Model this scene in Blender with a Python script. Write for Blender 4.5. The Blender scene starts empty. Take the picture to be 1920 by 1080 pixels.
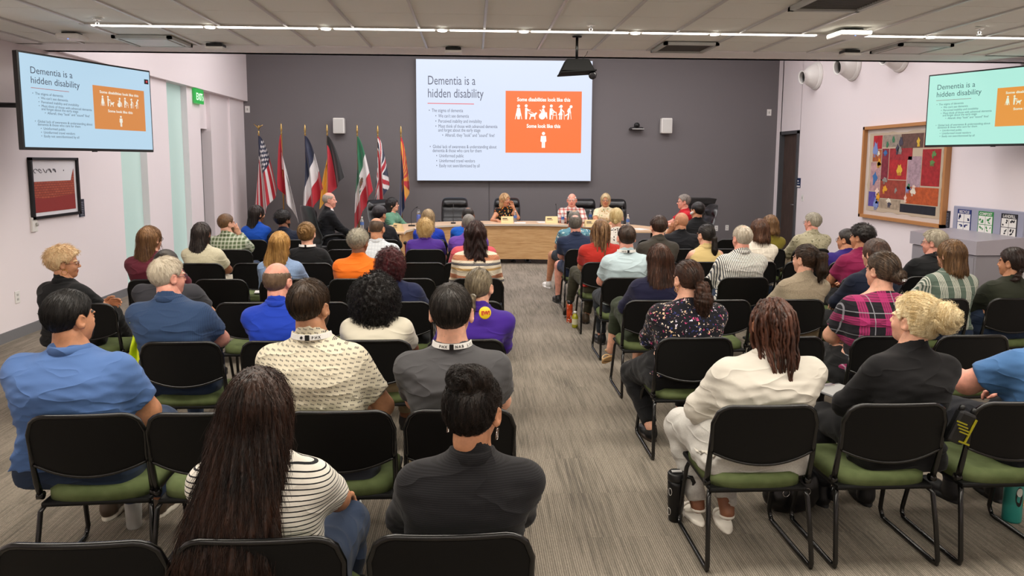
import bpy, bmesh, math, random
import numpy as np
from mathutils import Vector, Matrix

C = bpy.context.scene.collection
SC = bpy.context.scene

# ---------------------------------------------------------------- camera
CAM_H = 1.90
F_PX, PPX, PPY = 1370.0, 960.0, 460.0
YAW, PITCH, ROLL = math.radians(3.05), math.radians(6.54), math.radians(0.26)
_f = Vector((math.sin(YAW)*math.cos(PITCH), math.cos(YAW)*math.cos(PITCH), -math.sin(PITCH)))
_r0 = Vector((math.cos(YAW), -math.sin(YAW), 0))
_u0 = _r0.cross(_f)
CR = _r0*math.cos(ROLL) + _u0*math.sin(ROLL)
CU = _u0*math.cos(ROLL) - _r0*math.sin(ROLL)
CF = _f
CAM_P = Vector((0, 0, CAM_H))
cam_data = bpy.data.cameras.new('camera')
cam_data.sensor_width = 36
cam_data.lens = F_PX/1920*36
cam_data.shift_y = -(540-PPY)/1920
cam_data.clip_start = 0.05
cam = bpy.data.objects.new('camera', cam_data)
C.objects.link(cam)
cam.matrix_world = Matrix(((CR.x, CU.x, -CF.x, 0), (CR.y, CU.y, -CF.y, 0), (CR.z, CU.z, -CF.z, CAM_H), (0, 0, 0, 1)))
SC.camera = cam

def ray(u, v):
    return (CF*F_PX + CR*(u-PPX) - CU*(v-PPY)).normalized()
def at_z(u, v, z):
    d = ray(u, v); t = (z-CAM_H)/d.z
    return CAM_P + d*t
def at_y(u, v, y):
    d = ray(u, v); return CAM_P + d*(y/d.y)
def at_x(u, v, x):
    d = ray(u, v); return CAM_P + d*(x/d.x)

# ---------------------------------------------------------------- colour management, world
SC.view_settings.view_transform = 'Standard'
SC.view_settings.look = 'None'
SC.view_settings.gamma = 1
SC.view_settings.exposure = 0.30
SC.view_settings.use_curve_mapping = False
SC.cycles.max_bounces = 8
SC.cycles.diffuse_bounces = 6
SC.cycles.glossy_bounces = 3
SC.cycles.transmission_bounces = 4
SC.cycles.sample_clamp_indirect = 6
SC.cycles.use_denoising = True
W = bpy.data.worlds.new('world'); SC.world = W
W.use_nodes = True
W.node_tree.nodes['Background'].inputs[0].default_value = (0.9, 0.92, 1, 1)
W.node_tree.nodes['Background'].inputs[1].default_value = 0.25

# ---------------------------------------------------------------- colour + material helpers
def lin(c):
    c = c/255.0
    return c/12.92 if c <= 0.04045 else ((c+0.055)/1.055)**2.4
def hexc(h):
    h = h.lstrip('#')
    return (lin(int(h[0:2], 16)), lin(int(h[2:4], 16)), lin(int(h[4:6], 16)), 1)
MATS = {}
class NT:
    def __init__(self, m):
        self.t = m.node_tree; self.b = self.t.nodes['Principled BSDF']
    def n(self, kind, **kw):
        nd = self.t.nodes.new(kind)
        for k, v in kw.items():
            if k.startswith('i_'):
                nd.inputs[k[2:].replace('_', ' ')].default_value = v
            elif k.startswith('n_'):
                nd.inputs[int(k[2:])].default_value = v
            else:
                setattr(nd, k, v)
        return nd
    def l(self, a, b): self.t.links.new(a, b)
    def coords(self, scale=(1, 1, 1), rot=(0, 0, 0), loc=(0, 0, 0), out='Object'):
        tc = self.n('ShaderNodeTexCoord'); mp = self.n('ShaderNodeMapping')
        mp.inputs['Scale'].default_value = scale; mp.inputs['Rotation'].default_value = rot
        mp.inputs['Location'].default_value = loc
        self.l(tc.outputs[out], mp.inputs[0]); return mp.outputs[0]
    def noise(self, vec, scale=5, detail=3, rough=.5):
        nd = self.n('ShaderNodeTexNoise'); nd.inputs['Scale'].default_value = scale
        nd.inputs['Detail'].default_value = detail; nd.inputs['Roughness'].default_value = rough
        self.l(vec, nd.inputs['Vector']); return nd.outputs['Fac']
    def ramp(self, fac, stops, interp='LINEAR'):
        nd = self.n('ShaderNodeValToRGB'); cr = nd.color_ramp; cr.interpolation = interp
        while len(cr.elements) < len(stops): cr.elements.new(0.5)
        for e, (p, c) in zip(cr.elements, stops):
            e.position = p; e.color = c if len(c) == 4 else (*c, 1)
        self.l(fac, nd.inputs[0]); return nd.outputs[0]
    def math(self, op, a, b=None, c=None, clamp=False):
        nd = self.n('ShaderNodeMath'); nd.operation = op; nd.use_clamp = clamp
        for i, x in enumerate((a, b, c)):
            if x is None: continue
            if isinstance(x, (int, float)): nd.inputs[i].default_value = x
            else: self.l(x, nd.inputs[i])
        return nd.outputs[0]
    def mix(self, fac, a, b):
        nd = self.n('ShaderNodeMix'); nd.data_type = 'RGBA'
        for i, x in ((0, fac), (6, a), (7, b)):
            if isinstance(x, (int, float)): nd.inputs[i].default_value = x
            elif isinstance(x, tuple): nd.inputs[i].default_value = x
            else: self.l(x, nd.inputs[i])
        return nd.outputs[2]
    def sep(self, vec):
        nd = self.n('ShaderNodeSeparateXYZ'); self.l(vec, nd.inputs[0]); return nd.outputs
    def bump(self, h, strength=.3, dist=.01):
        nd = self.n('ShaderNodeBump'); nd.inputs['Strength'].default_value = strength
        nd.inputs['Distance'].default_value = dist
        self.l(h, nd.inputs['Height']); self.l(nd.outputs[0], self.b.inputs['Normal'])
    def color(self, c): self.l(c, self.b.inputs['Base Color'])

def newmat(name, col='#808080', rough=.6, metal=0.0, spec=None, emit=None, estr=1.0, alpha=None, trans=None, sheen=None):
    m = bpy.data.materials.new(name); m.use_nodes = True
    b = m.node_tree.nodes['Principled BSDF']
    b.inputs['Base Color'].default_value = hexc(col) if isinstance(col, str) else col
    b.inputs['Roughness'].default_value = rough
    b.inputs['Metallic'].default_value = metal
    if spec is not None: b.inputs['Specular IOR Level'].default_value = spec
    if emit is not None:
        b.inputs['Emission Color'].default_value = hexc(emit) if isinstance(emit, str) else emit
        b.inputs['Emission Strength'].default_value = estr
    if trans is not None: b.inputs['Transmission Weight'].default_value = trans
    if sheen is not None: b.inputs['Sheen Weight'].default_value = sheen
    return m
def mat(name, *a, **k):
    if name not in MATS: MATS[name] = newmat(name, *a, **k)
    return MATS[name]

# ---------------------------------------------------------------- mesh helpers
def mesh_np(name, V, F, mats, midx=None, smooth=True, parent=None, loc=None):
    """V (n,3) array, F list/array of faces (all same length arrays allowed as list of arrays)"""
    me = bpy.data.meshes.new(name)
    V = np.asarray(V, dtype=np.float32)
    Fs = F if isinstance(F, list) and len(F) and isinstance(F[0], np.ndarray) and F[0].ndim == 2 else [np.asarray(F, dtype=np.int32)]
    Fs = [f for f in Fs if len(f)]
    loops = np.concatenate([f.ravel() for f in Fs]).astype(np.int32)
    tot = np.concatenate([np.full(len(f), f.shape[1]) for f in Fs]).astype(np.int32)
    start = np.concatenate([[0], np.cumsum(tot)[:-1]]).astype(np.int32)
    me.vertices.add(len(V)); me.vertices.foreach_set('co', V.ravel())
    me.loops.add(len(loops)); me.loops.foreach_set('vertex_index', loops)
    me.polygons.add(len(tot)); me.polygons.foreach_set('loop_start', start)
    if not isinstance(mats, (list, tuple)): mats = [mats]
    for m in mats: me.materials.append(m)
    if midx is not None: me.polygons.foreach_set('material_index', np.asarray(midx, dtype=np.int32))
    me.polygons.foreach_set('use_smooth', np.full(len(tot), bool(smooth)))
    me.update(calc_edges=True); me.validate()
    o = bpy.data.objects.new(name, me); C.objects.link(o)
    if parent is not None: o.parent = parent
    if loc is not None: o.location = loc
    return o

class MB:
    """collects shapes into one bmesh"""
    def __init__(self): self.bm = bmesh.new(); self.mi = 0
    def _new(self, f0):
        for f in list(self.bm.faces)[f0:]: f.material_index = self.mi
    def box(self, c, s, rot=None, bevel=0.0, seg=2, taper=None):
        f0 = len(self.bm.faces)
        r = bmesh.ops.create_cube(self.bm, size=1)
        vs = r['verts']
        for v in vs:
            v.co = Vector((v.co.x*s[0], v.co.y*s[1], v.co.z*s[2]))
            if taper:  # scale top xy
                if v.co.z > 0: v.co.x *= taper[0]; v.co.y *= taper[1]
        if bevel > 0:
            es = list({e for v in vs for e in v.link_edges})
            rb = bmesh.ops.bevel(self.bm, geom=es, offset=bevel, segments=seg, affect='EDGES', profile=.5)
            vs = list({v for f in list(self.bm.faces)[f0:] for v in f.verts})
        M = Matrix.Translation(Vector(c))
        if rot is not None: M = M @ (rot if isinstance(rot, Matrix) else Matrix.Rotation(rot, 4, 'Z'))
        for v in vs: v.co = M @ v.co
        self._new(f0); return self
    def tube(self, pts, r, n=10, cap=True, closed=False):
        f0 = len(self.bm.faces)
        pts = [Vector(p) for p in pts]; N = len(pts)
        rs = r if isinstance(r, (list, tuple)) else [r]*N
        rings = []; up = None
        for i, p in enumerate(pts):
            if closed: t = (pts[(i+1) % N]-pts[i-1])
            else: t = (pts[min(i+1, N-1)]-pts[max(i-1, 0)])
            if t.length < 1e-9: t = Vector((0, 0, 1))
            t.normalize()
            if up is None:
                up = Vector((0, 0, 1)) if abs(t.z) < .9 else Vector((1, 0, 0))
            a = t.cross(up)
            if a.length < 1e-4: a = t.cross(Vector((0, 1, 0)))
            a.normalize(); b = a.cross(t); up = b
            rings.append([self.bm.verts.new(p+(a*math.cos(2*math.pi*k/n)+b*math.sin(2*math.pi*k/n))*rs[i]) for k in range(n)])
        for i in range(N if closed else N-1):
            A, B = rings[i], rings[(i+1) % N]
            for k in range(n):
                self.bm.faces.new((A[k], B[k], B[(k+1) % n], A[(k+1) % n]))
        if cap and not closed:
            self.bm.faces.new(rings[0]); self.bm.faces.new(list(reversed(rings[-1])))
        for f in list(self.bm.faces)[f0:]: f.smooth = True
        self._new(f0); return self
    def lathe(self, prof, c=(0, 0, 0), n=24, axis=None, cap=True, sx=1, sy=1):
        """prof: list of (r,z)"""
        f0 = len(self.bm.faces); rings = []
        M = Matrix.Translation(Vector(c))
        if axis is not None: M = M @ Vector((0, 0, 1)).rotation_difference(Vector(axis)).to_matrix().to_4x4()
        for r, z in prof:
            rings.append([self.bm.verts.new(M @ Vector((r*sx*math.cos(2*math.pi*k/n), r*sy*math.sin(2*math.pi*k/n), z))) for k in range(n)])
        for A, B in zip(rings, rings[1:]):
            for k in range(n): self.bm.faces.new((A[k], A[(k+1) % n], B[(k+1) % n], B[k]))
        if cap:
            self.bm.faces.new(list(reversed(rings[0]))); self.bm.faces.new(rings[-1])
        for f in list(self.bm.faces)[f0:]: f.smooth = True
        self._new(f0); return self
    def prism(self, pts, h, M=None, smooth=False):
        """extrude a 2D polygon (xy) by h along z, transformed by M"""
        f0 = len(self.bm.faces)
        M = M or Matrix.Identity(4)
        a = [self.bm.verts.new(M @ Vector((p[0], p[1], 0))) for p in pts]
        if h == 0:
            self.bm.faces.new(a)
        else:
            b = [self.bm.verts.new(M @ Vector((p[0], p[1], h))) for p in pts]
            n = len(pts)
            self.bm.faces.new(list(reversed(a))); self.bm.faces.new(b)
            for k in range(n): self.bm.faces.new((a[k], a[(k+1) % n], b[(k+1) % n], b[k]))
        self._new(f0); return self
    def quad(self, *p):
        f0 = len(self.bm.faces)
        self.bm.faces.new([self.bm.verts.new(Vector(q)) for q in p]); self._new(f0); return self
    def build(self, name, mats, parent=None, loc=None, smooth_angle=None, M=None):
        bmesh.ops.recalc_face_normals(self.bm, faces=self.bm.faces)
        me = bpy.data.meshes.new(name); self.bm.to_mesh(me); self.bm.free()
        if not isinstance(mats, (list, tuple)): mats = [mats]
        for m in mats: me.materials.append(m)
        o = bpy.data.objects.new(name, me); C.objects.link(o)
        if parent is not None: o.parent = parent
        if loc is not None: o.location = loc
        if M is not None: o.matrix_local = M
        if smooth_angle:
            for p in me.polygons: p.use_smooth = True
            me.set_sharp_from_angle(angle=math.radians(smooth_angle))
        return o

def tag(o, label=None, cat=None, group=None, kind=None):
    if label: o['label'] = label
    if cat: o['category'] = cat
    if group: o['group'] = group
    if kind: o['kind'] = kind
    return o
def thing(name, label, cat, loc=(0, 0, 0), rz=0, group=None, M=None):
    o = bpy.data.objects.new(name, None); C.objects.link(o); o.empty_display_size = .1
    o.location = loc; o.rotation_euler = (0, 0, rz)
    if M is not None: o.matrix_world = M
    return tag(o, label, cat, group)
def struct(o): o['kind'] = 'structure'; return o
def copy_tree(o, parent=None):
    c = o.copy(); C.objects.link(c)
    if parent is not None: c.parent = parent
    for ch in list(o.children): copy_tree(ch, c)
    return c
_font = {}
def text_mesh(name, s, size, m, parent=None, M=None, align='LEFT', xs=1.0, extrude=0.0, bold=0.0, space=1.0):
    cu = bpy.data.curves.new(name, 'FONT'); cu.body = s; cu.size = size; cu.align_x = align
    cu.extrude = extrude; cu.offset = bold; cu.space_character = space; cu.resolution_u = 3
    cu.fill_mode = 'FRONT' if extrude == 0 else 'BOTH'
    t = bpy.data.objects.new(name, cu); C.objects.link(t)
    bpy.context.view_layer.update()
    dg = bpy.context.evaluated_depsgraph_get()
    me = bpy.data.meshes.new_from_object(t.evaluated_get(dg))
    bpy.data.objects.remove(t); bpy.data.curves.remove(cu)
    if xs != 1.0:
        for v in me.vertices: v.co.x *= xs
    me.materials.clear(); me.materials.append(m)
    o = bpy.data.objects.new(name, me); C.objects.link(o)
    if parent is not None: o.parent = parent
    if M is not None: o.matrix_local = M
    return o
# ---------------------------------------------------------------- lights (the lamps of the room)
ZC = 3.13           # tiled ceiling
XL, XR = -4.87, 6.74
YB = 16.1           # back wall
YE = 8.87           # front edge of the lowered ceiling
ZH = 4.75           # tall part
def area(name, loc, sx, sy, power, col=(1, .95, .88), rot=(0, 0, 0)):
    L = bpy.data.lights.new(name, 'AREA'); L.shape = 'RECTANGLE'; L.size = sx; L.size_y = sy
    L.energy = power; L.color = col
    o = bpy.data.objects.new(name, L); C.objects.link(o); o.location = loc; o.rotation_euler = rot
    return o
# linear ceiling lamps: the row in view, and the same rows further back over the audience
LED_ROWS = (6.72, 3.1, -0.5)
for i, y in enumerate(LED_ROWS):
    area('ceiling_strip_light', (0.9, y, ZC-.02), 9.0, .5, (150, 170, 110)[i], (1, .93, .82))
# tall front part: rows of recessed lamps washing the dais and walls
area('front_lamp_light', (0.8, 10.2, ZH-.05), 9, 1.2, 170, (1, .96, .95))
area('front_lamp_light', (0.8, 13.4, ZH-.05), 9, 1.2, 190, (1, .96, .95))

# ---------------------------------------------------------------- materials
def wallmat(name, col, bump=.05):
    m = mat(name, col, .85); t = NT(m)
    v = t.coords(); t.bump(t.noise(v, 180, 2), bump, .002); return m
M_wall = wallmat('wall_paint', '#ece3e6')
M_soff = wallmat('soffit_paint', '#efedee')
M_back = wallmat('grey_wall_covering', '#6f6b6d')
M_base = mat('baseboard_rubber', '#77777a', .5)
M_frame_grey = mat('door_frame_grey', '#4c4d50', .45)
m = mat('ceiling_tile', '#aaa69b', .95); t = NT(m)
v = t.coords(); n1 = t.noise(v, 350, 2); t.bump(n1, .25, .003)
t.color(t.ramp(t.noise(v, 220, 2), [(.3, hexc('#eceee8')), (.7, hexc('#f6f8f2'))]))
M_tile = m
M_tbar = mat('ceiling_grid_bar', '#c9c8c8', .3, spec=.6)
M_gap = mat('ceiling_gap', '#54524e', .8)
M_metal = mat('brushed_metal', '#a8a8aa', .3, .9)
M_black = mat('black_plastic', '#101011', .42)
M_blackm = mat('black_metal', '#0c0c0d', .3, .3)
M_white = mat('white_plastic', '#e8e6e2', .4)
M_chrome = mat('chrome', '#d8d8d8', .12, 1.0)
M_lamp = mat('lamp_glow', '#ffffff', .5, emit='#fff8ee', estr=7.0)

# carpet: ribbed planks with darker streaks
m = mat('carpet', '#8c8478', .95, spec=.1); t = NT(m)
tc = t.n('ShaderNodeTexCoord'); obj = tc.outputs['Object']
s = t.sep(obj)
plank = t.n('ShaderNodeTexBrick'); plank.offset = .5
plank.inputs['Scale'].default_value = 1; plank.inputs['Brick Width'].default_value = .5; plank.inputs['Row Height'].default_value = .5
plank.inputs['Mortar Size'].default_value = .0012; plank.inputs['Color1'].default_value = (0, 0, 0, 1); plank.inputs['Color2'].default_value = (1, 1, 1, 1)
plank.inputs['Mortar'].default_value = (.5, .5, .5, 1)
t.l(obj, plank.inputs['Vector'])
mp = t.n('ShaderNodeMapping'); mp.inputs['Scale'].default_value = (42, 1.5, 1); t.l(obj, mp.inputs[0])
off = t.n('ShaderNodeVectorMath'); off.operation = 'ADD'; t.l(mp.outputs[0], off.inputs[0])
sc = t.n('ShaderNodeVectorMath'); sc.operation = 'SCALE'; sc.inputs['Scale'].default_value = 7.3
t.l(plank.outputs['Color'], sc.inputs[0]); t.l(sc.outputs[0], off.inputs[1])
st = t.noise(off.outputs[0], 1.6, 3, .6)
mp2 = t.n('ShaderNodeMapping'); mp2.inputs['Scale'].default_value = (3, .7, 1); t.l(obj, mp2.inputs[0])
big = t.noise(mp2.outputs[0], 1.3, 2)
f = t.math('ADD', t.math('MULTIPLY', st, .75), t.math('MULTIPLY', big, .45))
f = t.math('ADD', f, t.math('MULTIPLY', plank.outputs['Fac'], -.06))
col = t.ramp(f, [(.38, hexc('#6d6760')), (.52, hexc('#8b8377')), (.64, hexc('#a1978a')), (.82, hexc('#ada394'))])
ribs = t.math('SINE', t.math('MULTIPLY', s[0], 2*math.pi/.011))
mp3 = t.n('ShaderNodeMapping'); mp3.inputs['Scale'].default_value = (130, 60, 1); t.l(obj, mp3.inputs[0])
loop = t.noise(mp3.outputs[0], 1.0, 1)
dark = t.math('ADD', t.math('MULTIPLY', ribs, .22), t.math('MULTIPLY', loop, .5))
col = t.mix(t.math('ADD', dark, 0.12, clamp=True), col, hexc('#453f38'))
t.color(col)
t.bump(t.math('ADD', t.math('MULTIPLY', ribs, .5), loop), .5, .004)
M_carpet = m

# ---------------------------------------------------------------- shell
def slab(name, lo, hi, m):
    b = MB(); b.box([(a+c)/2 for a, c in zip(lo, hi)], [c-a for a, c in zip(lo, hi)])
    return struct(b.build(name, m))
slab('floor', (-6.2, -3, -.1), (7.2, 17, 0), M_carpet)
slab('wall_rear', (-6.2, -3.1, 0), (7.2, -3, 3.4), M_wall)
# back wall covered in two widths with a fine seam, built as one mesh
b = MB(); b.box((.35-3.6, YB+.1, 2.45), (7.17, .2, 4.9)); b.box((3.93+.22, YB+.1, 2.45), (7.17+.4, .2, 4.9)); b.box((.35, YB+.11, 2.45), (.06, .18, 4.9))
struct(b.build('wall_back', M_back))
slab('wall_right', (XR, -3, 0), (XR+.2, 14.92, 4.9), M_wall)
b = MB(); b.box((XR+.1, 16.0, 2.45), (.2, .3, 4.9)); b.box((XR+.1, 15.4, 3.73), (.2, .98, 2.34))
struct(b.build('wall_right', M_wall))
# left wall with two tall window slots, then the alcove of the exit door
W1, W2 = (10.46, 11.28), (12.10, 12.92)
b = MB()
def wseg(y0, y1, z0=0, z1=3.22, x=XL):
    b.box((x-.15, (y0+y1)/2, (z0+z1)/2), (.3, y1-y0, z1-z0))
wseg(-3, W1[0]); wseg(W1[1], W2[0]); wseg(W2[1], 13.5)
wseg(W1[0], W1[1], 0, .10); wseg(W2[0], W2[1], 0, .10)
struct(b.build('wall_left', M_wall))
b = MB(); b.box((-5.05, (YE+YB)/2, 3.90), (.50, YB-YE+.2, 1.5)); struct(b.build('wall_left', M_wall))
b = MB(); b.box((XL-.22, 15.2, 1.61), (.32, 2.0, 3.22)); b.box((XL-.30, 13.85, 2.85), (.32, .8, .74))
struct(b.build('wall_left', M_wall))
b = MB(); b.box((XL-.12, 15.65, 1.61), (.2, .9, 3.22)); struct(b.build('wall_left', M_wall))
# translucent mint window slots lit from outside
m = mat('mint_window_glass', '#c3dcd6', .25, emit='#b8e6de', estr=.10); M_mint = m
for i, (a, c) in enumerate((W1, W2)):
    b = MB(); b.box((XL-.11, (a+c)/2, 1.66), (.02, c-a, 3.12)); struct(b.build('window_%d' % (i+1), M_mint))
# left exit door in the alcove
b = MB(); b.box((XL-.42, 13.86, 1.22), (.05, .76, 2.44)); d = struct(b.build('door_1', mat('door_glass_grey', '#7c7e82', .3)))
b = MB()
for y in (13.53, 14.17): b.box((XL-.34, y, 1.24), (.2, .06, 2.48))
b.box((XL-.34, 13.85, 2.45), (.2, .7, .06)); b.build('door_frame', M_frame_grey, d)
b = MB(); b.tube([(XL-.39, 13.62, 1.0), (XL-.34, 13.62, 1.0), (XL-.34, 14.08, 1.0), (XL-.39, 14.08, 1.0)], .012); b.build('push_bar', M_metal, d)
b = MB(); b.box((XL-.36, 13.65, 2.38), (.05, .16, .05)); b.build('door_closer', M_metal, d)
# right door
M_dwood = mat('dark_door_wood', '#4a3a36', .5); t = NT(M_dwood)
t.color(t.ramp(t.noise(t.coords((8, 8, .6)), 6, 4), [(.3, hexc('#3b2e2b')), (.7, hexc('#57463f'))]))
b = MB(); b.box((XR+.08, 15.39, 1.26), (.05, .86, 2.5)); d = struct(b.build('door_2', M_dwood))
b = MB()
for y in (14.96, 15.82): b.box((XR+.05, y, 1.28), (.16, .07, 2.56))
b.box((XR+.05, 15.39, 2.54), (.16, .93, .07)); b.build('door_frame', M_frame_grey, d)
b = MB(); b.tube([(XR+.05, 15.08, 1.02), (XR, 15.08, 1.02), (XR, 15.2, 1.02)], .011); b.build('door_handle', M_metal, d)
# baseboards
for nm, lo, hi in (('baseboard_left', (XL, -3, 0), (XL+.012, 10.46, .11)), ('baseboard_left', (XL, 11.28, 0), (XL+.012, 12.1, .11)),
                   ('baseboard_left', (XL, 12.92, 0), (XL+.012, 13.5, .11)), ('baseboard_right', (XR-.012, -3, 0), (XR, 14.92, .11)),
                   ('baseboard_back', (-4.93, YB-.012, 0), (6.74, YB, .11))):
    slab(nm, lo, hi, M_base)

# ---------------------------------------------------------------- ceilings
slab('ceiling', (-6.2, YE-.02, ZH), (7.2, 16.4, ZH+.1), M_soff)
# plain border of the lowered ceiling and the fascia towards the tall part
b = MB()
GX0, GX1, GY1 = -4.6, 5.86, 8.25
b.box((.5, (GY1+YE)/2, ZC+.1), (13.4, YE-GY1, .2))
b.box((-5.4, 2.6, ZC+.1), (1.6, 11.4, .2)); b.box((6.56, 2.6, ZC+.1), (1.4, 11.4, .2))
b.box((.5, YE-.06, ZC+.8), (13.4, .12, 1.6))
struct(b.build('ceiling', M_soff))
# tiles as shallow panels on a grid of bars
T = .61
b = MB(); nx = int((GX1-GX0)/T)+1; ny = 18
xs0 = at_z(913, 0, ZC).x
while xs0 > GX0: xs0 -= T
xs = [xs0+i*T for i in range(int((GX1-xs0)/T)+2)]
ys = [GY1-i*T for i in range(ny)]
for i in range(len(xs)-1):
    for j in range(ny-1):
        x0, x1 = max(xs[i], GX0)+.012, min(xs[i+1], GX1)-.012; y1, y0 = ys[j]-.004, ys[j+1]+.004
        if x1 <= x0: continue
        b.box(((x0+x1)/2, (y0+y1)/2, ZC+.045), (x1-x0, y1-y0, .06))
struct(b.build('ceiling_tiles', M_tile)).name = 'ceiling'
b = MB()
for x in xs:
    if GX0 < x < GX1: b.box((x, (ys[-1]+GY1)/2, ZC+.015), (.022, GY1-ys[-1], .03))
o = b.build('ceiling_grid', M_tbar); struct(o); o.name = 'trim_1'
slab('ceiling', (-6, -3.1, ZC+.08), (7, GY1+.01, ZC+.12), M_gap)

# strip lamps in the ceiling: housing slot, lens segments with small spots between
def strip_row(y, x0, x1, segs, label):
    r = thing('ceiling_strip_lamp', label, 'ceiling light', (0, y, ZC))
    b = MB(); b.box(((x0+x1)/2, 0, .012), (x1-x0, .075, .03)); b.build('housing', mat('lamp_housing', '#c8c6c0', .4), r)
    for a, c in segs:
        b = MB(); b.box(((a+c)/2, 0, -.004), (c-a, .045, .012)); b.build('diffuser', M_lamp, r)
    for (a, c), (e, f_) in zip(segs, segs[1:]):
        b = MB(); b.lathe([(.03, 0), (.045, -.012), (.02, -.014)], (((c+e)/2), 0, -.002), 14); b.build('spot_lens', M_lamp, r)
    return r
us = [(180, 383), (412, 597), (628, 815), (844, 968), (996, 1178), (1205, 1328), (1354, 1532), (1614, 1738), (1764, 2010)]
def sx_(u): return at_z(u, 55, ZC).x
segs = []
for a, c in us:
    pa = at_y(a, 50, LED_ROWS[0]); k = LED_ROWS[0]
    segs.append((at_z(a, 47+a*.0115, ZC).x, at_z(c, 47+c*.0115, ZC).x))
ROW_Y = at_z(960, 57.5, ZC).y
strip_row(ROW_Y, segs[0][0]-.1, segs[-1][1], segs, 'long white linear ceiling lamp running across the tiled ceiling in view')
for y, l in ((3.1, 'second linear ceiling lamp over the audience, overhead of the near rows'), (-.5, 'rearmost linear ceiling lamp behind the camera')):
    sg = [(-3.4+i*1.1, -3.4+i*1.1+.95) for i in range(8)]
    strip_row(y, -3.5, 5.4, sg, l)
# recessed round lamps over the tall part
for i in range(5):
    for j, y in enumerate((10.4, 13.2)):
        b = MB(); b.lathe([(.12, 0), (.14, -.02), (.09, -.015)], (-3.6+i*2.2, y, ZH), 16)
        tag(b.build('recessed_lamp', M_lamp), 'round recessed lamp in the tall ceiling above the dais', 'ceiling light', 'recessed lamps in the tall ceiling')
# ceiling equipment
def square_panel(u0, u1, v, name, label, cat, grille=False, size=.58, col=M_metal):
    p = at_z((u0+u1)/2, v, ZC)
    r = thing(name, label, cat, (p.x, p.y, ZC))
    b = MB()
    for s_ in (-1, 1):
        b.box((s_*(size/2-.02), 0, -.01), (.04, size, .03)); b.box((0, s_*(size/2-.02), -.01), (size, .04, .03))
    b.build('frame', mat('diffuser_frame', '#b9bcb8', .4), r)
    if grille:
        b = MB()
        for i in range(14): b.box((0, -size/2+.05+i*(size-.1)/13, 0), (size-.08, .012, .02), rot=None)
        b.build('grille', mat('grille_grey', '#55544f', .5), r)
    else:
        b = MB(); b.box((0, 0, -.02), (size*.78, size*.78, .012), bevel=.004); b.build('plate', mat('diffuser_plate', '#c8ccca', .35), r)
    return r
square_panel(230, 345, 76, 'ceiling_diffuser', 'square air diffuser with a pale plate in the ceiling above the left screen', 'air diffuser')
square_panel(1650, 1765, 90, 'ceiling_diffuser', 'square air diffuser with a pale plate in the ceiling beside the right screen', 'air diffuser')
square_panel(1235, 1330, 88, 'air_grille', 'dark slatted air grille in the ceiling right of the projector', 'vent', True)
square_panel(1510, 1645, 2, 'air_grille', 'slatted air grille at the top edge of the ceiling on the right', 'vent', True)
def wifi(u, v, label, w=.3):
    p = at_z(u, v, ZC); r = thing('wifi_access_point', label, 'wifi device', (p.x, p.y, ZC))
    b = MB(); b.box((0, 0, -.035), (w, w, .05), bevel=.02, seg=3); b.build('casing', M_white, r)
    b = MB(); b.box((0, 0, -.005), (w*.6, w*.6, .02)); b.build('mount', M_black, r)
    b = MB(); b.lathe([(.006, 0), (.006, -.004)], (0, -w/2+.03, -.06), 8); b.build('status_light', mat('blue_led', '#88a8ff', .4, emit='#5f8cff', estr=2), r)
wifi(1592, 58, 'white wifi unit hanging under the strip lamp on the right')
wifi(135, 63, 'white wifi unit on the ceiling above the left screen', .22)
def ceil_mic(u, v, label):
    p = at_z(u, v, ZC); r = thing('ceiling_loudspeaker', label, 'ceiling device', (p.x, p.y, ZC))
    b = MB(); b.box((0, 0, -.045), (.19, .16, .03), bevel=.01); b.build('casing', M_white, r)
    b = MB(); b.box((0, 0, -.015), (.17, .15, .034), bevel=.01); b.build('vent_band', M_black, r)
ceil_mic(405, 83, 'small flat white device with a black band on the ceiling left of the big screen')
ceil_mic(850, 90, 'small flat white device with a black band on the ceiling above the big screen')
ceil_mic(1593, 95, 'small flat white device with a black band on the ceiling at the right')
def sprinkler(u, v, label):
    p = at_z(u, v, ZC); r = thing('sprinkler', label, 'sprinkler', (p.x, p.y, ZC))
    b = MB(); b.lathe([(.04, 0), (.035, -.008), (.01, -.01)], (0, 0, 0), 16); b.build('escutcheon', M_white, r)
    b = MB(); b.tube([(0, 0, 0), (0, 0, -.03)], .008); b.tube([(-.012, 0, -.03), (-.014, 0, -.045), (0, 0, -.06)], .003); b.tube([(.012, 0, -.03), (.014, 0, -.045), (0, 0, -.06)], .003)
    b.lathe([(.022, -.06), (.024, -.062)], (0, 0, 0), 12); b.build('spray_head', M_metal, r)
sprinkler(182, 36, 'sprinkler head at the left end of the strip lamp')
sprinkler(1108, 47, 'sprinkler head above the hanging projector')
sprinkler(1837, 53, 'sprinkler head over the strip lamp near the right edge')

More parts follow.
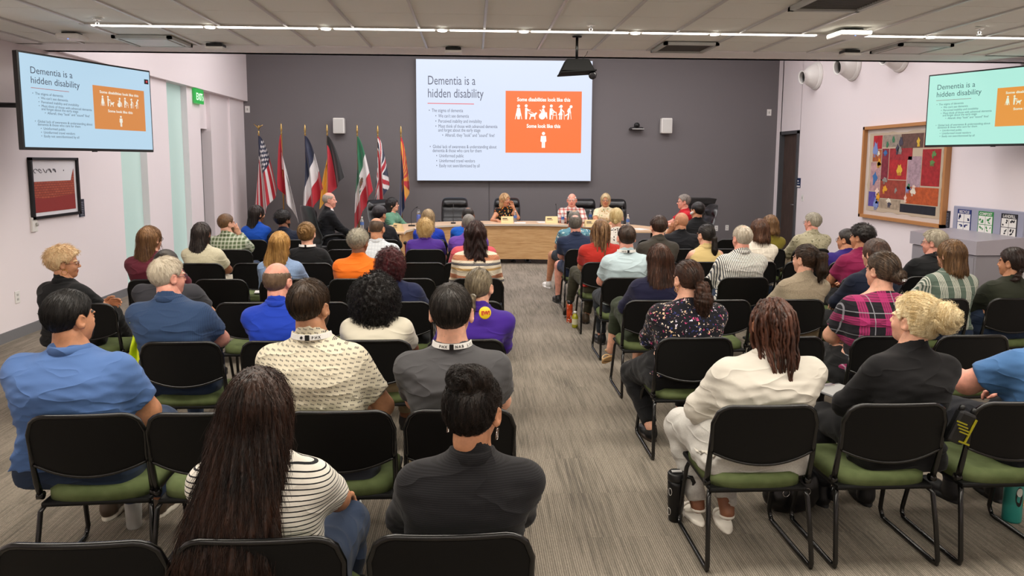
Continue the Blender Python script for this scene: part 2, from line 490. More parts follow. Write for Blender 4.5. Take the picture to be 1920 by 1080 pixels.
# hanging projector
p = at_z(1082, 68, ZC)
r = thing('ceiling_projector', 'black wedge shaped projector hanging from a ceiling pole before the big screen', 'projector', (p.x, p.y, ZC))
b = MB(); b.tube([(0, 0, 0), (0, 0, -.24)], .014); b.lathe([(.05, 0), (.045, -.012), (.016, -.014)], (0, 0, 0), 16); b.build('pole', M_blackm, r)
b = MB(); b.box((0, 0, -.29), (.33, .30, .12), taper=(.66, .7), bevel=.008); b.box((0, .0, -.356), (.35, .34, .015), bevel=.004, rot=Matrix.Rotation(math.radians(-4), 4, 'Y')); b.build('casing', mat('projector_black', '#060606', .75, spec=.15), r)
b = MB(); b.lathe([(.02, 0), (.038, .01), (.04, .03), (.02, .035)], (.14, -.1, -.385), 16, axis=(0, -1, -.2)); b.build('lens', mat('dark_lens', '#16161a', .1, spec=.8), r)
b = MB(); b.tube([(.05, .02, -.23), (.1, .02, -.17), (.11, .02, -.14)], .003, 6); b.build('cable', M_black, r)

# three round jet nozzles high on the right wall
for (y, z, s), l in zip(((14.3, 3.60, 1), (12.9, 3.62, 1), (11.45, 3.60, 1)), ('farthest of the three white round jet nozzles high on the right wall', 'middle one of the three white round jet nozzles high on the right wall', 'nearest of the three white round jet nozzles, partly hidden by the ceiling edge')):
    r = thing('air_nozzle', l, 'air nozzle', (XR, y, z), group='jet nozzles on the right wall')
    b = MB(); b.lathe([(.27, 0), (.275, .02), (.26, .03), (.255, .05), (.24, .06)], (0, 0, 0), 36, axis=(-1, 0, 0)); b.build('flange', M_white, r)
    b = MB(); b.lathe([(.235, .05), (.21, .13), (.15, .21), (.125, .24), (.12, .30), (.135, .31), (.13, .315), (.11, .30)], (0, 0, 0), 36, axis=(-1, -.05, -.12), cap=False); b.build('nozzle', M_white, r)
    b = MB(); b.lathe([(.0, .22), (.112, .22), (.112, .225), (0, .225)], (0, 0, 0), 24, axis=(-1, -.05, -.12), cap=False); b.build('throat', M_black, r)

# ---------------------------------------------------------------- screens and the slide
def emat(name, col, s=.78):
    m = mat(name, '#050505', .3)
    b_ = m.node_tree.nodes['Principled BSDF']
    b_.inputs['Emission Color'].default_value = hexc(col); b_.inputs['Emission Strength'].default_value = s
    b_.inputs['Base Color'].default_value = (.01, .01, .01, 1); return m
def slide(parent, w, h, M, bg, ink, line, orange, white, aspect_text=1.0):
    """slide on a w x h plane; local x right, y up, z out of the screen"""
    def at(px, py, z=.0): return M @ Matrix.Translation((px*w, (1-py)*h, z))
    b = MB(); b.quad((0, 0, 0), (w, 0, 0), (w, h, 0), (0, h, 0)); s = b.build('slide_image', bg, parent, M=M)
    k = h
    e = .0015
    def T(txt, px, py, size, m=ink, al='LEFT', bold=0, xs=.86):
        xs = min(xs, .98)*(.86 if aspect_text == 1.0 else 1.0)
        o = text_mesh('slide_text', txt, size*h, m, s, Matrix.Translation((px*w, (1-py)*h, 2*e)), al, xs*aspect_text, 0, bold*h)
        return o
    T('Dementia is a', .062, .205, .105, xs=.80); T('hidden disability', .062, .31, .105, xs=.80)
    b = MB(); b.quad((.062*w, (1-.356)*h, e), (.325*w, (1-.359)*h, e), (.325*w, (1-.365)*h, e), (.062*w, (1-.362)*h, e)); b.build('red_line', line, s)
    rows = [('•  The stigma of dementia', .068, .43), ('•  We can\'t see dementia', .105, .475), ('•  Perceived inability and invisibility', .105, .518),
            ('•  Most think of those with advanced dementia', .105, .56), ('   and forget about the early stage', .105, .592), ('•  Afterall, they "look" and "sound" fine!', .143, .634),
            ('•  Global lack of awareness & understanding about', .072, .73), ('   dementia & those who care for them', .072, .763), ('•  Uninformed public', .108, .806),
            ('•  Uninformed travel vendors', .108, .848), ('•  Easily not seen/dismissed by all', .108, .889)]
    for a, x, y in rows: T(a, x, y, .040, xs=.80)
    ox0, ox1, oy0, oy1 = .505, .942, .25, .765
    b = MB(); b.quad((ox0*w, (1-oy1)*h, e), (ox1*w, (1-oy1)*h, e), (ox1*w, (1-oy0)*h, e), (ox0*w, (1-oy0)*h, e)); b.build('orange_panel', orange, s)
    cx = (ox0+ox1)/2
    T('Some disabilities look like this', cx, .335, .044, white, 'CENTER', .0012, .98)
    T('Some look like this', cx, .555, .044, white, 'CENTER', .0012, .98)
    # pictograms
    H = .125*h
    def fig(name, X, Y, prims):
        b = MB(); n = 0
        for pr in prims:
            e2 = e*(2+.15*n); n += 1
            if pr[0] == 'c':
                _, x, y, r_ = pr
                b.prism([((X+(x+r_*math.cos(a*math.pi/8))*H), (Y+(y+r_*math.sin(a*math.pi/8))*H)) for a in range(16)], 0, Matrix.Translation((0, 0, e2)))
            elif pr[0] == 'l':
                _, x0, y0, x1, y1, w_ = pr
                d = Vector((x1-x0, y1-y0)); nn = Vector((-d.y, d.x)).normalized()*w_/2
                b.prism([(X+(x0+nn.x)*H, Y+(y0+nn.y)*H), (X+(x1+nn.x)*H, Y+(y1+nn.y)*H), (X+(x1-nn.x)*H, Y+(y1-nn.y)*H), (X+(x0-nn.x)*H, Y+(y0-nn.y)*H)], 0, Matrix.Translation((0, 0, e2)))
            else:
                b.prism([(X+x*H, Y+y*H) for x, y in pr[1]], 0, Matrix.Translation((0, 0, e2)))
        b.build('pictogram', white, s)
    yb = (1-.485)*h
    X = lambda f_: (ox0+(ox1-ox0)*f_)*w
    fig('a', X(.17), yb, [('c', 0, .88, .1), ('p', [(-.1, .75), (.1, .75), (.17, .35), (.12, .2), (-.12, .2), (-.17, .35)]), ('p', [(-.1, .2), (-.01, .2), (-.01, 0), (-.08, 0)]), ('p', [(.01, .2), (.1, .2), (.08, 0), (.01, 0)]), ('l', -.15, .4, -.22, 0, .04), ('l', .15, .4, .22, 0, .04)])
    fig('b', X(.27), yb, [('c', 0, .9, .1), ('p', [(-.07, .77), (.07, .77), (.08, .4), (.05, 0), (-.06, 0), (-.08, .4)]), ('l', .0, .72, .18, .6, .08), ('l', .18, .6, .3, .63, .06), ('l', .05, .6, .55, .38, .03),
                          ('p', [(.25, .38), (.55, .36), (.62, .45), (.72, .46), (.74, .38), (.66, .32), (.6, .18), (.3, .18)]), ('l', .3, .2, .24, 0, .07), ('l', .58, .2, .6, 0, .07), ('l', .26, .36, .16, .44, .05)])
    fig('c', X(.48), yb, [('c', .1, .84, .1), ('c', 0, .22, .22), ('p', [(-.02, .7), (.12, .72), (.1, .4), (.24, .38), (.3, .05), (.36, .05), (.32, .48), (0, .45)]), ('l', -.18, .62, -.08, .6, .05), ('l', -.08, .6, -.02, .35, .05)])
    fig('d', X(.60), yb, [('c', 0, .9, .1), ('p', [(-.1, .74), (.08, .76), (.08, .3), (-.02, .3), (-.02, 0), (-.12, 0), (-.12, .4)]), ('l', .02, .7, .25, .48, .07), ('l', .1, .48, .35, .48, .06), ('l', .14, .48, .08, 0, .04), ('l', .33, .48, .38, 0, .04), ('l', .12, .28, .35, .28, .03)])
    fig('e', X(.73), yb, [('c', 0, .88, .1), ('l', -.06, .9, -.16, .8, .06), ('p', [(-.06, .76), (.05, .76), (.06, .5), (.1, .3), (-.22, .3), (-.08, .5)]), ('l', -.08, .3, -.1, 0, .07), ('l', .03, .3, .02, 0, .07), ('l', .02, .68, .2, .5, .06), ('l', .2, .5, .22, 0, .03)])
    fig('f', X(.86), yb, [('c', 0, .86, .1), ('p', [(-.08, .8), (-.02, .7), (-.1, .42), (-.18, .4), (-.26, .55), (-.2, .72)]), ('l', -.14, .45, -.2, 0, .09), ('l', -.14, .42, -.4, .24, .08), ('l', -.08, .7, -.02, .42, .06), ('l', -.03, .45, .02, .02, .03)])
    fig('g', cx*w, (1-.725)*h, [('c', 0, .98, .11), ('p', [(-.17, .82), (.17, .82), (.2, .45), (.12, .4), (.11, .7), (.11, .02), (.01, .02), (.01, .4), (-.01, .4), (-.01, .02), (-.11, .02), (-.11, .7), (-.12, .4), (-.2, .45)])])
    return s
# centre LED wall
pl, pr = at_y(778, 111, YB-.12), at_y(1112, 113, YB-.12)
bl = at_y(785, 338, YB-.1)
sw, sh = pr.x-pl.x-.04, pl.z-bl.z
sx0, sz0 = (pl.x+at_y(785, 338, YB-.1).x)/2, bl.z
r = thing('projection_screen', 'large bright presentation screen on the grey back wall', 'screen', (sx0, YB-.12, sz0))
b = MB(); b.box((sw/2, .055, sh/2), (sw+.02, .1, sh+.02), bevel=.004); b.build('screen_body', mat('screen_edge', '#b8bcc4', .4), r)
Ms = Matrix(((1, 0, 0, 0), (0, 0, -1, -.004), (0, 1, 0, 0), (0, 0, 0, 1)))
slide(r, sw, sh, Ms, emat('slide_white', '#dfeaff', .78), emat('slide_ink', '#5b6074', .8), emat('slide_red', '#ee5a5a', .78), emat('slide_orange', '#ff7b3a', .78), emat('slide_lightink', '#fff4ec', 1))
# TVs on swivel arms
def tv(name, label, A, B, ztop, zbot, names, cols, wallx):
    A = Vector(A); B = Vector(B); d = (B-A); wdt = d.length; d.normalize()
    n = Vector((d.y, -d.x)) # facing toward the viewer side
    h = ztop-zbot
    M = Matrix(((d.x, 0, n.x, A.x), (d.y, 0, n.y, A.y), (0, 1, 0, zbot), (0, 0, 0, 1)))
    r = thing(name, label, 'television', M=M)
    b = MB(); b.box((wdt/2, h/2, -.03), (wdt, h, .055), bevel=.006); b.build('casing', M_black, r)
    be = .018
    b = MB()
    b.build if False else None
    s = slide(r, wdt-2*be, h-2*be-.008, Matrix.Translation((be, be+.008, .001)), *[emat(nm, c_) for nm, c_ in zip(names, cols)], aspect_text=1.16)
    # wall arm
    mid = A+(B-A)*.5 - n*.06
    L = M.inverted()
    w0 = L @ Vector((wallx, mid.y-.2, zbot+h*.5)); m0 = Vector((wdt/2, h*.5, -.06))
    b = MB(); b.tube([w0, (w0+m0)/2+Vector((0, 0, -.02)), m0], .025); b.box(m0, (.4, .4, .03)); b.box(w0, (.12, .3, .12)); b.build('wall_arm', M_blackm, r)
    b = MB(); b.box((wdt*.5, -.004, -.01), (.05, .008, .02)); b.build('status_light', M_black, r)
    return r
A = at_y(31, 95, 6.85); B = at_y(289, 286, 8.33)
left_tv = tv('wall_television', 'wide screen television on the left wall showing the slide', (A.x, A.y), (B.x, B.y), 2.865, 1.985,
   ('tvl_bg', 'tvl_ink', 'tvl_red', 'tvl_or', 'tvl_w'), ('#b9d9ee', '#3d4658', '#b05a50', '#d98a45', '#f2efe0'), XL)
b = MB(); b.box((0, 0, 0), (.055, .05, .006), bevel=.002); o = b.build('recording_icon', M_black, left_tv); o.location = (1.50, .755, .006)
b = MB(); b.lathe([(.012, 0), (.012, .002)], (0, 0, .003), 12); b.build('record_dot', emat('record_red', '#d03a40'), o)
A = at_y(1737, 207, 9.3); 
tv('wall_television', 'television at the right edge showing the slide on a mint tint', (A.x, A.y), (6.60, 7.78), 3.03, 2.11,
   ('tvr_bg', 'tvr_ink', 'tvr_red', 'tvr_or', 'tvr_w'), ('#b4f0e0', '#3d6064', '#8a6a60', '#e89a40', '#e8f6dc'), XR)

# ---------------------------------------------------------------- exit sign
p = at_x(373, 181, XL+.05)
r = thing('exit_sign', 'green lit exit sign below the left soffit', 'exit sign', M=Matrix(((0, 0, 1, XL+.03), (1, 0, 0, p.y-.19), (0, 1, 0, p.z-.125), (0, 0, 0, 1))))
b = MB(); b.box((.19, .125, .015), (.38, .25, .04), bevel=.004); b.build('housing', emat('exit_green', '#2fae4c', .8), r)
text_mesh('lettering', 'EXIT›', .17, emat('exit_text', '#d8ffd8', 1.2), r, Matrix.Translation((.02, .06, .037)), 'LEFT', .86, 0, .004)

# ---------------------------------------------------------------- pictures, plaques, plates
def wall_M(x, y, z, side):  # side 'L' faces +x, 'R' faces -x ; local x = to the right as seen, y up, z out
    if side == 'L': return Matrix(((0, 0, 1, x), (1, 0, 0, y), (0, 1, 0, z), (0, 0, 0, 1)))
    if side == 'R': return Matrix(((0, 0, -1, x), (-1, 0, 0, y), (0, 1, 0, z), (0, 0, 0, 1)))
    return Matrix(((1, 0, 0, x), (0, 0, -1, y), (0, 1, 0, z), (0, 0, 0, 1)))
p0 = at_x(54, 350, XL); p1 = at_x(144, 350, XL)
zt = at_x(54, 295, XL).z; zb = at_x(60, 412, XL).z
w_, h_ = p1.y-p0.y, zt-zb
r = thing('framed_print', 'black framed print of a red brick wall on the left wall', 'picture', M=wall_M(XL, p0.y, zb, 'L'))
b = MB()
for (cx, cy, a, c) in ((w_/2, .015, w_, .03), (w_/2, h_-.015, w_, .03), (.015, h_/2, .03, h_), (w_-.015, h_/2, .03, h_)): b.box((cx, cy, .02), (a, c, .04))
b.build('frame', M_black, r)
b = MB(); b.box((w_/2, h_/2, .008), (w_-.04, h_-.04, .008)); b.build('paper_mat', mat('print_paper', '#e8e6ea', .5), r)
mb = mat('brick_print', '#b05038', .5); t = NT(mb); br = t.n('ShaderNodeTexBrick'); br.inputs['Scale'].default_value = 9
br.inputs['Color1'].default_value = hexc('#b5583e'); br.inputs['Color2'].default_value = hexc('#a34631'); br.inputs['Mortar'].default_value = hexc('#7d2f26'); br.inputs['Mortar Size'].default_value = .03
t.l(t.coords((1, 1, 1)), br.inputs['Vector']); t.color(br.outputs['Color'])
b = MB(); b.prism([(.07, .12), (w_-.08, .12), (w_-.08, h_-.13), (w_-.12, h_-.2), (w_-.15, h_-.27), (.07, h_-.27)], .002, Matrix.Translation((0, 0, .013))); b.build('brick_image', mb, r)
b = MB(); b.prism([(.07, .07), (w_-.08, .07), (w_-.08, .25), (.3, .22), (.07, .24)], .003, Matrix.Translation((0, 0, .013))); b.build('ground_image', mat('print_red', '#93302c', .5), r)
b = MB()
for k in range(5): b.tube([(.12+.09*k+.035*math.cos(a*.6+k), h_-.15+.022*math.sin(a*.6*(1+k*.2)), .0145) for a in range(9)], .003, 5)
b.lathe([(.008, 0), (.008, .002)], (.68, h_-.15, .0135), 10); b.build('handwriting', mat('print_ink', '#55505a', .6), r)
def plaque(u, v, x, side, label, w=.1, h=.26, name='wall_plaque'):
    p = at_x(u, v, x); r = thing(name, label, 'plaque', M=wall_M(x, p.y, p.z, side))
    b = MB(); b.box((0, 0, .006), (w, h, .012), bevel=.002); b.build('board', mat('plaque_navy', '#262a38', .5), r)
    b = MB()
    rr = random.Random(5)
    for i in range(9): b.box((-.005*(i % 2), h/2-.04-i*.022, .0125), (w*rr.uniform(.5, .75), .005, .001))
    b.build('text_lines', mat('plaque_text', '#a8abb8', .5), r)
plaque(152, 390, XL, 'L', 'small dark text plaque beside the brick print', .12, .22)
plaque(1776, 411, XR, 'R', 'small dark text plaque between the quilt picture and the bins', .13, .24)
p = at_x(1498, 343, XR); r = thing('door_sign', 'small navy sign beside the right door', 'sign', M=wall_M(XR, p.y, p.z, 'R'))
b = MB(); b.box((0, 0, .005), (.16, .2, .01)); b.build('board', mat('sign_navy', '#152850', .5), r)
b = MB(); b.box((-.02, .04, .011), (.05, .03, .002)); b.box((.0, -.01, .011), (.1, .012, .002)); b.box((0, -.07, .011), (.14, .03, .002)); b.build('text_lines', M_white, r)
def plate(M, label, kind='outlet', w=.075, h=.12):
    r = thing('wall_outlet' if kind == 'outlet' else 'wall_switch', label, 'outlet' if kind == 'outlet' else 'switch', M=M)
    b = MB(); b.box((0, 0, .004), (w, h, .008), bevel=.003); b.build('cover', M_white, r)
    b = MB()
    if kind == 'outlet':
        for s_ in (-1, 1): b.box((0, s_*.024, .009), (.03, .024, .002), bevel=.0008)
    else: b.box((0, 0, .011), (.03, .05, .006), bevel=.002)
    b.build('socket' if kind == 'outlet' else 'rocker', mat('plate_grey', '#b8b6b2', .4), r)
def bw(u, v): p = at_y(u, v, YB); return wall_M(p.x, YB, p.z, 'B')
plate(bw(464, 205), 'small white switch high at the left edge of the grey wall', 'switch', .1, .14)
plate(bw(1442, 211), 'small white switch high at the right edge of the grey wall', 'switch', .1, .14)
plate(bw(1343, 428), 'white outlet low on the grey wall, left one of two'); plate(bw(1363, 427), 'white outlet low on the grey wall, right one of two')
p = at_x(32, 557, XL); plate(wall_M(XL, p.y, p.z, 'L'), 'white outlet low on the left wall near the frame edge', w=.08, h=.13)
p = at_x(1505, 371, XR); plate(wall_M(XR, p.y, p.z, 'R'), 'white switch beside the right door', 'switch', .09, .13)
p = at_x(62, 421, XL); r = thing('wall_control', 'white volume knob plate under the brick print', 'switch', M=wall_M(XL, p.y, p.z, 'L'))
b = MB(); b.box((0, 0, .012), (.1, .16, .025), bevel=.006); b.build('cover', M_white, r)
b = MB(); b.lathe([(.02, 0), (.02, .015), (.012, .018)], (.02, 0, .025), 16); b.build('knob', mat('plate_grey', '#b8b6b2', .4), r)
# wall speakers, conference camera
for u, l in ((636, 'white wall loudspeaker left of the big screen, above the flags'), (1249, 'white wall loudspeaker right of the big screen')):
    p = at_y(u, 236, YB-.1); r = thing('wall_loudspeaker', l, 'loudspeaker', (p.x, YB-.1, p.z))
    b = MB(); b.box((0, 0, 0), (.24, .17, .33), bevel=.02, seg=3); b.box((0, .08, 0), (.06, .05, .08)); b.build('casing', M_white, r)
    b = MB(); b.box((0, -.087, 0), (.2, .006, .28), bevel=.002); b.build('grille', mat('speaker_grille', '#c9c8c4', .6), r)
p = at_y(1194, 238, YB-.12); r = thing('conference_camera', 'black conference camera on the grey wall right of the big screen', 'camera', (p.x, YB-.12, p.z))
b = MB(); b.box((0, .03, -.035), (.33, .16, .06), bevel=.02, taper=(.8, .9)); b.build('mount', M_black, r)
b = MB(); b.lathe([(.02, -.05), (.055, -.045), (.06, 0), (.055, .045), (.02, .05)], (0, 0, .035), 20, axis=(0, 1, 0)); b.build('camera_head', M_black, r)
b = MB(); b.lathe([(.03, 0), (.032, .006)], (0, -.05, .035), 16, axis=(0, -1, 0)); b.build('lens', mat('dark_lens', '#16161a', .1, spec=.8), r)
b = MB(); b.box((.02, -.05, -.045), (.26, .006, .012)); b.build('light_strip', M_white, r)

# ---------------------------------------------------------------- large framed patchwork picture on the right wall
p0 = at_x(1622, 320, XR); yl = p0.y; yr = at_x(1775, 330, XR-.05).y
zt = at_x(1629, 238, XR).z; zb = at_x(1618, 406, XR).z
w_, h_ = yl-yr, zt-zb
r = thing('framed_quilt', 'large wood framed picture with a red patchwork of naive figures', 'picture', M=wall_M(XR, yl, zb, 'R'))
b = MB(); fw = .05
for (cx, cy, a, c) in ((w_/2, fw/2, w_, fw), (w_/2, h_-fw/2, w_, fw), (fw/2, h_/2, fw, h_), (w_-fw/2, h_/2, fw, h_)): b.box((cx, cy, .04), (a, c, .08))
mo = mat('frame_oak', '#b98250', .45); b.build('frame', mo, r)
b = MB(); b.box((w_/2, h_/2, .01), (w_-.06, h_-.06, .01)); b.build('paper_mat', mat('quilt_mat', '#cfc3ba', .6), r)
qx0, qy0, qw, qh = .14, .12, w_-.28, h_-.24
mq = mat('quilt_cloth_border', '#bfae98', .8); b = MB()
rr = random.Random(3); N = 60; pts = []
for i in range(N):
    a = i/N*4; k = int(a); f_ = a-k; j = rr.uniform(-.012, .012)
    pts.append(((f_, -j), (1-j, f_), (1-f_, 1+j), (j, 1-f_))[k])
b.prism([(qx0+x*qw, qy0+y*qh) for x, y in pts], .004, Matrix.Translation((0, 0, .016))); b.build('quilt_cloth', mq, r)
def qmat(name, c):
    m = mat('quilt_'+name, c, .85); t = NT(m); t.color(t.mix(t.ramp(t.noise(t.coords(), 14, 4, .7), [(.35, (0, 0, 0)), (.65, (1, 1, 1))]), hexc(c), tuple(x*.62 for x in hexc(c)[:3])+(1,))); return m
patches = [('red', '#c02430', .06, .80, .19, .97), ('grey', '#a39689', .20, .82, .45, .97), ('brown', '#6d4f47', .46, .80, .75, .97), ('red2', '#a82a2a', .76, .80, .95, .97),
 ('orange', '#b8653c', .06, .64, .19, .79), ('pink', '#c79da0', .04, .26, .19, .63), ('violet', '#5d50a8', .03, .06, .19, .25), ('plum', '#8c3040', .20, .40, .30, .80), ('crimson', '#a83238', .31, .66, .62, .80),
 ('redd', '#bb2b30', .31, .42, .56, .66), ('lilac', '#b79aa6', .57, .34, .74, .70), ('bred', '#b12a30', .75, .36, .97, .78), ('brick', '#a24436', .20, .18, .56, .41), ('ora', '#c45a2c', .57, .14, .97, .34), ('tan', '#b3a08a', .20, .05, .50, .17), ('navy', '#20222e', .50, .03, .95, .13)]
for nm, c_, x0, y0, x1, y1 in patches:
    b = MB(); b.box((qx0+(x0+x1)/2*qw, qy0+(y0+y1)/2*qh, .021), ((x1-x0)*qw, (y1-y0)*qh, .004)); b.build('patch', qmat(nm, c_), r)
figs = ['#d8b13c', '#3c6ea8', '#e0d8c8', '#5d8a4e', '#7a8ec4', '#8d8a84', '#e0a02c', '#e8c9b8', '#444050', '#3f7a58']
rr = random.Random(11)
for i in range(30):
    cx, cy = qx0+rr.uniform(.1, .9)*qw, qy0+rr.uniform(.08, .92)*qh; s_ = rr.uniform(.03, .07)
    b = MB(); n = 14; ph = rr.uniform(0, 6); el = rr.uniform(.5, 1.6)
    b.prism([(cx+math.cos(a/n*6.283)*s_*(1+.35*math.sin(3*a/n*6.283+ph)), cy+math.sin(a/n*6.283)*s_*el*(1+.35*math.cos(4*a/n*6.283+ph))) for a in range(n)], .003, Matrix.Translation((0, 0, .0235)))
    for k in range(rr.randint(2, 4)):
        b.box((cx-s_*.6+k*s_*.45, cy-s_*el, .0245), (.012, s_*1.0, .003))
    c_ = figs[i % len(figs)]; b.build('figure', mat('quilt_fig'+c_[1:], c_, .8), r)

# ---------------------------------------------------------------- recycling station
M_bin = mat('bin_grey', '#8f8c92', .5); M_bin2 = mat('bin_top', '#a5a0a8', .4)
bx0, bx1, by0, by1 = 6.10, 6.72, 8.50, 9.86
r = thing('recycling_station', 'grey three slot recycling and waste station with a sign panel', 'recycling bin', ((bx0+bx1)/2, (by0+by1)/2, 0))
dx, dy = (bx1-bx0), (by1-by0)
b = MB(); b.box((0, 0, .39), (dx-.05, dy-.05, .78), bevel=.006); b.box((0, 0, .03), (dx-.1, dy-.1, .06)); b.build('cabinet', M_bin, r)
b = MB()
Mx = Matrix(((1, 0, 0, -dx/2), (0, 0, -1, dy/2), (0, 1, 0, .79), (0, 0, 0, 1)))
b.prism([(0, 0), (dx, 0), (dx, .22), (0, .17)], dy, Mx); b.build('top', M_bin2, r)
for k in range(3):
    y = dy/2-.24-k*.43; b = MB()
    b.box((-.02, y, .966+.0), (.40, .17, .012), rot=Matrix.Rotation(-.079, 4, 'Y')); b.build('slot', mat('slot_black', '#1a1a1c', .6), r)
for k in range(3):
    b = MB(); b.box((-dx/2+.022, dy/2-.24-k*.43, .4), (.01, .40, .7), bevel=.003); b.build('door', M_bin, r)
b = MB(); b.box((dx/2-.02, 0, 1.14), (.03, dy-.04, .36), bevel=.012); b.build('sign_panel', mat('sign_panel_grey', '#9a9cb0', .45), r)
for k, (nm, c_) in enumerate((('RECYCLE', '#1d2f70'), ('COMPOST', '#2e8a45'), ('LANDFILL', '#1c1d26'))):
    y = dy/2-.26-k*.42
    Ml = wall_M(dx/2-.036, y+.14, .98, 'R')
    b = MB(); b.box((.14, .15, .002), (.28, .30, .004)); b.build('label_board', mat('label'+c_[1:], c_, .5), r, M=Ml)
    b = MB()
    for i in (0, 1):
        for j in (0, 1): b.box((.075+i*.13, .07+j*.115, .005), (.122, .107, .002))
    b.build('label_panel', M_white, r, M=Ml)
    text_mesh('lettering', nm, .052, M_white, r, Ml @ Matrix.Translation((.14, .25, .0055)), 'CENTER', .95, 0, .001)
    b = MB(); rr = random.Random(k)
    for i in (0, 1):
        for j in (0, 1):
            for q in range(3): b.box((.075+i*.13+rr.uniform(-.035, .035), .07+j*.115+rr.uniform(-.03, .03), .007), (rr.uniform(.01, .03), rr.uniform(.015, .045), .002), rot=rr.uniform(0, 3))
    b.build('icon', mat('label'+c_[1:], c_, .5), r, M=Ml)
# ---------------------------------------------------------------- stacking chairs on sled frames
M_fab = mat('green_upholstery', '#6e7f45', .9, spec=.2); t = NT(M_fab)
v = t.coords((1, 1, 1)); n1 = t.noise(v, 420, 2); n2 = t.noise(v, 9, 2)
t.color(t.mix(t.ramp(n2, [(.35, (0, 0, 0)), (.7, (1, 1, 1))]), hexc('#515c38'), hexc('#65704a'))); t.bump(n1, .5, .002)
M_shell = mat('chair_shell_plastic', '#070707', .55, spec=.25); t = NT(M_shell); t.bump(t.noise(t.coords(), 420, 2), .14, .001)
M_tubeb = mat('chair_tube_black', '#0a0a0b', .22, spec=.6)
def shell_surface(nx, nz, fn, th, backwards=True):
    """grid of points fn(u,v) (u,v in 0..1), thickened by th along +/-y"""
    V = []; F = []
    for s_ in (0, 1):
        for j in range(nz+1):
            for i in range(nx+1):
                p = fn(i/nx, j/nz); V.append((p[0], p[1]+(th if s_ else 0), p[2]))
    n = (nx+1)*(nz+1)
    idx = lambda i, j, s_: s_*n+j*(nx+1)+i
    for j in range(nz):
        for i in range(nx):
            F.append((idx(i, j, 0), idx(i+1, j, 0), idx(i+1, j+1, 0), idx(i, j+1, 0)))
            F.append((idx(i, j, 1), idx(i, j+1, 1), idx(i+1, j+1, 1), idx(i+1, j, 1)))
    for i in range(nx):
        F.append((idx(i, 0, 0), idx(i, 0, 1), idx(i+1, 0, 1), idx(i+1, 0, 0)))
        F.append((idx(i, nz, 0), idx(i+1, nz, 0), idx(i+1, nz, 1), idx(i, nz, 1)))
    for j in range(nz):
        F.append((idx(0, j, 0), idx(0, j+1, 0), idx(0, j+1, 1), idx(0, j, 1)))
        F.append((idx(nx, j, 0), idx(nx, j, 1), idx(nx, j+1, 1), idx(nx, j+1, 0)))
    return np.array(V), np.array(F)
def back_pt(u, v, shrink=0.0, yoff=0.0):
    # rounded panel: half width .235, top .80 with round corners, bottom a smile curve around .47
    hw = .243-shrink; x = (u*2-1)
    # bottom and top profiles as function of |x|
    ax = abs(x)
    R = .20
    ztop = .805-shrink; zbot = .575+shrink
    edge = max(0, (ax-(1-R/ .237*.42))/(R/.237*.42))
    top = ztop-.085*(1-math.sqrt(max(0, 1-edge*edge)))-.004*ax*ax
    bot = zbot-.056*(1-ax*ax)
    z = bot+(top-bot)*v
    X = x*hw*(1-.02*(1-v))
    y = -.240-(z-.5)*.13-.030*(1-ax**2)   # plan curve: centre further back
    return (X, y+yoff, z)
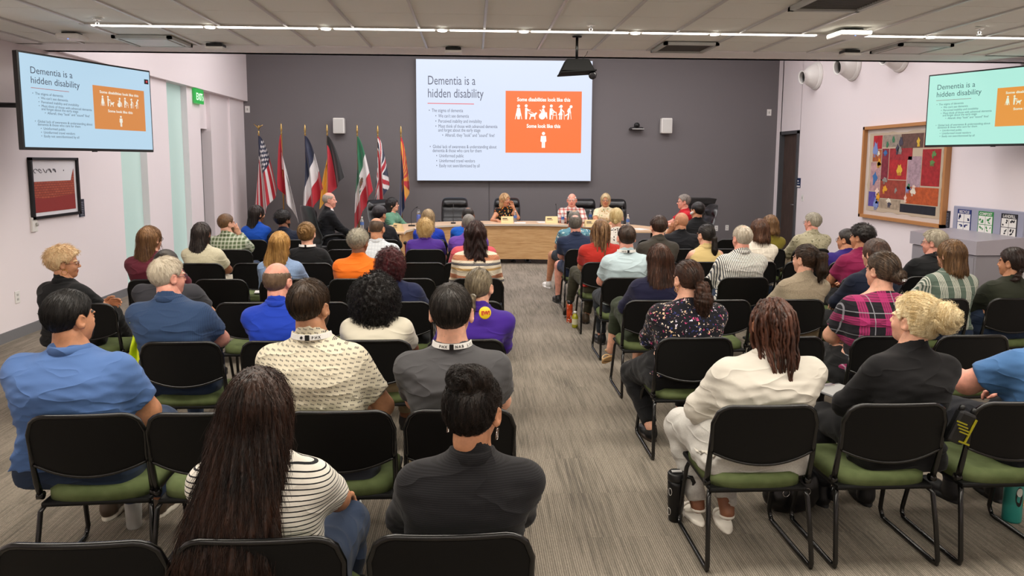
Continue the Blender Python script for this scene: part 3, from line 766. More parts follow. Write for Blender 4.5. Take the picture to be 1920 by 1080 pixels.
def make_chair():
    r = thing('stacking_chair', 'x', 'chair')
    V, F = shell_surface(28, 12, lambda u, v: back_pt(u, v), .014)
    o = mesh_np('backrest', V, F, M_shell, parent=r)
    md = o.modifiers.new('bevel', 'BEVEL'); md.width = .004; md.segments = 2; md.limit_method = 'ANGLE'; md.angle_limit = 1.0
    # raised rim along the back of the shell
    b = MB()
    pts = [Vector(back_pt(k/24, 1))+Vector((0, .004, 0)) for k in range(25)]
    left = [Vector(back_pt(0, k/6))+Vector((0, .004, 0)) for k in range(6)]
    right = [Vector(back_pt(1, 1-k/6))+Vector((0, .004, 0)) for k in range(1, 7)]
    b.tube(left+pts+right, .0105, 8)
    b.tube([Vector(back_pt(k/20, 0))+Vector((0, .002, 0)) for k in range(21)], .0075, 8)
    b.build('backrest_rim', M_tubeb, o)
    V, F = shell_surface(20, 10, lambda u, v: back_pt(u, v, .012, .014), .022)
    c = mesh_np('back_cushion', V, F, M_fab, parent=r)
    # side uprights from the seat frame up beside the shell
    for s in (-1, 1):
        b = MB()
        b.tube([(s*.240, -.200, .405), (s*.243, -.222, .48), (s*.243, -.240, .56), (s*.242, -.262, .70)], [.014, .014, .012, .009], 10)
        b.lathe([(.019, -.013), (.019, .013)], (s*.241, -.200, .412), 12, axis=(1, 0, 0))
        b.build('back_upright', M_tubeb, r)
    # seat
    V = []; F = []
    def seat(u, v, top):
        x = (u*2-1); y = (v*2-1)
        n = 4.5
        # square to rounded square mapping
        m_ = max(abs(x), abs(y)); l = (abs(x)**n+abs(y)**n)**(1/n)
        k = m_/l if l > 0 else 1
        X = x*k*.232; Y = y*k*.225
        d = 1-m_
        if top:
            z = .448-.030*max(0, 1-d/.16)**2 + .010*(x*x) -.014*(1-x*x)*(1-y*y) - (.028*max(0, (y-.45)/.55)**2)
        else: z = .385
        return (X, Y+.0, z)
    N = 20
    for s_ in (0, 1):
        for j in range(N+1):
            for i in range(N+1): V.append(seat(i/N, j/N, s_ == 0))
    n = (N+1)**2; idx = lambda i, j, s_: s_*n+j*(N+1)+i
    for j in range(N):
        for i in range(N):
            F.append((idx(i, j, 0), idx(i+1, j, 0), idx(i+1, j+1, 0), idx(i, j+1, 0))); F.append((idx(i, j, 1), idx(i, j+1, 1), idx(i+1, j+1, 1), idx(i+1, j, 1)))
    for i in range(N):
        F += [(idx(i, 0, 0), idx(i, 0, 1), idx(i+1, 0, 1), idx(i+1, 0, 0)), (idx(i, N, 0), idx(i+1, N, 0), idx(i+1, N, 1), idx(i, N, 1)),
              (idx(0, i, 0), idx(0, i+1, 0), idx(0, i+1, 1), idx(0, i, 1)), (idx(N, i, 0), idx(N, i, 1), idx(N, i+1, 1), idx(N, i+1, 0))]
    mesh_np('seat', np.array(V), np.array(F), M_fab, parent=r)
    b = MB(); b.box((0, -.0, .376), (.466, .455, .024), bevel=.01, seg=2); b.box((0, .0, .360), (.34, .34, .02), bevel=.006); b.build('seat_pan', M_shell, r)
    # sled legs
    for s in (-1, 1):
        b = MB()
        P = [(s*.20, -.16, .366), (s*.226, -.20, .366), (s*.236, -.222, .345), (s*.243, -.25, .20), (s*.248, -.275, .035), (s*.248, -.268, .013), (s*.248, -.24, .011),
             (s*.248, .165, .011), (s*.248, .19, .013), (s*.247, .205, .035), (s*.243, .21, .06), (s*.230, .15, .33), (s*.222, .138, .36), (s*.20, .13, .366)]
        b.tube(P, .0115, 10); b.build('leg', M_tubeb, r)
        for y in (-.22, .15):
            b = MB(); b.box((s*.248, y, .007), (.02, .04, .012), bevel=.003); b.build('foot_glide', M_black, r)
    return r
CHAIR0 = make_chair(); _used = [False]
ROWTOP = {0: 2.04, 1: 3.13, 2: 4.41, 3: 5.64, 4: 6.78, 5: 7.85, 6: 9.05, 7: 10.2}
def place_chair(x, y, rz, label, group):
    global CHAIR0
    if not _used[0]: o = CHAIR0; _used[0] = True
    else: o = copy_tree(CHAIR0)
    o.location = (x, y, 0); o.rotation_euler = (0, 0, rz); o['label'] = label; o['group'] = group
    return o
def chair_pos(u, v, row, dy=0):
    """origin of a chair whose backrest top centre is seen at u,v"""
    D = ROWTOP[row]+dy
    p = at_y(u, v, D); return p.x, D+.30
# ---------------------------------------------------------------- implicit surfaces
class Grid:
    def __init__(self, lo, hi, h):
        self.lo = np.array(lo, float); self.h = h
        self.n = np.maximum(2, np.ceil((np.array(hi)-self.lo)/h).astype(int)+1)
        ax = [np.float32(self.lo[i])+np.arange(self.n[i], dtype=np.float32)*np.float32(h) for i in range(3)]
        self.ax = ax
        self.X, self.Y, self.Z = ax[0][:, None, None], ax[1][None, :, None], ax[2][None, None, :]
class Pts:
    def __init__(self, P): self.X, self.Y, self.Z = P[:, 0], P[:, 1], P[:, 2]
def cone(g, a, b, ra, rb):
    a = np.asarray(a, float); b = np.asarray(b, float); ab = b-a; L = float(ab@ab)+1e-9
    dx, dy, dz = g.X-np.float32(a[0]), g.Y-np.float32(a[1]), g.Z-np.float32(a[2])
    t = np.clip((dx*ab[0]+dy*ab[1]+dz*ab[2])/L, 0, 1)
    return np.sqrt((dx-t*ab[0])**2+(dy-t*ab[1])**2+(dz-t*ab[2])**2)-(ra+(rb-ra)*t)
def ell(g, c, r, R=None):
    dx, dy, dz = g.X-c[0], g.Y-c[1], g.Z-c[2]
    if R is not None:
        dx, dy, dz = (R[0][0]*dx+R[0][1]*dy+R[0][2]*dz, R[1][0]*dx+R[1][1]*dy+R[1][2]*dz, R[2][0]*dx+R[2][1]*dy+R[2][2]*dz)
    k = np.sqrt((dx/r[0])**2+(dy/r[1])**2+(dz/r[2])**2)
    k2 = np.sqrt((dx/r[0]**2)**2+(dy/r[1]**2)**2+(dz/r[2]**2)**2)+1e-6
    return k*(k-1)/k2
def smin(a, b, k):
    h = np.clip(.5+.5*(b-a)/k, 0, 1); return b+(a-b)*h-k*h*(1-h)
def smax(a, b, k): return -smin(-a, -b, k)
def rotZ(a): c, s = math.cos(a), math.sin(a); return [[c, s, 0], [-s, c, 0], [0, 0, 1]]
def rotX(a): c, s = math.cos(a), math.sin(a); return [[1, 0, 0], [0, c, s], [0, -s, c]]
def nets(F, g):
    """naive surface nets on grid field F -> verts, quads"""
    F = F.astype(np.float32); S = F < 0
    nx, ny, nz = F.shape
    if not S.any(): return np.zeros((0, 3)), np.zeros((0, 4), int)
    cnt = np.zeros((nx-1, ny-1, nz-1), np.float32); acc = np.zeros((nx-1, ny-1, nz-1, 3), np.float32)
    for axis in range(3):
        sl0 = [slice(None)]*3; sl1 = [slice(None)]*3
        sl0[axis] = slice(0, -1); sl1[axis] = slice(1, None)
        A, B = F[tuple(sl0)], F[tuple(sl1)]
        cr = S[tuple(sl0)] != S[tuple(sl1)]
        den = np.where(cr, A-B, 1); t = np.where(cr, A/den, 0)
        o1, o2 = [a for a in range(3) if a != axis]
        for i in (0, 1):
            for j in (0, 1):
                s_ = [slice(None)]*3
                s_[o1] = slice(i, cr.shape[o1]-1+i); s_[o2] = slice(j, cr.shape[o2]-1+j)
                c = cr[tuple(s_)]; tt = t[tuple(s_)]
                cnt += c; acc[..., axis] += tt*c; acc[..., o1] += i*c; acc[..., o2] += j*c
    act = cnt > 0
    ids = np.full(act.shape, -1, np.int64); n = int(act.sum()); ids[act] = np.arange(n)
    base = np.argwhere(act).astype(np.float32)
    V = (base+acc[act]/cnt[act][:, None])*g.h+g.lo
    Q = []
    for axis in range(3):
        sl0 = [slice(None)]*3; sl1 = [slice(None)]*3
        sl0[axis] = slice(0, -1); sl1[axis] = slice(1, None)
        cr = S[tuple(sl0)] != S[tuple(sl1)]
        o1, o2 = (axis+1) % 3, (axis+2) % 3
        m = cr.copy()
        for o in (o1, o2):
            s_ = [slice(None)]*3; s_[o] = 0; m[tuple(s_)] = False
            s_[o] = -1; m[tuple(s_)] = False
        I = np.argwhere(m)
        if not len(I): continue
        e1 = np.zeros(3, int); e1[o1] = 1; e2 = np.zeros(3, int); e2[o2] = 1
        g0 = lambda J: ids[J[:, 0], J[:, 1], J[:, 2]]
        q = np.stack([g0(I), g0(I-e1), g0(I-e1-e2), g0(I-e2)], 1)
        sgn = S[tuple(sl0)][m]
        q[sgn] = q[sgn]
        q[~sgn] = q[~sgn][:, ::-1]
        Q.append(q)
    return V, np.concatenate(Q)[:, ::-1] if Q else np.zeros((0, 4), int)

# ---------------------------------------------------------------- head (origin between the ears, facing +y)
def skull(g, t=0.0):
    return ell(g, (0, -.014, .030), (.0765+t, .099+t, .096+t))
def head_sdf(g, fem=False, fat=0.0):
    d = skull(g)
    jw = .056 if not fem else .050
    d = smin(d, ell(g, (0, .028, -.040), (jw+.006+fat*.012, .060, .066+fat*.004)), .035)          # face block
    d = smin(d, ell(g, (0, .052, -.088), (.026+fat*.01, .030, .022)), .030)     # chin
    d = smin(d, ell(g, (0, -.02, -.085), (.050+fat*.012, .055, .06)), .03)    # under-jaw / neck root
    for s in (-1, 1):
        d = smin(d, ell(g, (s*.034, .062, -.032), (.022, .020, .018)), .018)     # cheek
        d = smin(d, ell(g, (s*.030, .079, .022), (.026, .010, .008)), .012)      # brow ridge
        d = smax(d, -ell(g, (s*.031, .096, .002), (.019, .016, .011)), .012)     # eye socket
        d = smin(d, ell(g, (s*.031, .0775, .002), (.0145, .012, .009)), .004)      # lid mass
    d = smin(d, cone(g, (0, .083, .010), (0, .104, -.022), .007, .0105), .010)   # nose bridge to tip
    for s in (-1, 1): d = smin(d, ell(g, (s*.010, .097, -.027), (.0075, .009, .007)), .006)
    d = smin(d, ell(g, (0, .086, -.054), (.024, .009, .0065)), .006)            # upper lip
    d = smin(d, ell(g, (0, .084, -.065), (.020, .009, .0065)), .006)            # lower lip
    d = smax(d, -ell(g, (0, .096, -.0595), (.022, .008, .0018)), .003)
    for s in (-1, 1):                                                            # ears
        R = rotZ(-s*.5)
        e = ell(g, (s*.086, -.010, -.002), (.0085, .022, .034), R)
        e = smax(e, -ell(g, (s*.095, -.006, .002), (.007, .012, .021), R), .005)
        e = smin(e, ell(g, (s*.081, .003, -.026), (.008, .009, .010)), .006)
        d = smin(d, e, .006)
    return d
HEADS = {}
def head_mesh(fem, fat):
    k = (fem, round(fat, 1))
    if k not in HEADS:
        g = Grid((-.105, -.13, -.16), (.105, .125, .14), .0052)
        V, Q = nets(head_sdf(g, fem, fat), g)
        c = V[Q].mean(1)
        mi = np.zeros(len(Q), np.int32)
        lips = (np.abs(c[:, 0]) < .023) & (c[:, 2] > -.0725) & (c[:, 2] < -.0485) & (c[:, 1] > .084-np.abs(c[:, 0])*.35)
        mi[lips] = 1
        brow = (np.abs(np.abs(c[:, 0])-.032) < .019) & (np.abs(c[:, 2]-.024-.004*np.sin((np.abs(c[:, 0])-.015)*80)) < .0045) & (c[:, 1] > .05)
        mi[brow] = 2
        HEADS[k] = (V, Q, mi)
    return HEADS[k]

# ---------------------------------------------------------------- hand (right hand: wrist at origin, fingers +y, back of hand +z, thumb -x)
HANDS = {}
def hand_mesh(pose):
    if pose in HANDS: return HANDS[pose]
    g = Grid((-.095, -.05, -.105), (.07, .215, .045), .0042)
    d = cone(g, (0, -.04, 0), (0, .01, 0), .027, .026)
    palm = None
    for x, y1, r0, r1 in ((-.030, .082, .015, .0125), (-.010, .088, .015, .0125), (.010, .084, .0145, .012), (.028, .075, .0135, .0115)):
        c = cone(g, (x*.55, .008, 0), (x, y1, 0), r0, r1); palm = c if palm is None else smin(palm, c, .014)
    d = smin(d, palm, .02)
    curl = {'relaxed': (18, 32, 22), 'fist': (62, 85, 50), 'flat': (5, 8, 6), 'grip': (45, 60, 35)}[pose]
    for i, (x, y1, L) in enumerate(((-.030, .082, .90), (-.010, .088, 1.0), (.010, .084, .94), (.028, .075, .76))):
        p = np.array((x, y1, 0.0)); a = 0; sp = (-.06, -.02, .03, .09)[i]
        for seg, (l, r0, r1) in enumerate(((.046, .0105, .0095), (.028, .0093, .0085), (.021, .0083, .0068))):
            a += math.radians(curl[seg]+i*2)
            q = p+np.array((math.sin(sp), math.cos(a), -math.sin(a)))*l*L
            c = cone(g, p, q, r0, r1); d = smin(d, c, .005) if seg else smin(d, c, .008); p = q
    p = np.array((-.022, .018, -.006))
    for l, r0, r1, dv in ((.042, .015, .0125, (-.72, .62, -.25)), (.032, .0118, .0105, (-.42, .85, -.33)), (.026, .0102, .0078, (-.2, .92, -.4))):
        q = p+np.array(dv)*l; d = smin(d, cone(g, p, q, r0, r1), .008); p = q
    V, Q = nets(d, g); HANDS[pose] = (V, Q); return V, Q

SHOES = {}
def shoe_mesh(kind):
    if kind in SHOES: return SHOES[kind]
    g = Grid((-.065, -.10, -.005), (.065, .23, .14), .006)
    up = smin(ell(g, (0, -.035, .045), (.036, .05, .05)), ell(g, (0, .10, .032), (.046, .105, .036)), .04)
    up = smin(up, cone(g, (0, -.03, .06), (0, -.03, .10), .04, .038), .03)
    sole = smax(ell(g, (0, .06, .0), (.05, .15, .05)), g.Z-.022+0*g.X+0*g.Y, .004)
    sole = smax(sole, -g.Z+0*g.X+0*g.Y, .002)
    if kind == 'sandal':
        d = sole; st = np.abs(ell(g, (0, .10, .028), (.046, .10, .038)))-.005
        st = smax(st, np.abs(g.Y-.09)-.012+0*g.X+0*g.Z, .003)
        st2 = smax(np.abs(cone(g, (0, -.03, .02), (0, -.03, .1), .042, .040))-.005, np.abs(g.Z-.085)-.008+0*g.X+0*g.Y, .003)
        d = smin(smin(d, st, .002), st2, .002)
    elif kind == 'boot':
        d = smin(smin(up, sole, .006), cone(g, (0, -.03, .06), (0, -.03, .14), .045, .05), .03)
    else: d = smin(up, sole, .006)
    V, Q = nets(d, g)
    c = V[Q].mean(1)
    mi = (c[:, 2] < .024).astype(np.int32)
    SHOES[kind] = (V, Q, mi); return SHOES[kind]

def nrm(v): v = np.asarray(v, float); return v/(np.linalg.norm(v)+1e-9)
def frame(y, zhint):
    y = nrm(y); x = nrm(np.cross(y, zhint)); z = np.cross(x, y); return np.stack([x, y, z], 1)
def ik(S, T, l1, l2, pole):
    S = np.asarray(S, float); T = np.asarray(T, float); d = T-S; L = np.linalg.norm(d); mx = (l1+l2)*.985
    if L > mx: T = S+d/L*mx; d = T-S; L = mx
    n = d/L; a = (l1*l1-l2*l2+L*L)/(2*L); h = math.sqrt(max(0, l1*l1-a*a))
    p = np.asarray(pole, float); p = nrm(p-n*(p@n)); return S+n*a+p*h, T

SKINS = {}
def skin_mats(tone):
    if tone in SKINS: return SKINS[tone]
    col = {'light': '#e0a98f', 'pink': '#e3a08c', 'tan': '#c48a68', 'olive': '#b98463', 'brown': '#8a5a41', 'dark': '#5c3a2a', 'med': '#a8714f'}[tone]
    lip = {'light': '#c0695e', 'pink': '#c06a60', 'tan': '#a85c4c', 'olive': '#9d5749', 'brown': '#6f3c32', 'dark': '#4a2622', 'med': '#8c4c3e'}[tone]
    def mk(nm, c):
        m = newmat(nm, c, .48, spec=.4); t = NT(m)
        b_ = t.b; b_.inputs['Subsurface Weight'].default_value = .12; b_.inputs['Subsurface Radius'].default_value = (.012, .005, .003)
        v = t.coords(); f = t.noise(v, 22, 4, .6)
        cc = hexc(c); t.color(t.mix(t.ramp(f, [(.35, (0, 0, 0)), (.68, (1, 1, 1))]), tuple(x*.82 for x in cc[:3])+(1,), tuple(min(1, x*1.12) for x in cc[:3])+(1,)))
        t.bump(t.noise(v, 300, 2), .12, .001); return m
    SKINS[tone] = (mk('skin_'+tone, col), mk('lips_'+tone, lip)); return SKINS[tone]

HAIRM = {}
def hair_mat(c1, c2, rough=.42, tips=None):
    k = (c1, c2, tips)
    if k in HAIRM: return HAIRM[k]
    m = newmat('hair', c1, rough, spec=.35); t = NT(m)
    v = t.coords((70, 70, 7)); f = t.noise(v, 1.4, 3, .65)
    lo = t.coords((9, 9, 3)); f2 = t.noise(lo, 1.3, 2)
    w = t.math('ADD', t.math('MULTIPLY', f, .6), t.math('MULTIPLY', f2, .4))
    col = t.mix(t.ramp(w, [(.38, (0, 0, 0)), (.62, (1, 1, 1))]), hexc(c1), hexc(c2))
    if tips:
        z = t.sep(t.coords())[2]
        col = t.mix(t.ramp(t.math('ADD', z, t.math('MULTIPLY', f2, .06)), [(tips[1], (1, 1, 1)), (tips[2], (0, 0, 0))]), col, hexc(tips[0]))
    t.color(col); t.bump(f, .55, .004)
    HAIRM[k] = m; return m

def hsh(rs, k): return rs.uniform(0, 6.28, k)
def wobble(g, rs, f, n=4, anis=(1, 1, 1)):
    """cheap smooth noise"""
    o = 0
    for i in range(n):
        k = nrm(rs.normal(size=3))*f*(1+.5*rs.rand())*np.array(anis); ph = rs.uniform(0, 6.28)
        k2 = nrm(rs.normal(size=3))*f*.6*np.array(anis); ph2 = rs.uniform(0, 6.28)
        o = o+np.sin(g.X*k[0]+g.Y*k[1]+g.Z*k[2]+ph+1.3*np.sin(g.X*k2[0]+g.Y*k2[1]+g.Z*k2[2]+ph2))
    return o/n

# ---------------------------------------------------------------- hair volumes
def line_front(Y, back=-.075, ear=.012, fore=.088):
    return np.interp(Y, [-.12, -.07, -.032, -.016, .012, .026, .045, .07, .11], [back, back, back+.035, .026, .030, .004, .035, .066, fore])
def hair_sdf(g, st, rs):
    k = st['kind']; t = st.get('t', .012)
    face = ell(g, (0, .125, -.03), (.068, .085, .105+.0))
    if k in ('short', 'balding', 'buzz', 'afro', 'curlshort'):
        tt = t+0*g.Z
        taper = np.clip((g.Z+.085)/.13, .10, 1)
        d = skull(g)-tt*taper
        d = smax(d, line_front(g.Y+0*g.X, st.get('back', -.072))-g.Z, .012)
        if k == 'balding':
            bx = st.get('bald', (0, -.02, .13, .06, .085, .05))
            d = smax(d, -ell(g, bx[:3], bx[3:]), .012)
        if k == 'short' and st.get('quiff'): d = smin(d, ell(g, (0, .05, .125), (.055, .055, .02)), .03)
        if k in ('afro', 'curlshort'): d = d+st.get('amp', .006)*wobble(g, np.random.RandomState(3), 170, 5)
        else: d = d+.0014*wobble(g, np.random.RandomState(4), 260, 4, (1, 1, .25))
        return smin(d, d+.0, .001)
    d = skull(g, .0)-t*np.clip((g.Z+.12)/.08, .5, 1)
    if k in ('bob', 'long', 'wavy', 'helmet'):
        L = st.get('L', .2); wb = st.get('wb', .10); wt = st.get('wt', .088); dp = st.get('dp', .05); by = st.get('by', -.10)
        z0 = .02; tz = np.clip((z0-g.Z)/(L+z0), 0, 1)
        w = wt+(wb-wt)*tz**.8; yc = -.035+(by+.035)*np.clip(tz*1.4, 0, 1); dd = .078+(dp-.078)*np.clip(tz*1.6, 0, 1)
        if k == 'long': w = w*(1-.35*np.clip((tz-.75)/.25, 0, 1)**2)
        cx = st.get('side', 0)*tz
        q = ((np.abs(g.X-cx)/w)**2.2+(np.abs(g.Y-yc)/dd)**2.2)**(1/2.2)
        c = (q-1)*np.minimum(w, dd)
        c = smax(c, g.Z-.05+0*g.X, .03); c = smax(c, -(g.Z+L)+0*g.X+.012*np.sin(g.X*70+1), .03)
        d = smin(d, c, .03)
        d = smax(d, -face, .012)
        th = np.arctan2(g.X, g.Y+.03)
        am = st.get('amp', .0025)
        if k == 'wavy': d = d+am*2.2*np.sin(g.Z*st.get('wf', 55)+4*np.sin(th*4))+am*np.sin(th*34+3*np.sin(g.Z*30))
        else: d = d+am*(np.sin(th*30+1.5*np.sin(g.Z*22))+.6*np.sin(th*53+2*np.sin(g.Z*17+1)))
        return d
    if k == 'curly':
        R = st.get('R', (.135, .135, .15)); c = st.get('c', (0, -.04, -.01))
        e = ell(g, c, R); e = smin(e, ell(g, (c[0], c[1]-.03, c[2]-R[2]*.6), (R[0]*.8, R[1]*.5, R[2]*.75)), .05)
        d = smin(d, e, .02); d = smax(d, -face, .012)
        d = d+st.get('amp', .007)*wobble(g, np.random.RandomState(7), 130, 6)
        return d
    # gathered styles: tight cap
    d = smax(d, line_front(g.Y+0*g.X, -.10, .0, .085)-g.Z, .012)
    if k in ('pony', 'bun', 'updo', 'braid', 'dreads'):
        tie = np.array(st.get('tie', (0, -.115, .02)))
        # grooves running to the tie
        ax = nrm(tie-np.array((0, -.014, .03)))
        e1 = nrm(np.cross(ax, (1, 0, 0))) if abs(ax[0]) < .9 else nrm(np.cross(ax, (0, 1, 0))); e2 = np.cross(ax, e1)
        X, Y, Z = g.X-0, g.Y+.014, g.Z-.03
        th = np.arctan2(X*e1[0]+Y*e1[1]+Z*e1[2], X*e2[0]+Y*e2[1]+Z*e2[2])
        if k != 'dreads': d = d+.0016*np.sin(th*26+1.2*np.sin(th*5))+.001*np.sin(th*47)
    if k == 'pony':
        P = st.get('tail', [(0, -.115, .02), (0, -.15, -.02), (0, -.155, -.12), (0, -.14, -.24)]); R = st.get('tr', [.016, .032, .036, .012])
        e = None
        for a, b, ra, rb in zip(P, P[1:], R, R[1:]):
            c = cone(g, a, b, ra, rb); e = c if e is None else smin(e, c, .02)
        e = e+st.get('tamp', .003)*wobble(g, np.random.RandomState(5), st.get('tf', 120), 5, (1, 1, .4 if st.get('tamp', .003) < .005 else 1))
        d = smin(d, e, .006)
    if k == 'braid':
        P = st['tail']; R = st.get('tr', [.02, .022, .018, .01]); e = None
        for a, b, ra, rb in zip(P, P[1:], R, R[1:]):
            c = cone(g, a, b, ra, rb); e = c if e is None else smin(e, c, .01)
        e = e+.005*np.sin(g.Z*150+np.sign(g.X-P[0][0])*1.5)
        d = smin(d, e, .006)
    if k in ('bun', 'updo'):
        c = st.get('bc', (0, -.12, .03)); r = st.get('br', (.05, .035, .045))
        e = ell(g, c, r)
        X, Y, Z = g.X-c[0], g.Y-c[1], g.Z-c[2]
        th = np.arctan2(Z, X); rad = np.sqrt(X*X+Z*Z)
        e = e+st.get('bamp', .004)*np.sin(th*3+rad*160)+.0015*np.sin(th*9+rad*330)
        d = smin(d, e, .008)
    return d

def grad(fn, P, e=.003):
    o = np.zeros_like(P)
    for i in range(3):
        A = P.copy(); B = P.copy(); A[:, i] += e; B[:, i] -= e
        o[:, i] = fn(A)-fn(B)
    n = np.linalg.norm(o, axis=1, keepdims=True); return o/(n+1e-9)
def strands(V, fn, st, rs, n, L, steps, r, lift=.004):
    idx = rs.randint(0, len(V), n); P = V[idx]+rs.normal(scale=.002, size=(n, 3))
    k = st['kind']; crown = np.array(st.get('crown', (0, -.06, .14))); tie = np.array(st.get('tie', (0, -.115, .02)))
    paths = [P.copy()]; step = L/steps
    lifts = lift*rs.uniform(.2, 1.3, (n, 1)); curl = st.get('curl', 0); cw = rs.uniform(0, 6.28, n); cf = st.get('cf', 220)*rs.uniform(.8, 1.25, n)
    lens = rs.uniform(.5, 1.1, (n, 1))
    if k in ('short', 'balding', 'afro', 'curlshort'): lens = lens*np.clip((P[:, 2:3]+.07)/.11, .12, 1); lifts = lifts*np.clip((P[:, 2:3]+.07)/.11, .12, 1)
    jit = rs.normal(scale=st.get('jit', .18), size=(n, 3))
    for s in range(steps):
        G = grad(fn, P)
        out = P-crown; out /= np.linalg.norm(out, axis=1, keepdims=True)+1e-6
        if k in ('bob', 'long', 'wavy', 'helmet', 'curly'): D = out*.35+np.array((0, 0, -1.0))
        elif k in ('pony', 'bun', 'updo', 'braid'):
            tv_ = tie-P; tn = np.linalg.norm(tv_, axis=1, keepdims=True); D = tv_/(tn+1e-6)
            below = ((P[:, 2] < tie[2]-.03) & (P[:, 1] < tie[1]+.012))[:, None]; D = np.where(below, np.array((0, 0, -1.0)), D)
            c = np.array(st.get('bc', (0, 0, 9)));
            if k in ('bun', 'updo'):
                q = P-c; near = (np.linalg.norm(q/np.array(st.get('br', (.05, .04, .045))), axis=1) < 1.25)[:, None]
                sw = np.stack([-q[:, 2], 0*q[:, 1], q[:, 0]], 1); sw /= np.linalg.norm(sw, axis=1, keepdims=True)+1e-6
                D = np.where(near, sw+.2*q/.05, D)
        else: D = out+np.array((0, .15, -.25))
        D = D+jit
        if curl: D = D+curl*np.stack([np.cos(cw+s*step*cf), np.sin(cw+s*step*cf)*.8, .5*np.sin(cw*2+s*step*cf)], 1)
        dn = (G*D).sum(1, keepdims=True); bot = (G[:, 2:3] < -.45) & (k in ('bob', 'long', 'wavy', 'helmet', 'curly', 'pony', 'braid'))
        if k in ('short', 'balding', 'afro', 'curlshort'): lens = np.where((P[:, 2] > line_front(P[:, 1], st.get('back', -.072))+.006)[:, None], lens, .02)
        T = np.where(bot, D, D-G*dn); T /= np.linalg.norm(T, axis=1, keepdims=True)+1e-6
        P = P+T*step*lens
        if not curl or curl < 1:
            d = fn(P)[:, None]; corr = (d-lifts*(s+1)/steps)
            P = P-np.where(bot, 0, G*np.clip(corr, -.012, .012))
        else:
            d = fn(P)[:, None]; P = P-G*np.clip(d-lifts*1.5, -.012, .012)*.5
        paths.append(P.copy())
    A = np.stack(paths, 1)  # n, s+1, 3
    T = np.gradient(A, axis=1); T /= np.linalg.norm(T, axis=2, keepdims=True)+1e-9
    ref = rs.normal(size=(n, 1, 3)); B1 = np.cross(T, ref); B1 /= np.linalg.norm(B1, axis=2, keepdims=True)+1e-9; B2 = np.cross(T, B1)
    m = A.shape[1]; rad = r*np.linspace(1, .25, m)[None, :, None]*rs.uniform(.6, 1.3, (n, 1, 1))
    VV = np.stack([A+B1*rad, A+(-.5*B1+.87*B2)*rad, A+(-.5*B1-.87*B2)*rad], 2)  # n,m,3,3
    Vf = VV.reshape(-1, 3)
    I = np.arange(n)[:, None, None]*m*3+np.arange(m-1)[None, :, None]*3
    k3 = np.arange(3)[None, None, :]; k4 = (k3+1) % 3
    Q = np.stack([I+k3, I+k4, I+3+k4, I+3+k3], -1).reshape(-1, 4)
    return Vf, Q
def tubes_np(paths, radii, n=6):
    Vs = []; Qs = []; off = 0
    for A, r in zip(paths, radii):
        A = np.asarray(A, float); m = len(A); r = np.broadcast_to(np.asarray(r, float), (m,))
        T = np.gradient(A, axis=0); T /= np.linalg.norm(T, axis=1, keepdims=True)+1e-9
        B1 = np.cross(T, (.31, .52, .8)); B1 /= np.linalg.norm(B1, axis=1, keepdims=True)+1e-9; B2 = np.cross(T, B1)
        a = np.arange(n)*2*np.pi/n
        V = A[:, None]+(B1[:, None]*np.cos(a)[None, :, None]+B2[:, None]*np.sin(a)[None, :, None])*r[:, None, None]
        Vs.append(V.reshape(-1, 3)); I = np.arange(m-1)[:, None]*n; k = np.arange(n)[None]; k2 = (k+1) % n
        Qs.append((np.stack([I+k, I+k2, I+n+k2, I+n+k], -1).reshape(-1, 4))+off); off += m*n
    return np.concatenate(Vs), np.concatenate(Qs)

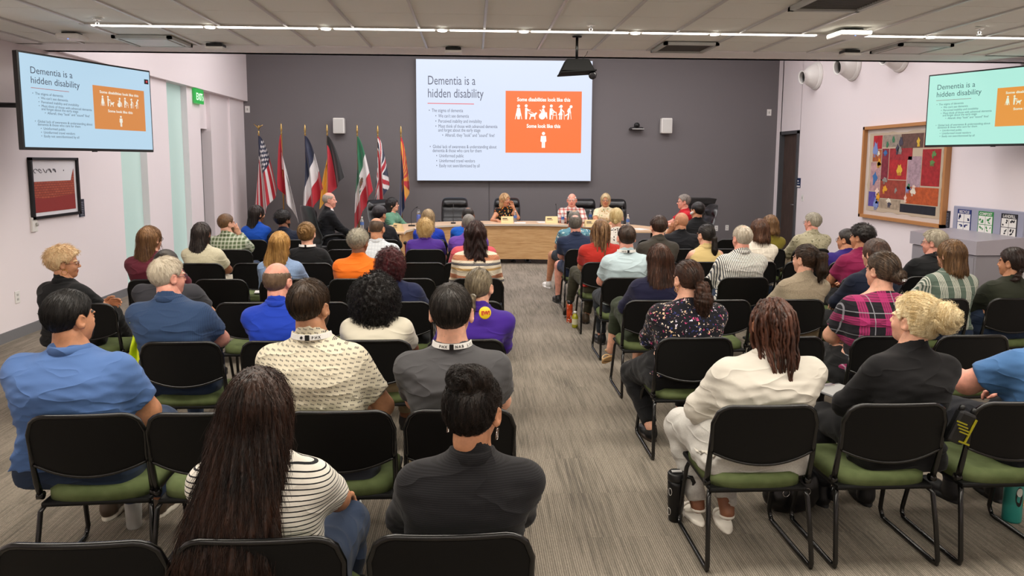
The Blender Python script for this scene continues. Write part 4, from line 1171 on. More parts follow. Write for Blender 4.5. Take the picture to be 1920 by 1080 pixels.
# ---------------------------------------------------------------- cloth materials
CLOTH = {}
def cloth(c, pattern=None, **k):
    key = (c, pattern, tuple(sorted(k.items())))
    if key in CLOTH: return CLOTH[key]
    m = newmat('cloth', c, k.get('rough', .85), spec=.2); t = NT(m); t.b.inputs['Sheen Weight'].default_value = .08
    base = hexc(c); s = t.sep(t.coords()); X, Y, Z = s[0], s[1], s[2]
    def band(v, freq, duty, phase=0.0):  # 1 inside stripe
        f = t.math('FRACT', t.math('ADD', t.math('MULTIPLY', v, freq), phase)); return t.math('LESS_THAN', f, duty)
    col = base
    if pattern == 'hstripe':
        col = t.mix(band(t.math('ADD', Z, t.math('MULTIPLY', t.math('ABSOLUTE', X), k.get('slope', 0))), k.get('f', 60), k.get('duty', .25)), base, hexc(k['c2']))
    elif pattern == 'vstripe':
        ang = t.math('ADD', X, t.math('MULTIPLY', Z, k.get('tilt', .0)))
        col = t.mix(band(ang, k.get('f', 60), k.get('duty', .4)), base, hexc(k['c2']))
    elif pattern == 'vgroups':
        a = band(X, k.get('f', 9), .5); b_ = band(X, k.get('f', 9)*9, .5)
        col = t.mix(t.math('MULTIPLY', a, b_), base, hexc(k['c2'])); col = t.mix(t.math('MULTIPLY', band(Z, 9, .03), .5), col, hexc(k['c2']))
    elif pattern == 'plaid':
        f = k.get('f', 10); a = band(X, f, .36, .1); b_ = band(Z, f, .36, .3)
        a2 = t.math('MULTIPLY', a, t.math('ADD', .55, t.math('MULTIPLY', band(X, f*10, .5), .45))); b2 = t.math('MULTIPLY', b_, t.math('ADD', .55, t.math('MULTIPLY', band(Z, f*10, .5), .45)))
        w = t.math('MULTIPLY', t.math('ADD', a2, b2), .5)
        col = t.mix(t.math('MULTIPLY', t.math('ADD', a2, b2), k.get('w', .75), clamp=True), base, hexc(k['c2']))
        if 'c3' in k: col = t.mix(t.math('MULTIPLY', t.math('MAXIMUM', band(X, f, .04, .55), band(Z, f, .04, .75)), .7), col, hexc(k['c3']))
    elif pattern == 'grid':
        f = k.get('f', 14); w = t.math('MAXIMUM', band(X, f, .2), band(Z, f, .2)); col = t.mix(t.math('MULTIPLY', w, k.get('w', .8)), base, hexc(k['c2']))
    elif pattern == 'dots':
        # short rows of dashes in a stepped layout
        row = t.math('FLOOR', t.math('MULTIPLY', Z, 54)); xx = t.math('ADD', X, t.math('MULTIPLY', t.math('MODULO', row, 2), .013)); xx = t.math('ADD', xx, t.math('MULTIPLY', row, .009))
        zz = t.math('ADD', Z, t.math('MULTIPLY', X, .12))
        g1 = t.math('LESS_THAN', t.math('FRACT', t.math('MULTIPLY', xx, 35)), .62); g2 = t.math('LESS_THAN', t.math('FRACT', t.math('MULTIPLY', xx, 35*5)), .55)
        g3 = t.math('LESS_THAN', t.math('ABSOLUTE', t.math('SUBTRACT', t.math('FRACT', t.math('ADD', t.math('MULTIPLY', Z, 54), t.math('MULTIPLY', t.math('FRACT', t.math('MULTIPLY', xx, 35)), .45))), .5)), .17)
        col = t.mix(t.math('MULTIPLY', t.math('MULTIPLY', g1, g2), g3), base, hexc(k['c2']))
    elif pattern in ('floral', 'print'):
        v = t.n('ShaderNodeTexVoronoi'); v.inputs['Scale'].default_value = k.get('f', 30); v.inputs['Randomness'].default_value = 1
        n_ = t.n('ShaderNodeTexNoise'); n_.inputs['Scale'].default_value = k.get('f', 30)*1.4; t.l(t.coords(), n_.inputs['Vector'])
        ad = t.n('ShaderNodeVectorMath'); ad.operation = 'MULTIPLY_ADD'; t.l(n_.outputs['Color'], ad.inputs[0]); ad.inputs[1].default_value = (.04, .04, .04); t.l(t.coords(), ad.inputs[2])
        t.l(ad.outputs[0], v.inputs['Vector'])
        cs = k['cols'].split(); cl = t.sep(v.outputs['Color'])
        pal = t.ramp(cl[0], [(i/len(cs), hexc(c_)) for i, c_ in enumerate(cs)], 'CONSTANT')
        msk = t.math('MULTIPLY', t.math('LESS_THAN', v.outputs['Distance'], k.get('r', .38)), t.math('LESS_THAN', cl[1], k.get('dens', .7)))
        col = t.mix(msk, base, pal)
    elif pattern == 'bands':
        # horizontal patterned bands
        cs = k['cols'].split(); f = t.math('FRACT', t.math('MULTIPLY', Z, k.get('f', 5)))
        col = t.ramp(f, [(i/len(cs), hexc(c_)) for i, c_ in enumerate(cs)], 'CONSTANT')
        n_ = t.noise(t.coords((1, 1, 1)), 90, 2)
        zig = t.math('LESS_THAN', t.math('FRACT', t.math('ADD', t.math('MULTIPLY', Z, 70), t.math('ABSOLUTE', t.math('SUBTRACT', t.math('FRACT', t.math('MULTIPLY', X, 40)), .5)))), .45)
        col = t.mix(t.math('MULTIPLY', zig, .3), col, hexc(k.get('c2', '#e8dfd0')))
    elif pattern == 'heather':
        col = t.mix(t.ramp(t.noise(t.coords(), 160, 3, .7), [(.35, (0, 0, 0)), (.65, (1, 1, 1))]), base, hexc(k['c2']))
    if not isinstance(col, tuple): t.color(col)
    fine = t.noise(t.coords(), 500, 2); fold = t.noise(t.coords((2.2, 2.2, 6)), 1.7, 1.2, .45)
    cr = t.math('POWER', t.math('SUBTRACT', 1.0, t.math('ABSOLUTE', t.math('MULTIPLY', t.math('SUBTRACT', t.noise(t.coords((2.6, 2.6, 7), rot=(.25, .35, 0)), 1.5, 1.5, .5), .5), 4.5)), clamp=True), 5.0)
    fold = t.math('ADD', fold, t.math('MULTIPLY', cr, k.get('crease', .15)))
    t.bump(t.math('ADD', t.math('MULTIPLY', fine, .012), fold), k.get('fold', .5), .06)
    CLOTH[key] = m; return m

MC_eyew = mat('eye_white', '#e8e4de', .2); MC_eyed = mat('eye_iris', '#2c221c', .15)
MC_glass = mat('glasses_rim', '#1c1a1c', .3)
MC_gold = mat('gold', '#c9a04a', .25, 1.0)

def person(label, pos, H, yaw=0, lean=0.0, shift=0.0, hyaw=0, hpitch=0, hroll=0, hs=1.0, fem=False, fat=0.0, sw=None,
           skin='light', hair=None, hc=('#3a2a1e', '#5a4230'), top=None, sleeve='short', neck='crew', bottom=None, legs='default',
           arms='lap', shoes=('shoe', '#1b1b1c', '#2a2a2a'), res=.014, glasses=None, seat=.44, strand=None, hem=None, hscale=1.0, collar=False, fold=.004,
           hdy=0.0, knee=0, reach=None, group=None, seed=0, tips=None, earring=None, lanyard=None, bun=None, pants_len=1.0, cap_extra=None, headband=None, mask=None, beard=None, hairmat=None, belly=0.0, blim=.145, inner=None):
    """seated figure; pos = (x, y) of the hips on the floor plan, facing +y when yaw = 0"""
    rs = np.random.RandomState(seed+17)
    root = thing('person', label, 'person', (pos[0], pos[1], 0), math.radians(yaw), group)
    fx = 1+fat*.45
    sw = sw or ((.205 if not fem else .180)*(1+fat*.28))
    hz = H-.128*hs                                 # head origin height
    zc7 = hz-.125*hs                               # top of the spine
    k = (zc7-seat)/.62
    zs = lambda z: seat+(z-.46)*k                  # male reference -> this person
    yb = -.035
    cyf = lambda z: yb+lean*np.clip((z-.5)/.55, 0, 1.3)**1.2-.025*np.sin(np.clip((z-.46)/.6, 0, 1)*np.pi)*1.0+.02*np.clip((z-.9)/.2, 0, 1)
    cxf = lambda z: shift*np.clip((z-.5)/.6, 0, 1.2)
    T = [(.40, .150, .115), (.46, .180, .135), (.52, .185, .135), (.60, .168, .118), (.70, .150, .106), (.80, .158, .108), (.90, .172, .112), (.96, .174, .104), (1.005, .160, .092), (1.035, .132, .082), (1.065, .092, .070), (1.09, .066, .060), (1.12, .052, .056), (1.2, .050, .054)]
    if fem: T = [(z, w*(1.03 if z < .6 else .88 if z < 1.04 else .88), d*(1.03 if z < .6 else .90)) for z, w, d in T]
    Tz = np.array([zs(a[0]) for a in T]); swr = sw/.205 if not fem else sw/.180
    fatz = np.array([1+fat*.42*(1 if z < .95 else max(0, (1.12-z)/.17)) for z, _, _ in T])
    Tw = np.array([a[1] for a in T])*fatz*np.where(np.array([a[0] for a in T]) > .75, np.where(np.array([a[0] for a in T]) < 1.06, swr/(1+fat*.28), 1), 1)
    Td = np.array([a[2] for a in T])*(1+(fatz-1)*1.15)
    headc = np.array((shift*1.1, float(cyf(1.1))+.022+hdy, hz))
    S = {}
    for s in (-1, 1): S[s] = np.array((s*(sw-.040-.012*fat)+shift*.95, float(cyf(1.0))+.0, zs(.975)))
    ua, fa = .285*max(.92, k), .25*max(.92, k)
    A = {}
    presets = {'lap': ((-.075, .33, .665), (.075, .33, .665)), 'crossed': ((.0, .24+fat*.05, zs(.80)), (-.0, .25+fat*.05, zs(.76))), 'table': ((-.12, .40, .80), (.12, .40, .80)),
               'chin': ((-.05, .28, .70), (.045, .12+lean*1.0, hz-.13)), 'knees': ((-.15, .40, .62), (.15, .40, .62)), 'chinL': ((-.045, .12+lean, hz-.13), (.05, .28, .7)), 'lapwide': ((-.10, .27, .67), (.10, .27, .67))}
    P = presets[arms] if isinstance(arms, str) else arms
    for s, tgt in ((-1, P[0]), (1, P[1])):
        pole = (s*1.0, -.35, -.9)
        if arms == 'crossed': pole = (s*1.0, .25, -.9)
        if tgt[2] > zs(.95): pole = (s*.5, .3, -1)
        E, Wr = ik(S[s], tgt, ua, fa, pole)
        A[s] = (S[s], E, Wr)
    # legs
    LG = {}
    ank = {'default': ((-.13, .42, .09), (.13, .42, .09)), 'back': ((-.12, .24, .09), (.12, .20, .09)), 'apart': ((-.24, .40, .09), (.24, .40, .09)), 'forward': ((-.12, .58, .09), (.12, .62, .09)),
           'cross': ((-.10, .44, .09), (-.17, .66, .30)), 'crossL': ((.24, .62, .28), (.10, .44, .09)), 'backL': ((-.18, .10, .09), (.12, .42, .09)), 'ankles': ((.03, .30, .09), (-.05, .26, .10))}
    AN = ank[legs] if isinstance(legs, str) else legs
    for s, a in ((-1, AN[0]), (1, AN[1])):
        hip = np.array((s*.088*fx, .0, seat+.10))
        pole = (s*.12, .6, 1.0)
        if a[2] > .2: pole = (-s*.2, .2, 1.5)
        Kn, An = ik(hip, a, .43, .42, pole)
        LG[s] = (hip, Kn, An)
    allp = np.array([p for v in list(A.values())+list(LG.values()) for p in v]+[headc])
    lo = np.minimum(allp.min(0)-.12, (-.27*fx, -.26*fx, .05)); hi = np.maximum(allp.max(0)+.12, (.27*fx, .2, zc7+.1)); hi[2] = max(zc7+.17, allp[:-1, 2].max()+.1)
    lo[2] = .04
    g = Grid(lo, hi, res)
    w = np.interp(g.Z, Tz, Tw); dp = np.interp(g.Z, Tz, Td); zz = g.ax[2]
    cy = np.interp(g.Z, Tz, [float(cyf(a[0])) for a in T]); cx = np.interp(g.Z, Tz, [float(cxf(a[0])) for a in T])
    n_ = 2.5
    q = ((np.abs(g.X-cx)/w)**n_+(np.abs(g.Y-cy)/dp)**n_)**(1/n_)
    tor = (q-1)*np.minimum(w, dp)*.95
    if belly: tor = smin(tor, ell(g, (0, .04+belly, zs(.62)), (.15*fx, .12+belly*.5, .15)), .08)
    if fem:
        for s in (-1, 1): tor = smin(tor, ell(g, (s*.07+shift*.7, float(cyf(.88))+.085*(1+fat*.4), zs(.86)), (.062*fx, .055*fx, .062*fx)), .04)
    tor = smax(tor, g.Z-(zc7+.08*hs)+0*g.X, .02)
    if blim is not None: tor = smax(tor, (-(blim-.016)-(g.Z-.5)*.13)-g.Y+np.clip(g.Z-.78, 0, 1)*(-1.2)+0*g.X, .02)
    tor_l = smax(tor, seat-.015-g.Z+0*g.X, .03)
    ra = 1+fat*.55
    arm = {}; low = {}
    for s in (-1, 1):
        a, e, wr = A[s]
        arm[s] = cone(g, a, e, .047*(1+fat*.42)*(.88 if fem else 1), .040*ra*(.88 if fem else 1))
        low[s] = cone(g, e, wr, .039*ra*(.88 if fem else 1), .0265*(.95 if fem else 1))
    rl = 1+fat*.5
    leg = None; shin = {}
    for s in (-1, 1):
        h_, kn, an = LG[s]
        th_ = cone(g, h_+np.array((0, .02, .0)), kn, .090*rl, .060*rl*.95); sh_ = cone(g, kn, an, .058*rl*.95, .037)
        sh_ = smin(sh_, cone(g, kn*.75+an*.25+np.array((0, -.012, 0)), kn*.45+an*.55+np.array((0, -.01, 0)), .054*rl*.95, .042), .03)
        shin[s] = sh_; l_ = smin(th_, sh_, .03); leg = l_ if leg is None else smin(leg, l_, .02)
    legs_only = leg
    body = smin(tor_l, leg, .05)
    for s in (-1, 1): body = smin(body, smin(arm[s], low[s], .02), .05)
    body = smin(body, cone(g, (cxf(1.08), float(cyf(1.08)), zc7-.02), headc+np.array((0, -.012, -.02)), .054*hs*(.88 if fem else 1.03)*(1+fat*.25), .050*hs), .04)
    V, Q = nets(body, g)
    sk, lp = skin_mats(skin)
    hm = hairmat or hair_mat(hc[0], hc[1], tips=tips)
    # head
    hV, hQ, hmi = head_mesh(fem, min(1, fat))
    HR = Matrix.Translation(Vector(headc)) @ Matrix.Rotation(math.radians(hyaw), 4, 'Z') @ Matrix.Rotation(math.radians(hpitch), 4, 'X') @ Matrix.Rotation(math.radians(hroll), 4, 'Y') @ Matrix.Scale(hs*hscale, 4)
    HRn = np.array(HR)
    tr = lambda P_: P_@HRn[:3, :3].T+HRn[:3, 3]
    Vs = [V, tr(hV)]; Qs = [Q, hQ+len(V)]; off = len(V)+len(hV); MI = [np.zeros(len(Q), int), hmi]
    for s in (-1, 1):
        a, e, wr = A[s]; hv, hq = hand_mesh('relaxed' if not (reach and s in reach) else reach[s])
        hv = hv.copy(); 
        if s < 0: hv[:, 0] *= -1; hq = hq[:, ::-1]
        d = nrm(wr-e); zh = (-s*.25, .25, 1.0) if d[2] < .5 else (0, -1, .2)
        if arms == 'crossed': zh = (0, 1, .2)
        d2 = nrm(d+np.array((0, .15, -.10)) if d[2] < .5 else d)
        Fm = frame(d2, zh)
        hv = hv*(.9 if fem else 1.0)@Fm.T+wr
        Vs.append(hv); Qs.append(hq+off); MI.append(np.zeros(len(hq), int)); off += len(hv)
    mesh_np('body', np.concatenate(Vs), np.concatenate(Qs), [sk, lp, hm], np.concatenate(MI), parent=root)
    # eyes
    if abs(yaw+hyaw) > 45 or abs(yaw) > 60 or res < .0:
        for s in (-1, 1):
            b = MB(); b.lathe([(.0, -.0105), (.006, -.009), (.0095, -.004), (.0105, 0), (.0095, .004), (.006, .009), (0, .0105)], (s*.031, .0795, .0025), 12, cap=False)
            b.mi = 1; b.lathe([(.0, 0), (.0048, 0), (.0048, .001), (0, .0012)], (s*.031, .0898, .0025), 10, axis=(0, 1, 0), cap=False); b.build('eye', [MC_eyew, MC_eyed], root, M=HR)
    # hair
    rh = hair or {'kind': 'none'}
    if rh['kind'] != 'none':
        kd = rh['kind']
        Lh = {'bob': rh.get('L', .2), 'long': rh.get('L', .4), 'wavy': rh.get('L', .4)}.get(kd, .12)
        lo = [-.125, -.15, -Lh-.03]; hi = [.125, .12, .155+rh.get('t', 0)]
        if kd in ('long', 'wavy', 'bob'): m_ = max(rh.get('wb', .1), rh.get('wt', .09))+.02+abs(rh.get('side', 0)); lo[0] = -m_; hi[0] = m_; lo[1] = min(-.14, rh.get('by', -.1)-rh.get('dp', .05)-.03)
        if kd == 'curly': R = rh.get('R', (.135, .135, .15)); lo = [-R[0]-.03, -R[1]-.08, -R[2]*1.5-.05]; hi = [R[0]+.03, R[1]+.0, R[2]+.04]
        if kd in ('pony', 'braid'): tp = np.array(rh.get('tail', [(0, -.115, .02), (0, -.14, -.24)])); lo = list(np.minimum(lo, tp.min(0)-.06)); hi = list(np.maximum(hi, tp.max(0)+.05))
        if kd in ('bun', 'updo'): bc = np.array(rh.get('bc', (0, -.12, .03))); br = np.array(rh.get('br', (.05, .035, .045))); lo = list(np.minimum(lo, bc-br-.015)); hi = list(np.maximum(hi, bc+br+.015))
        if kd == 'afro': lo = [-.15, -.18, -.13]; hi = [.15, .14, .2]
        gh = Grid(lo, hi, max(.005, res*.5))
        fld = hair_sdf(gh, rh, rs)+0*(gh.X+gh.Y+gh.Z)
        V, Q = nets(fld, gh)
        Vs = [V]; Qs = [Q]; off = len(V)
        if strand:
            fn = lambda P_: hair_sdf(Pts(P_), rh, rs)
            n, L, steps, rr = strand
            sV, sQ = strands(V, fn, rh, rs, n, L, steps, rr, rh.get('lift', .005)); Vs.append(sV); Qs.append(sQ+off); off += len(sV)
        if kd == 'dreads':
            paths = []; rad = []
            nd = rh.get('n', 60); Ld = rh.get('L', .3)
            for i in range(nd):
                ph = rs.uniform(-2.5, 2.5); el = rs.uniform(.05, 1.35)
                dv = np.array((math.sin(ph)*math.sin(el), -math.cos(ph)*math.sin(el), math.cos(el)))
                p = np.array((0, -.014, .03))+dv*np.array((.079, .101, .099)); pts = [p*.97]; v_ = dv*.5+np.array((0, -.2, 0)); 
                L_ = Ld*(rs.uniform(.5, .72) if rs.rand() < .72 else rs.uniform(.85, 1.12)); nn = 26
                wv = rs.uniform(0, 6.28)
                for j in range(nn):
                    v_ = nrm(v_+np.array((-p[0]*.7, -.03, -.5))); p = p+v_*L_/nn*1.25
                    q_ = (p-np.array((0, -.014, .03)))/np.array((.082, .105, .100)); l = np.linalg.norm(q_)
                    if l < 1.02 and p[2] > -.10: p = np.array((0, -.014, .03))+q_/l*1.02*np.array((.082, .105, .100))
                    if p[2] < -.09 and p[1] > -.10-rh.get('bk', .02): p = p+np.array((0, -.006, 0))
                    pts.append(p+np.array((math.sin(wv+j*.8), math.cos(wv+j*.9), 0))*.0022)
                paths.append(pts); base = rs.uniform(.75, 1.15)*rh.get('r', .0075)
                rad.append(base*(1+.22*np.sin(np.arange(len(pts))*2.4+wv))*np.linspace(1, .75, len(pts)))
            tV, tQ = tubes_np(paths, rad, 7); Vs.append(tV); Qs.append(tQ+off); off += len(tV)
        o = mesh_np('hair', np.concatenate(Vs), np.concatenate(Qs), hm, parent=root); o.matrix_local = HR
        if kd == 'pony' and rh.get('tieband'):
            b = MB(); a_ = Vector(rh['tail'][0]); b2 = Vector(rh['tail'][1]); b.lathe([(.017, -.007), (.021, -.003), (.021, .003), (.017, .007)], a_.lerp(b2, .18), 16, axis=(b2-a_)); b.build('hair_tie', mat('tie'+rh['tieband'][1:], rh['tieband'], .6), root, M=HR)
        if rh.get('clip'):
            c_ = rh['clip']; b = MB()
            for q_ in range(4): b.tube([(c_[0]-.02, c_[1], c_[2]-.006+q_*.005), (c_[0], c_[1]-.008, c_[2]+q_*.004), (c_[0]+.022, c_[1]-.002, c_[2]+.002+q_*.003)], .002, 6)
            b.build('hair_clip', M_chrome, root, M=HR)
    # beard
    if beard:
        gb = Grid((-.08, -.03, -.125), (.08, .12, .02), .006)
        d = smin(ell(gb, (0, .028, -.040), (.066, .064, .070)), ell(gb, (0, .052, -.088), (.030, .036, .028)), .03)-.003
        d = smax(d, gb.Z+.028+np.clip((gb.Y-.05), 0, 1)*.2+0*gb.X, .01); d = smax(d, -ell(gb, (0, .095, -.06), (.02, .02, .008)), .004)
        V, Q = nets(d, gb); o = mesh_np('beard', V, Q, hm, parent=root); o.matrix_local = HR
    # shirt
    sm = top if top is not None else cloth('#444444')
    off_ = .010
    sh = tor+0.0
    sh = smax(sh, (hem if hem else seat+.10)-g.Z+0*g.X, .012)
    ztop = zc7+{'crew': .012, 'scoop': -.035, 'collar': .014, 'wide': -.055}[neck]
    sh = smax(sh, (g.Z-ztop)+(g.Y-headc[1])*(.45 if neck in ('crew', 'collar') else .7), .008)
    for s in (-1, 1):
        a, e, wr = A[s]
        if sleeve in ('short', 'long', 'three', 'half'):
            cu = arm[s]-.007
            if sleeve == 'short':
                d = nrm(e-a); f_ = .68; pe = a+(e-a)*f_
                cu = cu-.006*np.clip(((g.X-a[0])*d[0]+(g.Y-a[1])*d[1]+(g.Z-a[2])*d[2])/ua, 0, 1)
                cu = smax(cu, (g.X-pe[0])*d[0]+(g.Y-pe[1])*d[1]+(g.Z-pe[2])*d[2], .004)
            else:
                f_ = {'long': .93, 'three': .5, 'half': .15}[sleeve]
                lo_ = low[s]-.010-.004*(sleeve == 'three'); d = nrm(wr-e); pe = e+(wr-e)*f_
                lo_ = smax(lo_, (g.X-pe[0])*d[0]+(g.Y-pe[1])*d[1]+(g.Z-pe[2])*d[2], .004)
                cu = smin(cu, lo_, .02)
            sh = smin(sh, cu, .055)
        elif sleeve == 'cap':
            pe = a+(e-a)*.22; d = nrm(e-a)
            cu = smax(arm[s]-.01, (g.X-pe[0])*d[0]+(g.Y-pe[1])*d[1]+(g.Z-pe[2])*d[2], .006); sh = smin(sh, cu, .03)
        elif sleeve == 'none':
            pass
    sh = sh-off_-.007*np.clip((seat+.26-g.Z)/.12, 0, 1)
    if fold:
        r2 = np.random.RandomState(seed+5)
        # sagging creases: arcs across the back, gathered towards the waist and under the arms
        zr = (g.Z-seat)/(zc7-seat); wt_ = np.clip(1.15-zr*1.1, .18, 1)
        xx = g.X-cx
        f1 = np.sin(g.Z*70+9*xx*xx*8+2.2*np.sin(xx*9+r2.uniform(0, 6))+r2.uniform(0, 6))
        f2 = np.sin(g.Z*41-14*np.abs(xx)+2*np.sin(xx*13+r2.uniform(0, 6)))
        f3 = np.sin(xx*38+5*np.sin(g.Z*9+r2.uniform(0, 6)))
        ridge = (1-np.abs(f1))**1.5*.9+(1-np.abs(f2))**1.5*.8+.25*f3
        sh = sh-fold*1.7*(ridge-.5)*wt_
    if blim is not None: sh = smax(sh, (-(blim+.008)-(g.Z-.5)*.13)-g.Y+np.clip(g.Z-.79, 0, 1)*(-1.5)+0*g.X, .012)
    if inner is not None:
        zv = zs(.74); wd = np.clip((g.Z-zv)*.33, -.02, .11)
        insh = smax(smax(smax(tor, seat+.03-g.Z+0*g.X, .01)-.004, g.Z-(zc7+.02)+(g.Y-headc[1])*.5+0*g.X, .006), -(g.Y+.02)+0*g.X+0*g.Z, .005)
        V, Q = nets(insh, g); mesh_np('undershirt', V, Q, inner, parent=root)
        sh = smax(sh, -np.maximum(np.abs(g.X-cx)-wd, .0+cy-g.Y+.02), .004)
    V, Q = nets(sh, g); o = mesh_np('jacket' if inner is not None else 'shirt', V, Q, sm, parent=root)
    if (neck == 'collar' or collar) and inner is None:
        cyn, cxn = float(cyf(1.09)), cxf(1.09)
        b = MB(); n = 28; rings = []
        nr = (.058 if not fem else .052)*(1+fat*.22)+.008
        prof = [(0, -.02), (.001, .014), (.005, .019), (.011, .012), (.021, -.014), (.017, -.016)]
        for i in range(n+1):
            a_ = math.radians(-90-155+310*i/n)   # opening at the front
            c_, s_ = math.cos(a_), math.sin(a_)
            rings.append([b.bm.verts.new((cxn+(nr+p_[0])*c_, cyn+.004+(nr*1.05+p_[0])*s_, zc7+.004+p_[1]-max(0, s_)*.035)) for p_ in prof])
        for A_, B_ in zip(rings, rings[1:]):
            for j in range(len(prof)): b.bm.faces.new((A_[j], B_[j], B_[(j+1) % len(prof)], A_[(j+1) % len(prof)]))
        b.bm.faces.new(rings[0]); b.bm.faces.new(list(reversed(rings[-1])))
        for f in b.bm.faces: f.smooth = True
        b.build('collar', sm, o)
    if lanyard:
        cyn, cxn = float(cyf(1.09)), cxf(1.09); nr = .064*(1+fat*.2)+.016
        b = MB(); n = 24; rings = []
        for i in range(n+1):
            a_ = math.radians(-90-110+220*i/n); c_, s_ = math.cos(a_), math.sin(a_)
            z_ = zc7+.012-max(0, s_)*.06
            rings.append([b.bm.verts.new((cxn+(nr+dr)*c_, cyn+(nr*1.05+dr)*s_, z_+dz)) for dr, dz in ((0, .012), (.004, .012), (.009, -.012), (.005, -.012))])
        for A_, B_ in zip(rings, rings[1:]):
            for j in range(4): b.bm.faces.new((A_[j], B_[j], B_[(j+1) % 4], A_[(j+1) % 4]))
        b.bm.faces.new(rings[0]); b.bm.faces.new(list(reversed(rings[-1])))
        ly = b.build('lanyard', mat('lanyard_white', '#e6e4e0', .6), root)
        b = MB(); b.box((cxn, cyn-nr*1.05-.009, zc7+.012), (.02, .008, .026), bevel=.002); b.build('lanyard_clasp', M_black, ly)
        if isinstance(lanyard, str):
            l1, l2 = lanyard.split('|')
            for tx, x_ in ((l1, -.012-.0135*len(l1)), (l2, .022)):
                for ch_i, ch in enumerate(tx):
                    a_ = x_/nr+ch_i*.014/nr
                    X_ = cxn+(nr+.0095)*math.sin(a_); Y_ = cyn-(nr*1.05+.0095)*math.cos(a_)
                    Mm = Matrix.Translation((X_, Y_, zc7+.006)) @ Matrix.Rotation(a_, 4, 'Z') @ Matrix.Rotation(math.radians(90-20), 4, 'X')
                    text_mesh('lettering', ch, .017, M_black, ly, Mm, 'CENTER', 1.0, 0, .0006)
    # trousers / skirt / shorts
    if bottom is not None:
        tr_ = smin(smax(tor_l, g.Z-(seat+.16)+0*g.X, .03), legs_only, .05)-.009
        for s in (-1, 1):
            h_, kn, an = LG[s][:3]; d = nrm(an-kn); pe = kn+(an-kn)*(.93*pants_len if pants_len > .2 else 0)
            if pants_len <= .2: d = nrm(kn-h_); pe = h_+(kn-h_)*(.8+pants_len)
            # cut per side
            side = (g.X*s < 0)+0*g.Y+0*g.Z if abs(LG[s][2][0]-LG[s][1][0]) < .2 else None
            cut = (g.X-pe[0])*d[0]+(g.Y-pe[1])*d[1]+(g.Z-pe[2])*d[2]
            if pants_len > .2: m_ = (np.sqrt((g.X-an[0])**2+(g.Y-an[1])**2+(g.Z-an[2])**2) < .17)
            else: m_ = shin[s] < np.minimum(shin[-s], .16)
            tr_ = np.where(m_, smax(tr_, cut, .004), tr_)
        if fold:
            tr_ = tr_-.003*np.sin(g.Z*55+g.X*20+3*np.sin(g.Y*20))
        if blim is not None: tr_ = smax(tr_, (-(blim-.001)-(g.Z-.5)*.13)-g.Y+0*g.X, .012)
        V, Q = nets(tr_, g); mesh_np('trousers' if pants_len > .2 else 'shorts', V, Q, bottom, parent=root)
    # shoes
    if shoes:
        sV, sQ, smi = shoe_mesh(shoes[0])
        for s in (-1, 1):
            h_, kn, an = LG[s][:3]
            tilt = 0 if an[2] < .15 else -.5
            Mm = Matrix.Translation((an[0], an[1]+.03, max(0, an[2]-.09))) @ Matrix.Rotation(-s*.12, 4, 'Z') @ Matrix.Rotation(tilt, 4, 'X') @ Matrix.Scale(.92 if fem else 1.02, 4)
            m_ = [mat('shoe'+shoes[1][1:], shoes[1], .45), mat('sole'+shoes[2][1:], shoes[2], .6)]
            o = mesh_np('shoe', sV, sQ, m_, smi, parent=root); o.matrix_local = Mm
    # glasses
    if glasses:
        gm = mat('rim'+glasses[1:], glasses, .3); b = MB()
        for s in (-1, 1):
            b.tube([(s*.031+.021*math.cos(a*math.pi/6), .098, .002+.017*math.sin(a*math.pi/6)) for a in range(12)], .0019, 6, closed=True)
            b.tube([(s*.052, .097, .008), (s*.070, .085, .010), (s*.080, .02, .010), (s*.083, -.006, .008), (s*.082, -.022, -.008)], .0017, 6)
        b.tube([(-.010, .099, .006), (0, .102, .009), (.010, .099, .006)], .0017, 6)
        b.build('glasses', gm, root, M=HR)
    if earring:
        for s in (-1, 1):
            b = MB()
            if earring == 'hoop': b.tube([(s*.086, -.0+.02*math.cos(a*math.pi/8), -.055+.02*math.sin(a*math.pi/8)) for a in range(16)], .0016, 6, closed=True)
            else: b.tube([(s*.087, -.007, -.04), (s*.087, -.007, -.075), (s*.087, .006, -.075), (s*.087, .006, -.04)], .002, 6, closed=True)
            b.build('earring', MC_gold if earring == 'hoop' else M_chrome, root, M=HR)
    if mask:
        b = MB(); b.tube([(-.08, -.01, -.01), (-.06, .06, -.035), (0, .1, -.045), (.06, .06, -.035), (.08, -.01, -.01)], .02, 8); b.build('face_mask', M_white, root, M=HR)
    root['_hr'] = [list(r_) for r_ in HR] if False else 0
    del root['_hr']
    return root, dict(HR=HR, A=A, LG=LG, headc=headc, zc7=zc7, S=S, cyf=cyf, seat=seat)
